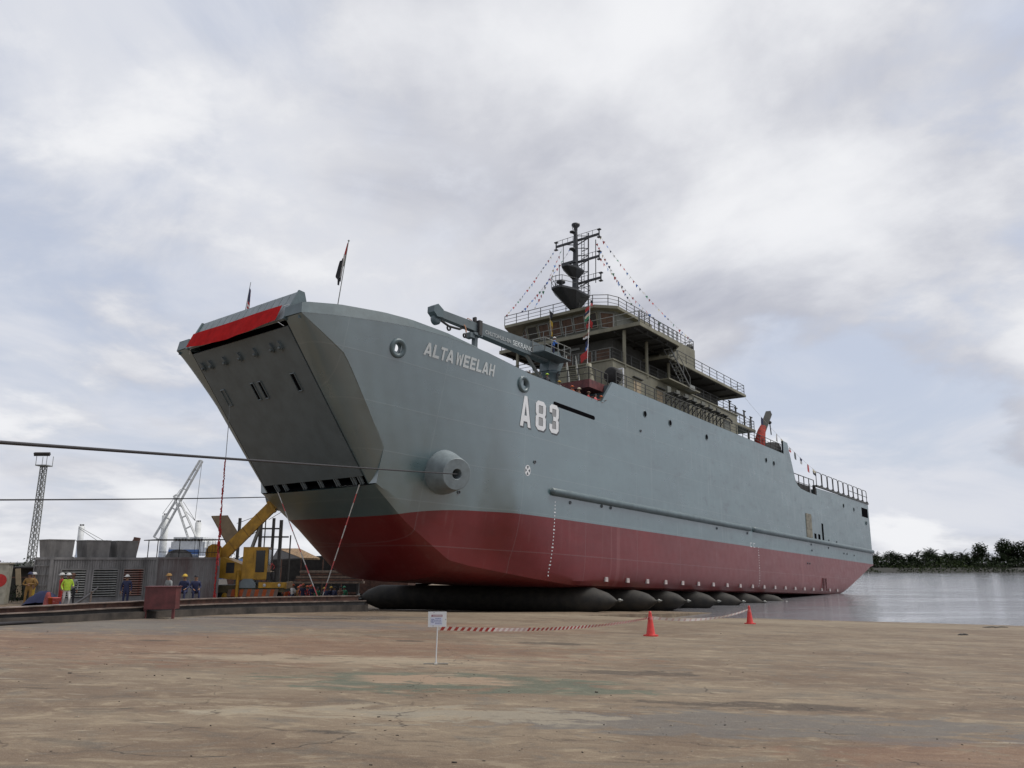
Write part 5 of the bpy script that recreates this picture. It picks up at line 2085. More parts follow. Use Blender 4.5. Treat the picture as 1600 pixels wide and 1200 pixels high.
def people_on_ship():
    G = 'workers looking over the bow rail'
    for i, (x, y, lab, pose, sh, tr, he, up) in enumerate((
            (12.6, 7.5, 'person in white helmet and pale shirt at the bow rail beside the crane rest', 'hips', 'white', 'navy', 'white', 0.12),
            (9.3, 7.3, 'person in white helmet and white shirt behind the rail under the crane', 'reach', 'white', 'grey', 'white', 0.06),
            (8.9, 6.9, 'person in dark shirt without helmet beside the crane column', 'stand', 'black', 'black', None, 0.20),
            (7.4, 7.5, 'person in yellow-green helmet and dark clothes at the rail below the crane column', 'hips', 'black', 'black', 'lime', 0.24),
            (6.0, 7.6, 'person in yellow helmet leaning low over the rail right of the crane column', 'reach', 'grey', 'navy', 'yellow', -0.10),
            (4.2, 7.6, 'person in orange helmet and orange overalls at the rail', 'reach', 'orange', 'orange', 'orange', -0.10),
            (3.1, 7.6, 'person in pale yellow helmet at the rail left of the rusty platform', 'stand', 'brown', 'navy', 'cream', -0.02),
            (1.9, 7.65, 'person in red shirt bending over the rail under the rusty platform', 'reach', 'red', 'navy', 'brown', -0.22),
            (0.9, 7.7, 'person in pink shirt under the rusty platform', 'reach', 'pink', 'black', None, -0.2),
            (0.1, 7.75, 'person in orange-red helmet in the corner by the shell step', 'reach', 'brown', 'grey', 'orange', -0.12))):
        ship_person(lab, x, y + (0.42 if x < 9 else 0.12), 7.09 + max(0, up + .1) * .9, random.uniform(-.4, .4), pose, sh, tr, he, group=G)
    p = S(2.0, 4.6, 12.46)
    person('person in blue jacket and white cap working on the crane platform', p, math.atan2(PY.y, PY.x) + 2.4, 'reach', 'blue', 'navy', 'white')


people_on_ship()


# ------------------------------------------------------------------ airbags under the hull
def airbags():
    tips = [(8.4, -11.0, 0.2, 9.9), (0.5, -10.5, -6.0, 10.0), (-6.5, -10.5, -12.2, 9.6), (-12.2, -10.5, -18.0, 9.9), (-18.2, -10.5, -24.2, 9.8), (-24.5, -10.5, -30.2, 9.7), (-31, -10.5, -36.0, 10.0)]
    labs = ['nearest black rubber airbag under the bow', 'black rubber airbag second from the bow, its tip by the pale vertical scrape', 'third black rubber airbag from the bow, half hidden behind the second', 'fourth black rubber airbag from the bow, below the bilge blocks',
            'fifth black rubber airbag from the bow at the water edge', 'sixth black rubber airbag from the bow, nearly afloat', 'last black rubber airbag towards the stern, mostly sunk in the water']
    for (x0, y0, x1, y1), lab in zip(tips, labs):
        a = S(x0, y0, -7.98)
        c = S(x1, y1, -7.76)
        for q in (a, c):
            pass
        t = thing('ship_airbag', lab, 'airbag', (a + c) / 2, 0, 'launching airbags under the hull')
        ax = c - a
        L = ax.length
        ax.normalize()
        r = 1.02 - 0.12 * random.random() * (y0 > -11)
        b = MB()
        prof = [(0.0, 0.0), (0.10, 0.0), (0.12, 0.22), (0.30, 0.40), (0.62, 0.85), (0.80, 1.35), (r, 2.0)]
        prof2 = prof + [(r * (1 + 0.012 * math.sin(k * 1.7)), 2.0 + (L - 4.0) * k / 16) for k in range(1, 16)] + [(p[0], L - p[1]) for p in prof[::-1]]
        b.lathe(prof2, -ax * (L / 2), ax, 26)
        for q in b.v:
            wx, wy = q.x + t.location.x, q.y + t.location.y
            q.z = max(q.z * 0.98 - 0.06 + 0.04 * math.sin(q.y * 0.9 + x0), zg(wx, wy) - 0.03 - t.location.z)
        b.build('bag', M_RUBBER, t)
        for sg in (-1, 1):
            b = MB()
            e = ax * (L / 2) * sg
            b.lathe([(0.13, -0.05), (0.13, 0.12), (0.06, 0.16), (0.06, 0.28), (0, 0.28)], e, ax * sg, 10)
            b.build('valve', M_RAILG, t)


airbags()


# ------------------------------------------------------------------ ropes
def ropes():
    # bow line into the port fairlead, near end out of frame on the left
    far = S(17.6, 7.9, 0.45)
    ax = FX * FAIR_AX.x + PY * FAIR_AX.y + WZ * FAIR_AX.z
    mouth = S(*(FAIR_O + FAIR_AX * 2.85))
    near = at(-420, 655, 9.5)
    near = near + (near - mouth).normalized() * 22
    t = thing('mooring_rope', 'upper mooring rope running from the port bow fairlead out to the left', 'rope', near)
    b = MB()
    pts = [near.lerp(mouth, k / 30) - V((0, 0, 0.05 * 4 * (k / 30) * (1 - k / 30))) for k in range(31)] + [mouth - ax * 1.2]
    b.tube([q - near for q in pts], 0.034, 8)
    b.build('rope', M_CABLE, t)
    a2 = V((0.45, -0.86, -0.20)).normalized()
    mouth2 = S(*(V((18.6, -(hb(16.6, 0.6) - 0.9), -0.3)) + a2 * 2.8))
    near2 = at(-420, 774, 22)
    near2 = near2 + (near2 - mouth2).normalized() * 16
    t = thing('mooring_rope', 'lower mooring rope, level, running behind the bow to the far fairlead', 'rope', near2)
    b = MB()
    pts = [near2.lerp(mouth2, k / 30) - V((0, 0, 0.15 * 4 * (k / 30) * (1 - k / 30))) for k in range(31)]
    b.tube([q - near2 for q in pts], 0.032, 8)
    b.build('rope', M_CABLE, t)
    # two ribbon-wound lines from the ramp hinges to the ledge
    foot = gp(497, 952)
    for hy, lab in ((-3.93, 'left white and red ribbon line from the ramp sill to the ledge'), (4.58, 'right white and red ribbon line from the ramp sill to the ledge')):
        a = S(*ramp_P(hy, -0.98, 0.08))
        top_end = a
        bot = foot + V((0.0 if hy < 0 else 0.15, 0.1, 0.55))
        t = thing('ribbon_line', lab, 'line', bot)
        n = 26
        for k in range(n):
            p0, p1 = top_end.lerp(bot, k / n) - bot, top_end.lerp(bot, (k + 1) / n) - bot
            b = MB()
            b.tube([p0, p1], 0.035, 6, False)
            b.build('ribbon_wrap', CL['pink'] if (k * 7 + (2 if hy > 0 else 0)) % 5 in (1, 3) else CL['white'], t)
        if hy < 0:
            b = MB()
            b.tube([V((0, 0, 0)), V((0.1, -.1, -.25)), V((0.25, -.15, -.5))], [.09, .06, .04], 6)
            b.build('knot', CL['pink'], t)
    # garland hanging straight down from the ramp slot
    a = S(*ramp_P(-3.98, 4.4, 0.1))
    z0 = zg(a.x, a.y)
    t = thing('red_garland', 'thin line with a red ribbon garland hanging straight down from the ramp', 'garland', (a.x, a.y, z0))
    Hh = a.z - z0
    b = MB()
    b.tube([(0, 0, 0.1), (0.02, 0, Hh)], 0.022, 5)
    b.build('cord', CL['grey'], t)
    b = MB()
    pts, rs = [], []
    for k in range(120):
        u = k / 119
        pts.append((random.uniform(-.028, .028), random.uniform(-.028, .028), 0.2 + u * Hh * 0.70))
        rs.append(0.03 + 0.04 * random.random() * (1.0 if u < 0.8 else 0.6))
    b.tube(pts, rs, 6)
    b.build('ribbon', CL['red'], t)
    for k in range(9):
        b = MB()
        z = 0.4 + random.random() * Hh * 0.45
        cloth_quad(b, [(0, 0, z), (0.12, -.1, z - .1), (0.2, -.1, z - .45), (0.05, 0, z - .35)], 0, 3, 3, 0.03)
        b.build('ribbon_tail', CL['pink' if k % 3 == 0 else 'red'], t)


ropes()


# ------------------------------------------------------------------ sign, cones, tape on the slip
def slip_barrier():
    sb = gp(681, 1038)
    t = thing('warning_sign', 'small white notice board on a thin white pole with flat foot', 'sign', sb, math.radians(4))
    b = MB()
    b.box((0, 0, 0.012), (0.52, 0.07, 0.024))
    b.box((0, 0.02, 0.012), (0.07, 0.42, 0.022))
    b.build('foot', mat('dull_metal', (0.24, 0.22, 0.19), 0.7), t)
    b = MB()
    b.tube([(0, 0, 0.02), (0.02, 0, 0.78)], 0.013, 8)
    b.build('pole', M_WHITE, t)
    p = MB()
    w, h0, h1 = 0.395, 0.762, 1.075
    p.span((-0.185, -0.012, h0), (-0.185 + w, 0.012, h1))
    board = p.build('board', M_WHITE, t)
    yb = -0.0135
    def strip(x0, x1, z0, z1, m, nm='print'):
        b = MB()
        b.add([(x0, yb, z0), (x1, yb, z0), (x1, yb, z1), (x0, yb, z1)], [(0, 1, 2, 3)])
        return b.build(nm, m, board)
    ink = mat('sign_blue_ink', (0.16, 0.18, 0.34), 0.6, var=0.05)
    red = mat('sign_maroon_ink', (0.26, 0.075, 0.11), 0.6, var=0.05)
    lt = mat('sign_pale_blue', (0.55, 0.58, 0.70), 0.6, var=0.05)
    strip(-0.135, 0.12, h0 + 0.035, h0 + 0.195, lt, 'sheet')
    yb -= 0.001
    strip(-0.115, 0.12, h0 + 0.208, h0 + 0.250, red, 'header_band')
    yb -= 0.001
    x = -0.085
    while x < 0.09:
        ww = random.uniform(0.008, 0.02)
        strip(x, x + ww, h0 + 0.216, h0 + 0.238, M_WHITE)
        x += ww + 0.007
    b = MB()
    b.lathe([(0.030, 0.0), (0.040, 0.0)], (-0.085, yb, h0 + 0.125), (0, -1, 0), 20)
    b.build('print', ink, board)
    strip(-0.092, -0.078, h0 + 0.105, h0 + 0.145, ink)
    for z in (0.165, 0.13, 0.095, 0.062):
        x = -0.03
        while x < 0.09:
            ww = random.uniform(0.01, 0.03)
            strip(x, x + ww, h0 + z, h0 + z + 0.014, ink)
            x += ww + 0.008
    for bx, bz in ((-0.06, h1 - 0.018), (-0.075, h0 + 0.02), (0.19, h0 + 0.15)):
        b = MB()
        b.lathe([(0.008, 0), (0, 0.003)], (bx, -0.013, bz), (0, -1, 0), 8)
        b.build('bolt', M_BLACK, board)

    def cone(px, py, h, lab, rz):
        o = gp(px, py)
        t = thing('traffic_cone', lab, 'cone', o, rz, 'traffic cones on the slip')
        b = MB()
        s = h / 0.9
        bw = 0.26 * s
        pts = []
        for k in range(8):
            a = math.pi / 8 + k * math.pi / 4
            pts.append(V((bw * 1.08 * math.cos(a), bw * 1.08 * math.sin(a), 0.0)))
        b.prism(pts, (0, 0, 0.05 * s))
        b.build('base', M_CONE, t)
        b = MB()
        b.lathe([(0.185 * s, 0.05 * s), (0.165 * s, 0.08 * s), (0.055 * s, 0.84 * s), (0.045 * s, 0.9 * s), (0.03 * s, 0.9 * s)], (0, 0, 0), (0, 0, 1), 24)
        b.build('body', M_CONE, t)
        b = MB()
        b.lathe([(0.094 * s, 0.60 * s), (0.080 * s, 0.71 * s)], (0, 0, 0), (0, 0, 1), 24)
        b.build('collar', CL['pink'], t)
        return o + V((0, 0, 0.66 * s))
    c1 = cone(1017, 994, 0.90, 'nearer red traffic cone with barrier tape on both sides', 0.3)
    c2 = cone(1172, 975, 1.0, 'farther red traffic cone at the water edge', 0.1)
    a0 = sb + V((0.02, 0, 0.735))

    def tape(a, c, sag, n, reds, label, w=0.085, pw=1.0):
        t = thing('barrier_tape', label, 'tape', a)
        b = MB()
        pts = []
        for k in range(n + 1):
            u = k / n
            pts.append((c - a) * u - V((0, 0, sag * 4 * u * (1 - u))))
        for k in range(n):
            p, q = pts[k], pts[k + 1]
            tw0, tw1 = 0.5 * math.sin(k * 0.21), 0.5 * math.sin((k + 1) * 0.21)
            d0 = V((0, -math.sin(tw0), math.cos(tw0))) * (w / 2)
            d1 = V((0, -math.sin(tw1), math.cos(tw1))) * (w / 2)
            sh = V((0.03, 0, 0))
            b.add([p - d0 - sh, q - d1 - sh, q + d1 + sh, p + d0 + sh], [(0, 1, 2, 3)], False, reds(k))
        b.build('tape', [M_TWHITE, M_TRED, mat('tape_faded', (0.62, 0.46, 0.46), 0.5, var=0.05)], t)
    tape(a0, c1 + V((-.06, -.05, 0)), 0.17, 104, lambda k: (1 if k % 2 else 0) if not 17 < k < 31 else (2 if k % 2 else 0), 'red and white striped tape sagging from the notice board to the nearer cone')
    tape(c1 + V((.06, .05, 0)), c2 + V((-.06, 0, 0.05)), 0.26, 60, lambda k: 0 if k % 3 else 2, 'washed-out white tape between the two cones', 0.11)


slip_barrier()


def litter():
    b = MB()
    random.seed(5)
    for k in range(520):
        px = random.uniform(20, 1590)
        py = 985 + 215 * random.random() ** 1.3
        if px > 1150:
            py = max(py, 990)
        p = gp(px, py)
        s = random.uniform(0.004, 0.014) * (2.2 if random.random() < .06 else 1)
        b.k = 0 if random.random() < 0.7 else 1
        vs = [p + V((random.uniform(-1, 1) * s * 1.6, random.uniform(-1, 1) * s, 0)) for _ in range(4)]
        c = sum(vs, V()) / 4
        vs.sort(key=lambda q: math.atan2(q.y - c.y, q.x - c.x))
        b.prism([V((q.x, q.y, zg(q.x, q.y) - .002)) for q in vs], (0, 0, s * random.uniform(.4, 1)))
    o = b.build('slip_litter', [mat('litter_dark', (0.06, 0.05, 0.042), 0.9), mat('litter_pale', (0.36, 0.31, 0.25), 0.9)])
    tag(o, 'scattered stones and scraps on the concrete slip', 'litter', kind='stuff')
    for px, py, w, d, lab in ((1555, 981, 1.5, .5, 'dark driftwood scrap lying at the right end of the slip edge'), (1505, 993, .5, .3, 'small dark scrap lying on the slip near its right edge'),):
        p = gp(px, py)
        t = thing('driftwood', lab, 'scrap', p)
        m = MB()
        for k in range(5):
            x = random.uniform(-w / 2, w / 2) * .6
            m.tube([(x - w * .3, random.uniform(-d, d) * .3, .03), (x, 0, .06), (x + w * .3, random.uniform(-d, d) * .3, .04)], [.02, .04, .02], 6)
        m.build('sticks', M_DARK, t)['kind'] = 'stuff'


litter()


# ------------------------------------------------------------------ ledge with rails along the yard
def yp(px, depth, lift=0.0, f=zg):
    p = CAM + ray(px, 925) * depth
    return V((p.x, p.y, f(p.x, p.y) + lift))


def ledge():
    base = [gp(*q) for q in ((-260, 1000), (-120, 988), (0, 977), (90, 973.5), (170, 969), (260, 965), (340, 961), (430, 958), (520, 956), (575, 955))]
    # run on under the bow
    base.append(S(8, -14, -9.0))
    e = base[0] + (base[0] - base[1]) * 5
    base.insert(0, V((e.x, e.y, zg(e.x, e.y))))
    n = len(base)
    back = []
    for i in range(n):
        d = base[min(i + 1, n - 1)] - base[max(i - 1, 0)]
        nn = V((-d.y, d.x, 0)).normalized()
        back.append(nn)
    t = thing('rail_ledge', 'low concrete ledge topped by two worn steel rails along the yard edge', 'ledge', base[3])
    o = base[3]

    def hgt(i):
        return 0.54 + 0.42 * max(0, min(1, (i - 3) / 7))
    def run(name, m, off0, off1, z0, z1, seg=False):
        for i in range(n - 1):
            h0, h1 = hgt(i), hgt(i + 1)
            a, c = base[i], base[i + 1]
            na, nc = back[i], back[i + 1]
            b = MB()
            q = [a + na * off0 + V((0, 0, z0 * h0)), c + nc * off0 + V((0, 0, z0 * h1)), c + nc * off1 + V((0, 0, z0 * h1)), a + na * off1 + V((0, 0, z0 * h0)),
                 a + na * off0 + V((0, 0, z1 * h0)), c + nc * off0 + V((0, 0, z1 * h1)), c + nc * off1 + V((0, 0, z1 * h1)), a + na * off1 + V((0, 0, z1 * h0))]
            b.add([k - o for k in q], [(0, 3, 2, 1), (4, 5, 6, 7), (0, 1, 5, 4), (2, 3, 7, 6), (0, 4, 7, 3), (1, 2, 6, 5)])
            b.build(name, m, t)
    run('ledge_block', M_LEDGE, 0, 1.3, -0.6, 0.40)
    run('lower_flange', M_LRAIL, 0.12, 0.42, 0.62, 0.68)
    run('lower_web', M_DARK, 0.22, 0.34, 0.40, 0.62)
    run('upper_flange', M_LRAIL, 0.5, 0.86, 0.94, 1.0)
    run('upper_web', M_RUST, 0.62, 0.74, 0.40, 0.94)
    # red block and black gap in the concrete near the garland foot
    b = MB()
    a, c = gp(455, 957), gp(461, 957)
    return t


ledge()


def container_box(name, lab, corner, ang, L, W, Hh, m, ribs=True):
    """corrugated steel box; local x along the long side, y back; ribs are stuff"""
    t = thing(name, lab, 'container', corner, ang)
    b = MB()
    b.span((0.03, 0.03, 0), (L - 0.03, W - 0.03, Hh - 0.02))
    b.build('shell', m, t)
    b = MB()
    for x in (0, L):
        for y in (0, W):
            b.box((x, y, Hh / 2), (0.14, 0.14, Hh))
    for z in (0.08, Hh - 0.05):
        for y in (0, W):
            b.box((L / 2, y, z), (L, 0.10, 0.14))
        for x in (0, L):
            b.box((x, W / 2, z), (0.10, W, 0.14))
    b.build('frame', m, t)
    if ribs:
        b = MB()
        k = int(L / 0.28)
        for i in range(k):
            x = (i + .5) * L / k
            b.box((x, 0.015, Hh / 2), (0.12, 0.05, Hh - 0.25))
        b.build('corrugation', m, t)['kind'] = 'stuff'
    return t


def yard_left():
    A = math.radians(50)
    c0 = yp(75, 45)
    ztop = 1.85
    Hh = ztop - c0.z
    t = container_box('generator_container', 'long weathered grey container with three louvred openings, near the left edge', c0, A, 6.2, 2.4, Hh, M_CGREY, False)
    b = MB()
    k = 44
    lv = [(0.55, 2.00), (2.35, 3.85), (4.15, 5.45)]
    for i in range(k):
        x = (i + .5) * 6.2 / k
        inside = any(a - .05 < x < c + .05 for a, c in lv)
        z0, z1 = (2.05 if inside else 0.15), Hh - 0.1
        b.span((x - 0.035, -0.005, z0), (x + 0.035, 0.04, z1))
    b.build('corrugation', M_CGREY, t)['kind'] = 'stuff'
    for j, (a, c) in enumerate(lv):
        b = MB()
        z0, z1 = 0.35, 2.0
        b.add([(a, 0.024, z0), (c, 0.024, z0), (c, 0.024, z1), (a, 0.024, z1)], [(0, 1, 2, 3)])
        lo = b.build('louver', M_BLACK, t)
        b = MB()
        for q in ((a, z0, a, z1), (c, z0, c, z1)):
            b.bar((q[0], -0.02, q[1]), (q[2], -0.02, q[3]), 0.07, 0.08)
        b.bar((a, -0.02, z1), (c, -0.02, z1), 0.08, 0.07)
        b.build('louver_frame', M_CGREY, lo)
        n = 12
        me = MB().box((0, 0, 0), (c - a - 0.08, 0.09, 0.035), (0.55, 0, 0)).mesh('slat', M_SLATR if j == 2 else M_SLAT)
        for i in range(n):
            put(me, 'slat', lo, ((a + c) / 2, -0.015, z0 + 0.08 + i * (z1 - z0 - 0.12) / (n - 1)))
    # door bars on the short end
    for y in (0.5, 0.95, 1.5, 1.95):
        b = MB()
        b.tube([(-0.06, y, 0.1), (-0.06, y, Hh - 0.15)], 0.03, 6)
        b.build('door_bar', M_CBOX, t)
    for z in (0.6, 1.1, 1.7, 2.2):
        b = MB()
        b.box((-0.04, 1.2, z), (0.05, 2.1, 0.09))
        b.build('door_rib', M_CBOX, t)
    # vent hoods
    labs = ['left grey sheet vent hood on the container roof', 'middle grey sheet vent hood on the container roof', 'right grey sheet vent hood on the container roof']
    for j, (x0, x1) in enumerate(((-0.15, 1.25), (1.95, 3.35), (3.75, 5.05))):
        hd = thing('vent_hood', labs[j], 'vent hood', c0 + Matrix.Rotation(A, 3, 'Z') @ V(((x0 + x1) / 2, 1.1, Hh)), A, 'vent hoods on the container')
        b = MB()
        w, d, h = (x1 - x0) / 2, 0.8, 1.02
        lo = [V((-w * .82, -d * .9, 0)), V((w * .98, -d * .9, 0)), V((w * .98, d * .9, 0)), V((-w * .82, d * .9, 0))]
        hi = [V((-w, -d, h)), V((w, -d, h)), V((w, d, h)), V((-w, d, h))]
        b.add(lo + hi, [(0, 1, 5, 4), (1, 2, 6, 5), (2, 3, 7, 6), (3, 0, 4, 7), (4, 5, 6, 7)])
        b.build('hood_sheet', M_CBOX, hd)
        b = MB()
        for q0, q1 in zip(hi, hi[1:] + hi[:1]):
            b.bar(q0, q1, 0.05, 0.06)
        b.build('hood_rim', M_CBOX, hd)
    # second, rusty container
    c1 = c0 + Matrix.Rotation(A, 3, 'Z') @ V((6.35, 0.15, 0))
    c1.z = zg(c1.x, c1.y)
    H2 = 1.88 - c1.z
    mr = mat('rust_streaked_grey', (0.205, 0.197, 0.193), 0.8, var=0.2, scale=0.7, stretch=(1, 1, 0.4), col2=(0.115, 0.066, 0.060), bump=0.15)
    t = container_box('rusty_container', 'grey ribbed container with faded red patches, behind the dark red box', c1, A - 0.12, 4.0, 2.4, H2, mr)
    # canopy frame and domed tank above it
    cc = c1 + Matrix.Rotation(A - .12, 3, 'Z') @ V((0.1, 0.3, H2))
    t = thing('roof_canopy', 'thin dark canopy roof on slim posts above the rusty container', 'canopy', cc, A - 0.12)
    b = MB()
    b.box((2.0, 1.0, 1.17), (4.6, 2.2, 0.06), (0, -0.02, 0))
    b.build('canopy_roof', M_DARK, t)
    for x, y in ((-.1, 0), (1.3, 0), (2.6, 0), (4.0, 0), (0, 2), (4.0, 2)):
        b = MB()
        b.tube([(x, y, 0), (x, y, 1.16)], 0.03, 6)
        b.build('post', M_DARK, t)
    b = MB()
    for k in range(9):
        b.tube([(2.3 + k * .2, 0, .1), (2.3 + k * .2, 0, 1.12)], 0.012, 4)
    b.tube([(0, 0, .35), (4, 0, .35)], 0.02, 5)
    b.build('canopy_bars', M_DARK, t)['kind'] = 'stuff'
    tk = thing('domed_tank', 'low grey domed tank lid under the canopy', 'tank', cc + Matrix.Rotation(A - .12, 3, 'Z') @ V((1.7, 1.0, 0)), 0)
    b = MB()
    b.lathe([(0.85, 0), (0.85, 0.12), (0.7, 0.35), (0.4, 0.5), (0, 0.55)], (0, 0, 0), (0, 0, 1), 20)
    b.build('tank_lid', M_CBOX, tk)

    # dark red steel box standing in front of the ledge
    rb = gp(247, 967)
    t = thing('steel_box', 'dark red steel box on short legs in front of the rail ledge', 'box', rb, 0.12)
    b = MB()
    b.span((-0.62, 0, 0.38), (0.62, 0.7, 1.27))
    b.build('box_body', M_DRED, t)
    for x in (-0.56, 0.56):
        b = MB()
        b.span((x - 0.05, 0.02, 0), (x + 0.05, 0.12, 0.38))
        b.build('leg', M_DRED, t)
    b = MB()
    b.span((-0.66, -0.03, 1.27), (0.66, 0.73, 1.31))
    b.build('rim', M_DRED, t)

    # cabinet, plank shed and bush at the far left
    q = yp(-8, 44)
    t = thing('beige_cabinet', 'beige metal cabinet with a red round mark, cut by the left frame edge', 'cabinet', q, 0.35)
    b = MB()
    b.span((-0.62, -0.5, 0), (0.62, 0.5, 2.2))
    b.build('cabinet_body', mat('cabinet_beige', (0.30, 0.285, 0.23), 0.7, var=0.15), t)
    b = MB()
    b.span((-0.68, -0.55, 2.2), (0.68, 0.55, 2.28))
    b.build('cabinet_top', mat('cabinet_beige', (0.30, 0.285, 0.23)), t)
    b = MB()
    b.lathe([(0.36, 0), (0, 0.004)], (0.25, -0.506, 1.3), (0, -1, 0), 18)
    b.build('round_mark', CL['red'], t)
    q = yp(26, 49)
    t = thing('open_shed', 'small dark open shed with a leaning plank beside the cabinet', 'shed', q, 0.2)
    b = MB()
    b.span((-1.1, 0, 2.05), (1.0, 1.6, 2.15))
    b.build('shed_roof', M_DARK, t)
    for x in (-1.0, 0.9):
        b = MB()
        b.tube([(x, 0.05, 0), (x, 0.05, 2.05)], 0.05, 6)
        b.build('post', M_RUST, t)
    b = MB()
    b.span((-1.05, 1.55, 0), (0.95, 1.6, 2.05))
    b.build('back_wall', M_UNDERSHADE, t)
    b = MB()
    b.span((-1.05, 0.0, 1.45), (0.95, 0.06, 1.52))
    b.build('cross_bar', M_RUST, t)
    q = yp(27, 48.5)
    t = thing('leaning_plank', 'pale wooden plank leaning in front of the dark shed', 'plank', q, 0.1)
    b = MB()
    b.box((0.0, 0, 1.15), (0.3, 0.05, 1.75), (0.12, -0.11, 0))
    b.build('plank', M_PLY, t)
    q = yp(18, 47)
    leaf_bush('weed_bush', 'dark green weeds growing in front of the shed', q, 0.9, 1.1, 420)

    # things on the ledge and at its foot
    q = yp(75, 41.5, 0.1)
    t = thing('plastic_drum', 'red plastic drum standing beside the worker in white trousers', 'drum', yp(76, 41.0))
    b = MB()
    b.lathe([(0.0, 0.0), (0.27, 0.0), (0.27, 0.06), (0.2, 0.09), (0.17, 0.45), (0.11, 0.72), (0.06, 0.8), (0, 0.8)], (0, 0, 0), (0, 0, 1), 16)
    b.build('drum_body', mat('faded_red_plastic', (0.24, 0.035, 0.028), 0.6, var=.25, scale=5), t)
    t = thing('blue_tarpaulin', 'crumpled navy blue tarpaulin heap behind the red drum', 'tarpaulin', yp(66, 42.0))
    b = MB()
    vs, fs = [], []
    for j in range(9):
        for i in range(13):
            u, v = i / 12, j / 8
            z = 0.85 * math.sin(math.pi * u) ** .7 * math.sin(math.pi * min(1, v + .05)) ** .7 + random.uniform(-.05, .05)
            vs.append((-.9 + 2.0 * u, -.4 + .9 * v, max(0, z)))
    for j in range(8):
        for i in range(12):
            fs.append((j * 13 + i, j * 13 + i + 1, (j + 1) * 13 + i + 1, (j + 1) * 13 + i))
    b.add(vs, fs, True)
    b.build('tarpaulin', CL['navy'], t)
    for k, (px, cc, lab) in enumerate(((83, 'orange', 'orange bucket left of the pair beside the drum'), (89, 'pink', 'pink-red bucket right of the orange one'))):
        t = thing('bucket', lab, 'bucket', yp(px, 41), 0, 'buckets by the drum')
        b = MB()
        b.lathe([(0, 0), (0.15, 0), (0.19, 0.5), (0.21, 0.5), (0.2, 0.53), (0.17, 0.5)], (0, 0, 0), (0, 0, 1), 14)
        b.build('bucket_body', CL[cc], t)
    a, c = gp(62, 974), yp(152, 38)
    t = thing('steel_pipe', 'long dark pipe leaning from the slip up over the rail ledge', 'pipe', a)
    b = MB()
    pts = [a.lerp(c + V((0, 0, 1.05)), k / 12) - a + V((0, 0, 0.05 - 0.12 * math.sin(math.pi * k / 12))) for k in range(13)]
    b.tube(pts, 0.05, 8)
    b.build('pipe', M_CABLE, t)
    a = gp(-60, 981)
    c = gp(98, 972.5)
    t = thing('dark_hose', 'dark hose lying along the foot of the ledge at the left edge', 'hose', a)
    b = MB()
    b.tube([a.lerp(c, k / 10) - a + V((0, 0, 0.06)) + V((0, 0.12 * math.sin(k * 1.3), 0)) for k in range(11)], 0.06, 8)
    b.build('hose', M_CABLE, t)
    q = gp(40, 972)
    t = thing('rope_coil', 'flat coil of tan rope on the slip at the foot of the ledge', 'rope coil', q)
    b = MB()
    pts = []
    for k in range(160):
        a_ = k * 0.26
        r = 0.18 + 0.24 * (k / 160) * 1.3
        pts.append((r * 1.25 * math.cos(a_), r * math.sin(a_), 0.06 + 0.08 * abs(math.sin(k * .7))))
    b.tube(pts, 0.028, 6)
    b.build('coil', mat('coir_rope', (0.34, 0.235, 0.12), 0.9), t)
    q = yp(142, 35)
    t = thing('short_post', 'short pale post behind the pipe on the ledge', 'post', q)
    b = MB()
    b.tube([(0, 0, 0), (0.03, 0, 0.95)], 0.035, 8)
    b.box((0.03, 0, 0.97), (0.12, 0.12, 0.05))
    b.build('post_tube', M_LRAIL, t)


def leaf_bush(name, lab, loc, r, h, n, m=None):
    t = thing(name, lab, 'bush', loc)
    b = MB()
    for k in range(n):
        a = random.uniform(0, 6.28)
        rr = r * math.sqrt(random.random())
        z = h * random.random() * (1 - 0.5 * (rr / r) ** 2)
        p = V((rr * math.cos(a), rr * math.sin(a), z))
        s = random.uniform(.05, .14)
        d = V((random.uniform(-1, 1), random.uniform(-1, 1), random.uniform(-.3, 1))).normalized()
        u = d.cross(V((0.3, 0.2, 1))).normalized()
        b.add([p, p + d * s + u * s * .35, p + d * s * 2, p + d * s - u * s * .35], [(0, 1, 2, 3)])
    b.build('leaves', m or M_LEAF, t)['kind'] = 'stuff'
    return t


yard_left()


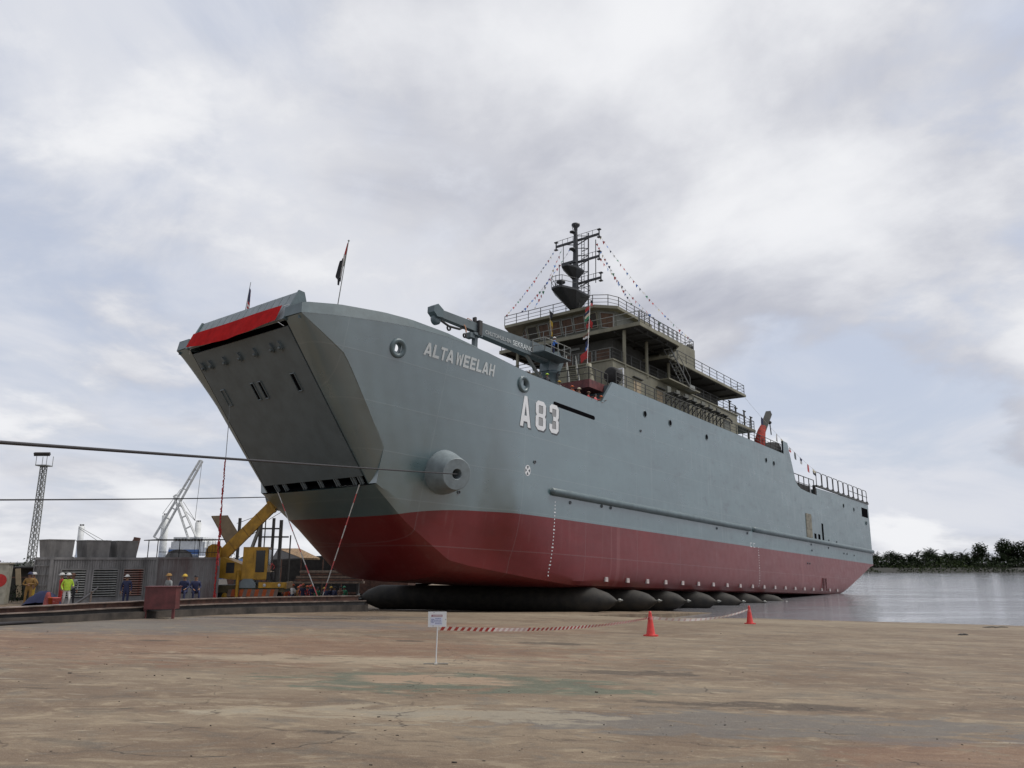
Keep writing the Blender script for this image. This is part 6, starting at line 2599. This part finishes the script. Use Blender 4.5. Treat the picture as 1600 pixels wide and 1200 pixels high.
def yard_people():
    person('person in lime safety vest, white trousers and white helmet walking past the louvres', yp(104, 41.5), 0.9, 'step', 'lime', 'white', 'white', 'lime')
    person('person in red overalls standing close behind the one in white trousers', yp(95, 43), -0.8, 'hips', 'red', 'red', 'white')
    person('person in dark red helmet half hidden behind the lime vest', yp(112, 44), 0.3, 'stand', 'grey', 'black', 'brown')
    person('person in ochre overalls with dark cap at the left end of the container', yp(44, 43), 0.4, 'folded', 'ochre', 'ochre', 'navy')
    person('person in yellow-ochre overalls and white cap right behind the other ochre worker', yp(51, 44.2), -0.7, 'hips', 'ochre', 'yellow', 'white')
    person('person in navy overalls and white helmet standing by the rusty louvre', yp(197, 44), 0.1, 'stand', 'navy', 'navy', 'white')
    g = 'workers resting behind the dark red box'
    for px, d, sh, he, lab in ((265, 38.5, 'grey', 'ochre', 'person in grey shirt and ochre helmet resting behind the red box'), (288, 40, 'navy', 'yellow', 'person in navy overalls and yellow helmet sitting on the ledge'), (304, 40.5, 'navy', None, 'bareheaded person in dark blue sitting at the right end of the resting group')):
        person(lab, yp(px, d, 0.55), 0.3 * (px - 285) / 10, 'sit', sh, 'navy', he, group=g)
    person('person in white trousers and coral shirt standing on the deck of the yellow crane', yp(418.5, 56.5, 1.5), 0.4, 'hips', 'pink', 'grey', 'grey')
    g = 'crowd of workers below the bow'
    cr = [(447, 63, 'orange', 'orange', 'orange'), (457, 60, 'white', 'navy', 'orange'), (452, 66, 'red', 'navy', 'brown'), (470, 64, 'orange', 'orange', 'pink'), (473, 61, 'navy', 'navy', 'orange'), (466, 67, 'ochre', 'black', 'orange'),
          (480, 66, 'red', 'navy', 'orange'), (487, 62, 'navy', 'navy', 'orange'), (484, 68, 'pink', 'black', 'red'), (496, 66, 'green', 'black', None), (507, 68, 'black', 'black', 'yellow'), (517, 66, 'navy', 'navy', 'yellow'), (523, 64, 'navy', 'navy', None), (511, 63, 'navy', 'black', None), (532, 67, 'brown', 'grey', None), (538, 68, 'green', 'grey', 'green')]
    lab = ['person in orange overalls at the left end of the crowd', 'person in white shirt with dark braces seen from behind in the crowd', 'person in red shirt and dark red helmet in the back row left', 'person in orange shirt and pink helmet in the crowd', 'person in navy overalls and orange helmet right of the white shirt',
           'person in ochre shirt in the back row of the crowd', 'person in red shirt and orange helmet left of the ribbon line', 'person in navy overalls and orange helmet at the ribbon line', 'person in pink shirt and red helmet in the back row', 'bareheaded person in green shirt behind the ribbon lines',
           'person in black shirt and yellow helmet right of the ribbon lines', 'person in navy overalls and yellow helmet near the motorcycles', 'bareheaded person in navy next to the motorcycles', 'bareheaded person in navy and black behind the right ribbon line', 'person in brown shirt beside the first motorcycle', 'person in green shirt and green helmet among the motorcycles']
    for (px, d, sh, tr, he), lb in zip(cr, lab):
        person(lb, yp(px, d), math.pi + random.uniform(-.9, .9) if random.random() < .5 else random.uniform(-1, 1), random.choice(['stand', 'hips', 'folded']), sh, tr, he, h=random.uniform(.93, 1.02), group=g)


yard_people()


# ------------------------------------------------------------------ yellow mobile crane
def mobile_crane():
    o = yp(374, 55)
    t = thing('mobile_crane', 'yellow mobile crane with raised telescopic boom left of the bow', 'crane', o, 0.10)
    t.scale = (1.0, 1.0, 1.18)
    b = MB()
    b.span((-2.6, -1.2, 0.75), (3.3, 1.2, 1.15))
    b.span((1.5, -1.25, 1.15), (3.35, 1.25, 1.28))
    b.build('carrier', mat('carrier_dark', (0.085, 0.066, 0.03), 0.7, var=.3), t)
    b = MB()
    b.span((1.55, -1.32, 1.0), (3.35, -1.22, 1.32))
    b.span((3.3, -1.25, 0.95), (3.42, 1.25, 1.32))
    bm_ = b.build('front_bumper', M_YELLOW, t)
    for x in (1.95, 2.95):
        b = MB()
        b.lathe([(0.10, 0), (0.10, 0.04), (0, 0.05)], (x, -1.32, 1.15), (0, -1, 0), 10)
        b.build('headlight', M_WHITE, bm_)
    # striped skirt: each stripe a part
    for k in range(13):
        x = -0.55 + k * 0.26
        b = MB()
        b.prism([V((x, -1.3, 0.52)), V((x + 0.26, -1.3, 0.52)), V((x + 0.36, -1.3, 0.92)), V((x + 0.10, -1.3, 0.92))], (0, 0.05, 0))
        b.build('skirt_stripe', CL['orange'] if k % 2 else mat('skirt_dull', (0.20, 0.14, 0.11), 0.8), t)
    for x in (-1.9, -0.7, 1.0, 2.2):
        for y in (-1.0, 1.0):
            b = MB()
            b.lathe([(0.2, -0.18), (0.46, -0.18), (0.54, -0.1), (0.54, 0.1), (0.46, 0.18), (0.2, 0.18), (0.2, -0.18)], (x, y, 0.54), (0, 1, 0), 18)
            w = b.build('wheel', M_TYRE, t)
            b = MB()
            b.lathe([(0.24, -0.16), (0.1, -0.2), (0, -0.2)], (x, y, 0.54), (0, 1, 0), 12)
            b.build('rim', M_YELLOW, w)
    b = MB()
    b.prism([V((0.25, -1.3, 1.0)), V((1.35, -1.3, 1.0)), V((1.35, -1.3, 1.25)), V((1.1, -1.3, 1.52)), V((0.5, -1.3, 1.52)), V((0.25, -1.3, 1.3))], (0, 0.6, 0))
    b.build('fender', M_FLAP, t)
    b = MB()
    b.tube([(0.15, -1.45, 0.0), (0.15, -1.45, 2.0)], 0.11, 8)
    b.box((0.15, -1.45, 0.03), (0.5, 0.5, 0.06))
    b.build('outrigger', M_YELLOW, t)
    # upper works
    b = MB()
    b.prism([V((-2.3, -1.15, 1.85)), V((-1.2, -1.15, 1.55)), V((0.2, -1.15, 1.45)), V((2.1, -1.15, 1.45)), V((2.1, -1.15, 1.9)), V((0.3, -1.15, 2.35)), V((-1.0, -1.15, 2.75)), V((-2.3, -1.15, 2.75))], (0, 2.3, 0))
    u = b.build('slewing_body', M_YELLOW, t)
    b = MB()
    b.span((-0.75, -1.17, 1.85), (-0.2, -1.14, 2.45))
    b.build('grille', M_DARK, u)
    b = MB()
    b.span((-2.95, -1.1, 1.55), (-2.3, 1.1, 2.6))
    b.build('counterweight', mat('counterweight_blue', (0.035, 0.045, 0.075), 0.6), t)
    b = MB()
    b.span((0.35, -1.25, 1.5), (2.05, -0.15, 3.35))
    cab = b.build('cab', M_YELLOW, t)
    for x0, x1, z0, z1, m in ((0.55, 1.05, 2.2, 3.1, M_YELLOW), (1.25, 1.85, 1.9, 3.15, M_GLASS)):
        b = MB()
        b.span((x0, -1.285, z0), (x1, -1.25, z1))
        b.build('cab_window' if m is M_GLASS else 'cab_door', m, cab)
    b = MB()
    b.span((2.05, -1.1, 2.3), (2.08, -0.3, 3.2))
    b.build('cab_window', M_GLASS, cab)
    b = MB()
    b.span((2.05, -1.3, 1.45), (2.3, 0.2, 1.9))
    b.build('cab_step', M_DARK, cab)
    # boom: three nested sections
    p = V((-1.6, 0.5, 2.75))
    d = V((math.cos(math.radians(43)), 0.05, math.sin(math.radians(43)))).normalized()
    for nm, s0, s1, w in (('boom_section', 0.0, 4.6, 0.72), ('boom_section', 4.6, 8.4, 0.58), ('boom_section', 8.4, 10.5, 0.44)):
        b = MB()
        b.bar(p + d * s0, p + d * s1, w * .8, w)
        o_ = b.build(nm, M_YELLOW, t)
        if s0 < 4:
            for s in (1.0, 2.2, 3.4):
                c = MB()
                c.bar(p + d * s, p + d * (s + 0.05), w * .8 + .03, w + .03)
                c.build('boom_seam', mat('seam_brown', (0.25, 0.13, 0.02), 0.7), o_)
        b = MB()
        b.bar(p + d * (s1 - 0.2), p + d * s1, w * .8 + .08, w + .10)
        b.build('boom_collar', M_YELLOW, o_)
    b = MB()
    b.tube([V((0.1, .5, 2.1)), p + d * 3.6 - V((0, 0, .4))], 0.13, 8)
    b.build('lift_ram', M_RAILG, t)
    b = MB()
    b.lathe([(0.4, -0.3), (0.4, 0.3)], (-2.0, 0.3, 3.0), (0, 1, 0), 14)
    b.lathe([(0.0, -0.3), (0.55, -0.3)], (-2.0, 0.3, 3.0), (0, 1, 0), 14)
    b.lathe([(0.55, 0.3), (0.0, 0.3)], (-2.0, 0.3, 3.0), (0, 1, 0), 14)
    b.build('winch_drum', M_YELLOW, t)
    b = MB()
    b.tube([(2.35, -.9, 1.2), (2.35, -.9, 2.2), (3.2, -.9, 2.2), (3.2, -.9, 1.2)], 0.03, 6)
    b.build('guard_rail', M_DARK, t)


mobile_crane()


def flat_quad_thing(name, lab, cat, px_corners, depth, m, thick=0.15, part_name='plate'):
    P = [at(x, y, depth) for x, y in px_corners]
    o = P[0]
    t = thing(name, lab, cat, o)
    b = MB()
    n = (P[1] - P[0]).cross(P[2] - P[0]).normalized()
    b.prism([q - o for q in P], n * thick)
    b.build(part_name, m, t)
    return t


def yard_right():
    # barge with raised ramp plate behind the crane
    o = yp(470, 100)
    t = thing('moored_barge', 'rusty brown barge with raised ramp plate behind the yellow crane', 'barge', (o.x, o.y, -2.75), 0.0)
    b = MB()
    b.prism([V((-9, 0, 0)), V((13, 0, 0)), V((14.5, 0, 3.4)), V((-10, 0, 3.4))], (0, 9, 0))
    h = b.build('barge_hull', M_RUST, t)
    for k in range(6):
        b = MB()
        b.box((-7 + 4 * k, -0.04, 1.7), (0.12, 0.1, 3.3))
        b.build('hull_rib', M_RUST, h)
    b = MB()
    a = at(331, 806, 96) - t.location
    P = [at(331, 806, 96), at(356, 805, 97), at(380, 845, 97), at(364, 866, 96)]
    n = (P[1] - P[0]).cross(P[2] - P[0]).normalized()
    b.prism([q - t.location for q in P], n * 0.4)
    b.build('raised_ramp', M_BROWNPL, t)
    # scaffold frame of posts
    o = yp(430, 82)
    t = thing('scaffold', 'dark steel gantry of posts with cross bars behind the crane boom', 'frame', o)
    base = o
    for px, y0, w in ((409, 795, .10), (422, 812, .26), (434, 815, .30), (450, 838, .12), (402, 812, .30), (368, 812, .26)):
        a = at(px, 905, 82)
        hh = 1.6 + (878 - y0) / FPX * 82 * 1.03
        b = MB()
        b.bar((a.x - base.x, a.y - base.y, -0.3), (a.x - base.x, a.y - base.y, hh - base.z), w)
        b.build('frame_post', M_DARK, t)
    for y, x0, x1 in ((839, 409, 451), (826, 409, 438)):
        a, c = at(x0, y, 82) - base, at(x1, y, 82) - base
        b = MB()
        b.bar(a, c, 0.16)
        b.build('frame_beam', M_DARK, t)
    b = MB()
    for (x0, y0), (x1, y1) in (((370, 818), (403, 806)), ((402, 830), (350, 862)), ((420, 812), (440, 800)), ((408, 858), (452, 858))):
        b.tube([at(x0, y0, 82) - base, at(x1, y1, 82) - base], 0.03, 5)
    b.build('frame_wire', M_DARK, t)['kind'] = 'stuff'
    # open shed with tan roof
    o = yp(470, 88)
    t = thing('workshop_shed', 'open workshop shed with a tan sheet roof under the bow', 'shed', o)
    z0 = o.z
    L = lambda px, py, d: at(px, py, d) - o
    b = MB()
    q = [L(434, 857.5, 92), L(468, 857.5, 90), L(500, 873, 84), L(470, 872, 86)]
    k = 9
    rf = None
    b.prism([q[0] - V((0, 0, .12)), q[1] - V((0, 0, .12)), q[2] - V((0, 0, .12)), q[3] - V((0, 0, .12))], (0, 0, .06))
    rf = b.build('roof', M_TANROOF, t)
    for i in range(k):
        u0, u1 = i / k + .004, (i + 1) / k - .004
        b = MB()
        b.prism([q[0].lerp(q[1], u0), q[0].lerp(q[1], u1), q[3].lerp(q[2], u1), q[3].lerp(q[2], u0)], (0, 0, .05))
        b.build('roof_sheet', M_TANROOF, rf)
    b = MB()
    q2 = [L(434, 857.5, 92), L(470, 872, 86), L(424, 874, 90)]
    b.prism(q2, (0, 0, -.1))
    b.build('gable', M_DARK, t)
    b = MB()
    b.prism([L(420, 925, 95), L(560, 925, 95), L(560, 866, 95), L(420, 872, 95)], (0, .2, 0))
    b.build('back_wall', M_DARK, t)
    for px in (440, 471, 505, 535):
        b = MB()
        a = L(px, 874, 86)
        b.tube([(a.x, a.y, 0), a], 0.06, 6)
        b.build('post', M_RUST, t)
    # stacked plates to the right of the shed
    o = yp(515, 84)
    t = thing('steel_stack', 'long stack of rusty steel plates beyond the crowd', 'stack', o, 0.06)
    for k in range(5):
        b = MB()
        b.box((random.uniform(-.2, .2), random.uniform(-.1, .1), 1.9 + k * 0.28), (7.5 - k * .35, 1.2, 0.2))
        b.build('plate', M_RUST if k % 2 else mat('plate_dusty', (0.16, 0.12, 0.095), 0.9, var=.2), t)
    b = MB()
    for x in (-3, 0, 3):
        b.span((x - .1, -.5, 0), (x + .1, .5, 1.8))
    b.build('trestle', M_DARK, t)['kind'] = 'stuff'
    # motorcycles
    first = None
    spots = [(533, 70), (540, 69.5), (547, 69), (554, 68.5), (561, 68), (568, 67.5)]
    labs = ['motorcycle at the left end of the parked row beside the crowd', 'second motorcycle from the left in the parked row', 'third motorcycle from the left in the parked row', 'third motorcycle from the airbag in the parked row', 'second motorcycle from the airbag in the parked row', 'motorcycle nearest the airbag end in the parked row']
    for i, (px, d) in enumerate(spots):
        loc = yp(px, d)
        if first is None:
            t = thing('motorcycle', labs[0], 'motorcycle', loc, 1.1, 'motorcycles parked beyond the ledge')
            for x in (-.62, .62):
                b = MB()
                pts = [(x + .27 * math.cos(a * math.pi / 9), 0, .31 + .27 * math.sin(a * math.pi / 9)) for a in range(19)]
                b.tube(pts, 0.045, 6, False)
                w = b.build('wheel', M_TYRE, t)
                b = MB()
                b.lathe([(0.2, -.02), (0.05, -.05), (0.05, .05), (.2, .02)], (x, 0, .31), (0, 1, 0), 12)
                b.build('rim', M_CHROME, w)
            b = MB()
            b.box((0, 0, .45), (.55, .22, .35))
            b.tube([(-.55, 0, .33), (-.2, 0, .6), (.45, 0, .75), (.62, 0, .33)], [.05, .09, .06, .04], 8)
            b.build('frame', M_DARK, t)
            b = MB()
            b.tube([(-.75, 0, .78), (-.35, 0, .76), (0.05, 0, .74)], [.09, .12, .08], 8)
            b.build('seat', CL['black'], t)
            b = MB()
            b.ball((.22, 0, .74), .16, 10, 6, (1.4, .8, .8))
            b.tube([(.5, 0, .6), (.62, 0, .95)], [.1, .12], 8)
            b.build('fairing', CL['grey'], t)
            b = MB()
            b.tube([(.42, -.34, 1.0), (.52, 0, .98), (.42, .34, 1.0)], .02, 6)
            b.build('handlebar', M_CHROME, t)
            first = t
        else:
            r = first.copy()
            COL.objects.link(r)
            r['label'] = labs[i]
            for ch in first.children:
                c = ch.copy()
                COL.objects.link(c)
                c.parent = r
                for g in ch.children:
                    e = g.copy()
                    COL.objects.link(e)
                    e.parent = c
            r.location = loc
            r.rotation_euler = (0, 0, 1.1 + random.uniform(-.25, .25))


yard_right()


# ------------------------------------------------------------------ lattice mast and cargo ship beyond the yard
def lattice_tower():
    D = 130
    b0 = at(47, 890, D)
    x0, y0 = b0.x, b0.y
    zt = 1.6 + (878 - 735) / FPX * D * 1.055
    zb = -2.0
    t = thing('lattice_tower', 'tall slim lattice floodlight tower at the far left', 'tower', (x0, y0, zb))
    Hh = zt - zb
    w0, w1 = 0.50, 0.36
    for sx, sy in ((-1, -1), (1, -1), (1, 1), (-1, 1)):
        b = MB()
        b.tube([(sx * w0, sy * w0, 0), (sx * w1, sy * w1, Hh)], 0.085, 6)
        b.build('tower_leg', M_RAILG, t)
    b = MB()
    n = 20
    for k in range(n):
        z0_, z1_ = Hh * k / n, Hh * (k + 1) / n
        a0, a1 = w0 + (w1 - w0) * k / n, w0 + (w1 - w0) * (k + 1) / n
        C0 = [V((s * a0, r * a0, z0_)) for s, r in ((-1, -1), (1, -1), (1, 1), (-1, 1))]
        C1 = [V((s * a1, r * a1, z1_)) for s, r in ((-1, -1), (1, -1), (1, 1), (-1, 1))]
        for i in range(4):
            j = (i + 1) % 4
            b.tube([C0[i], C1[j]], 0.04, 4)
            b.tube([C0[j], C1[i]], 0.04, 4)
            b.tube([C1[i], C1[j]], 0.035, 4)
    b.build('tower_bracing', M_RAILG, t)['kind'] = 'stuff'
    b = MB()
    b.box((0, 0, Hh), (1.9, 1.9, 0.18))
    for s in (-1, 1):
        for r in (-1, 1):
            b.tube([(s * .9, r * .9, Hh), (s * .9, r * .9, Hh + 1.7)], 0.05, 5)
    b.build('platform', M_RAILG, t)
    for k in range(6):
        b = MB()
        b.box((-1.1 + k * .44, -.95, Hh + 1.9), (0.45, 0.4, 0.5), (0.5, 0, 0))
        b.build('floodlight', M_DARK, t)
    b = MB()
    b.box((0, -.95, Hh + 1.6), (2.7, 0.12, 0.12))
    b.build('lamp_bar', M_DARK, t)


lattice_tower()


def cargo_ship():
    D = 190
    mpp = D / FPX * 1.02

    def Lx(px):
        return (px - 240) * mpp

    def Lz(py):
        return 1.6 + (878 - py) * mpp - (-2.6)
    o = CAM + ray(240, 890) * D
    t = thing('cargo_ship', 'distant white and blue cargo ship with white deck cranes above the containers', 'ship', (o.x, o.y, -2.6))
    b = MB()
    b.prism([V((Lx(60), 0, 0)), V((Lx(345), 0, 0)), V((Lx(352), 0, Lz(873))), V((Lx(55), 0, Lz(874)))], (0, 16, 0))
    b.build('hull', M_CBLUE, t)
    b = MB()
    for x0, x1, z0, z1 in ((252, 312, 868, 856), (255, 308, 856, 847), (258, 304, 847, 840)):
        b.span((Lx(x0), 3, Lz(z0)), (Lx(x1), 12, Lz(z1)))
    h = b.build('superstructure', M_CWHITE, t)
    for k in range(9):
        b = MB()
        b.span((Lx(261 + k * 5), 2.9, Lz(846)), (Lx(264 + k * 5), 3.05, Lz(842.5)))
        b.build('window', M_GLASS, h)
    b = MB()
    b.span((Lx(252), 2.8, Lz(866)), (Lx(300), 2.98, Lz(859)))
    b.build('blue_band', M_CBLUE, h)
    for px, w, y0, y1 in ((237, 11, 872, 806), (290, 9.5, 872, 817), (105, 9, 872, 823)):
        b = MB()
        b.lathe([(w / 2 * mpp, Lz(y0)), (w / 2 * mpp, Lz(y1)), (w / 2 * mpp * .8, Lz(y1) + .1), (0, Lz(y1) + .1)], (Lx(px), 5, 0), (0, 0, 1), 14)
        p = b.build('crane_post', M_CWHITE, t)
        b = MB()
        for k in range(3):
            b.tube([(Lx(px - 2.5 + 2.5 * k), 5, Lz(y1)), (Lx(px - 2.5 + 2.5 * k), 5, Lz(y1 - 3.5))], 0.15, 5)
        b.build('post_head', M_DARK, p)

    def jib(x0, y0, x1, y1, w0, w1, n, name='crane_jib'):
        a, c = V((Lx(x0), 2.5, Lz(y0))), V((Lx(x1), 2.5, Lz(y1)))
        d = (c - a).normalized()
        s = d.cross(V((0, 1, 0))).normalized()
        b = MB()
        for sg in (-1, 1):
            for yy in (-.35, .35):
                b.tube([a + s * sg * w0 + V((0, yy, 0)), c + s * sg * w1 + V((0, yy, 0))], .16, 6)
        for k in range(n + 1):
            u = k / n
            q = a.lerp(c, u)
            w = w0 + (w1 - w0) * u
            b.bar(q - s * w, q + s * w, 0.3)
        b.build(name, M_CWHITE, t)
    jib(233, 842, 292, 720, 0.80, .34, 8)
    jib(289, 842, 256, 775, .95, .4, 4)
    b = MB()
    for (x0, y0), (x1, y1) in (((237, 804), (262, 765)), ((290, 815), (262, 790)), ((290, 815), (268, 785)), ((292, 722), (289, 815)), ((107, 824), (150, 846)), ((107, 826), (143, 848))):
        b.tube([(Lx(x0), 3, Lz(y0)), (Lx(x1), 3, Lz(y1))], 0.06, 4)
    b.build('crane_wire', M_RAILG, t)['kind'] = 'stuff'
    b = MB()
    b.tube([(Lx(197), 1, Lz(856)), (Lx(206), 1, Lz(842))], .5, 6)
    b.tube([(Lx(203), 1, Lz(868)), (Lx(207), 1, Lz(841))], .8, 6)
    b.build('deck_gear', M_RUST, t)
    b = MB()
    for k in range(10):
        px = 160 + k * 3.5
        b.tube([(Lx(px), 1, Lz(868)), (Lx(px), 1, Lz(845 + random.uniform(0, 10)))], .16, 5)
    b.build('deck_posts', M_RAILG, t)['kind'] = 'stuff'


cargo_ship()


# ------------------------------------------------------------------ trees on the far bank
def trees():
    def palm_mesh(seed, h):
        rd = random.Random(seed)
        tr = MB()
        lean = rd.uniform(-.4, .4)
        tr.tube([(0, 0, -0.5), (lean * .3, 0, h * .5), (lean, 0, h)], [.38, .3, .26], 7)
        cr = MB()
        nf = 24
        for k in range(nf):
            a = 6.283 * k / nf + rd.uniform(-.2, .2)
            el = rd.uniform(-.1, 1.35)
            L = rd.uniform(3.4, 5.2)
            p = V((lean, 0, h))
            d = V((math.cos(a) * math.cos(el), math.sin(a) * math.cos(el), math.sin(el)))
            pts = [p]
            for s in range(6):
                d = (d + V((0, 0, -0.14 - .03 * s))).normalized()
                pts.append(pts[-1] + d * (L / 6))
            for s in range(6):
                q0, q1 = pts[s], pts[s + 1]
                dd = (q1 - q0).normalized()
                sd = dd.cross(V((0, 0, 1)))
                sd = sd.normalized() if sd.length > .05 else V((1, 0, 0))
                for j in range(3):
                    o = q0.lerp(q1, (j + .5) / 3)
                    ll = 0.85 * math.sin(math.pi * min(.95, (s + .7) / 6.6)) + .15
                    for sg in (-1, 1):
                        e = o + sd * sg * ll + dd * ll * .5 - V((0, 0, ll * .45))
                        cr.add([o - dd * .09, o + dd * .09, e], [(0, 1, 2)])
        return tr.mesh('trunk', M_BARK), cr.mesh('crown', M_PALM)

    def broad_mesh(seed, h, r, m):
        rd = random.Random(seed)
        tr = MB()
        tr.tube([(0, 0, -.5), (.2, 0, h * .35), (0, .1, h * .6)], [.4, .3, .18], 7)
        for k in range(5):
            a = rd.uniform(0, 6.28)
            tr.tube([(0.1, 0, h * .35), (math.cos(a) * r * .6, math.sin(a) * r * .6, h * rd.uniform(.55, .85))], [.18, .06], 5)
        cr = MB()
        blobs = [(V((rd.uniform(-r, r) * .6, rd.uniform(-r, r) * .6, h * rd.uniform(.4, .85))), rd.uniform(.35, .6) * r) for _ in range(11)]
        for k in range(1500):
            c, br = rd.choice(blobs)
            d = V((rd.gauss(0, 1), rd.gauss(0, 1), rd.gauss(0, .9))).normalized()
            p = c + d * br * rd.uniform(.55, 1.05)
            s = rd.uniform(.2, .48)
            u = V((rd.uniform(-1, 1), rd.uniform(-1, 1), rd.uniform(-.6, .6))).normalized()
            w = u.cross(d)
            w = w.normalized() if w.length > .05 else V((0, 0, 1))
            cr.add([p - u * s, p + w * s * .6, p + u * s, p - w * s * .6], [(0, 1, 2, 3)])
        return tr.mesh('trunk', M_BARK), cr.mesh('crown', m)
    rd = random.Random(11)
    palms = [palm_mesh(k, h) for k, h in enumerate((4.2, 5.2, 6.2, 5.6))]
    broads = [broad_mesh(20 + k, h, r, M_LEAF) for k, (h, r) in enumerate(((8.5, 4.2), (7.0, 4.6), (11.0, 4.8)))]

    def plant(kind, px, d, sc, lab, grp, mesh):
        p = CAM + ray(px, 890) * d
        z = -0.9 + (p.y - 345) * 0.0034
        t = thing(kind, lab, 'palm tree' if kind == 'palm_tree' else 'tree', (p.x, p.y, z), rd.uniform(0, 6.28), grp)
        t.scale = (sc, sc, sc)
        put(mesh[0], 'trunk', t)
        put(mesh[1], 'crown', t)
    PL = 'dark feathery palm in the row of palms along the far river bank'
    for k in range(40):
        px = 1352 + k * 7.4 + rd.uniform(-3, 3)
        plant('palm_tree', px, rd.uniform(362, 400), rd.uniform(0.64, 0.90) * (1.12 if 1440 < px < 1520 else 1), PL, 'palms along the far river bank', palms[k % 4])
    BL = 'round dark leafy tree in the wood on the far river bank'
    for k in range(14):
        px = 1350 + k * 20 + rd.uniform(-4, 4)
        plant('leafy_tree', px, rd.uniform(352, 375), rd.uniform(.52, .74), BL, 'leafy trees on the far river bank', broads[k % 3])
    for px, sc, lab in ((1578, 1.18, 'tallest dark leafy tree on the far bank near the right edge'), (1592, 1.05, 'tall leafy tree right of the tallest one on the far bank'), (1530, 1.0, 'broad dark tree standing between the palms on the far bank'), (1604, 1.1, 'tall tree cut by the right frame edge on the far bank')):
        plant('leafy_tree', px, 356, sc, lab, None, broads[2])
    # undergrowth along the water, one mass
    b = MB()
    for k in range(15000):
        x = rd.uniform(120, 330)
        y = 331 + 26 * rd.random()
        z = -2.6 + (y - 334) * .07 + rd.random() ** 1.6 * (2.2 + 1.8 * math.sin(x * .11) + 1.2 * math.sin(x * .31))
        s = rd.uniform(.25, .6)
        u = V((rd.uniform(-1, 1), rd.uniform(-1, 1), rd.uniform(-.7, .7))).normalized()
        w = V((rd.uniform(-1, 1), rd.uniform(-1, 1), rd.uniform(-1, 1))).normalized()
        p = V((x, y, z))
        b.k = 0 if rd.random() < (.75 if x < 200 else .35) else 1
        b.add([p - u * s, p + w * s * .5, p + u * s, p - w * s * .5], [(0, 1, 2, 3)])
    for k in range(15000):
        x = rd.uniform(120, 340)
        y = 346 + 26 * rd.random()
        z = -1.6 + rd.random() * (4.6 + 1.2 * math.sin(x * .17) + 0.9 * math.sin(x * .43 + 1))
        s = rd.uniform(.35, .8)
        u = V((rd.uniform(-1, 1), rd.uniform(-1, 1), rd.uniform(-.7, .7))).normalized()
        w = V((rd.uniform(-1, 1), rd.uniform(-1, 1), rd.uniform(-1, 1))).normalized()
        p = V((x, y, z))
        b.k = 1
        b.add([p - u * s, p + w * s * .6, p + u * s, p - w * s * .6], [(0, 1, 2, 3)])
    o = b.build('bank_undergrowth', [M_SCRUB, M_LEAF])
    tag(o, 'green scrub along the far river bank', 'undergrowth', kind='stuff')
    # low line of distant wood to the left and behind the ship
    b = MB()
    for k in range(9000):
        x = rd.uniform(-420, 120)
        y = 350 + 20 * rd.random()
        z = -1.5 + rd.random() ** 1.3 * (4.5 + 1.5 * math.sin(x * .09) + 1.2 * math.sin(x * .23))
        s = rd.uniform(.4, .9)
        u = V((rd.uniform(-1, 1), rd.uniform(-1, 1), rd.uniform(-.7, .7))).normalized()
        w = V((rd.uniform(-1, 1), rd.uniform(-1, 1), rd.uniform(-1, 1))).normalized()
        p = V((x, y, z))
        b.add([p - u * s, p + w * s * .6, p + u * s, p - w * s * .6], [(0, 1, 2, 3)])
    o = b.build('distant_wood', [M_LEAF])
    tag(o, 'low distant wood beyond the yard and the ship', 'wood', kind='stuff')


trees()
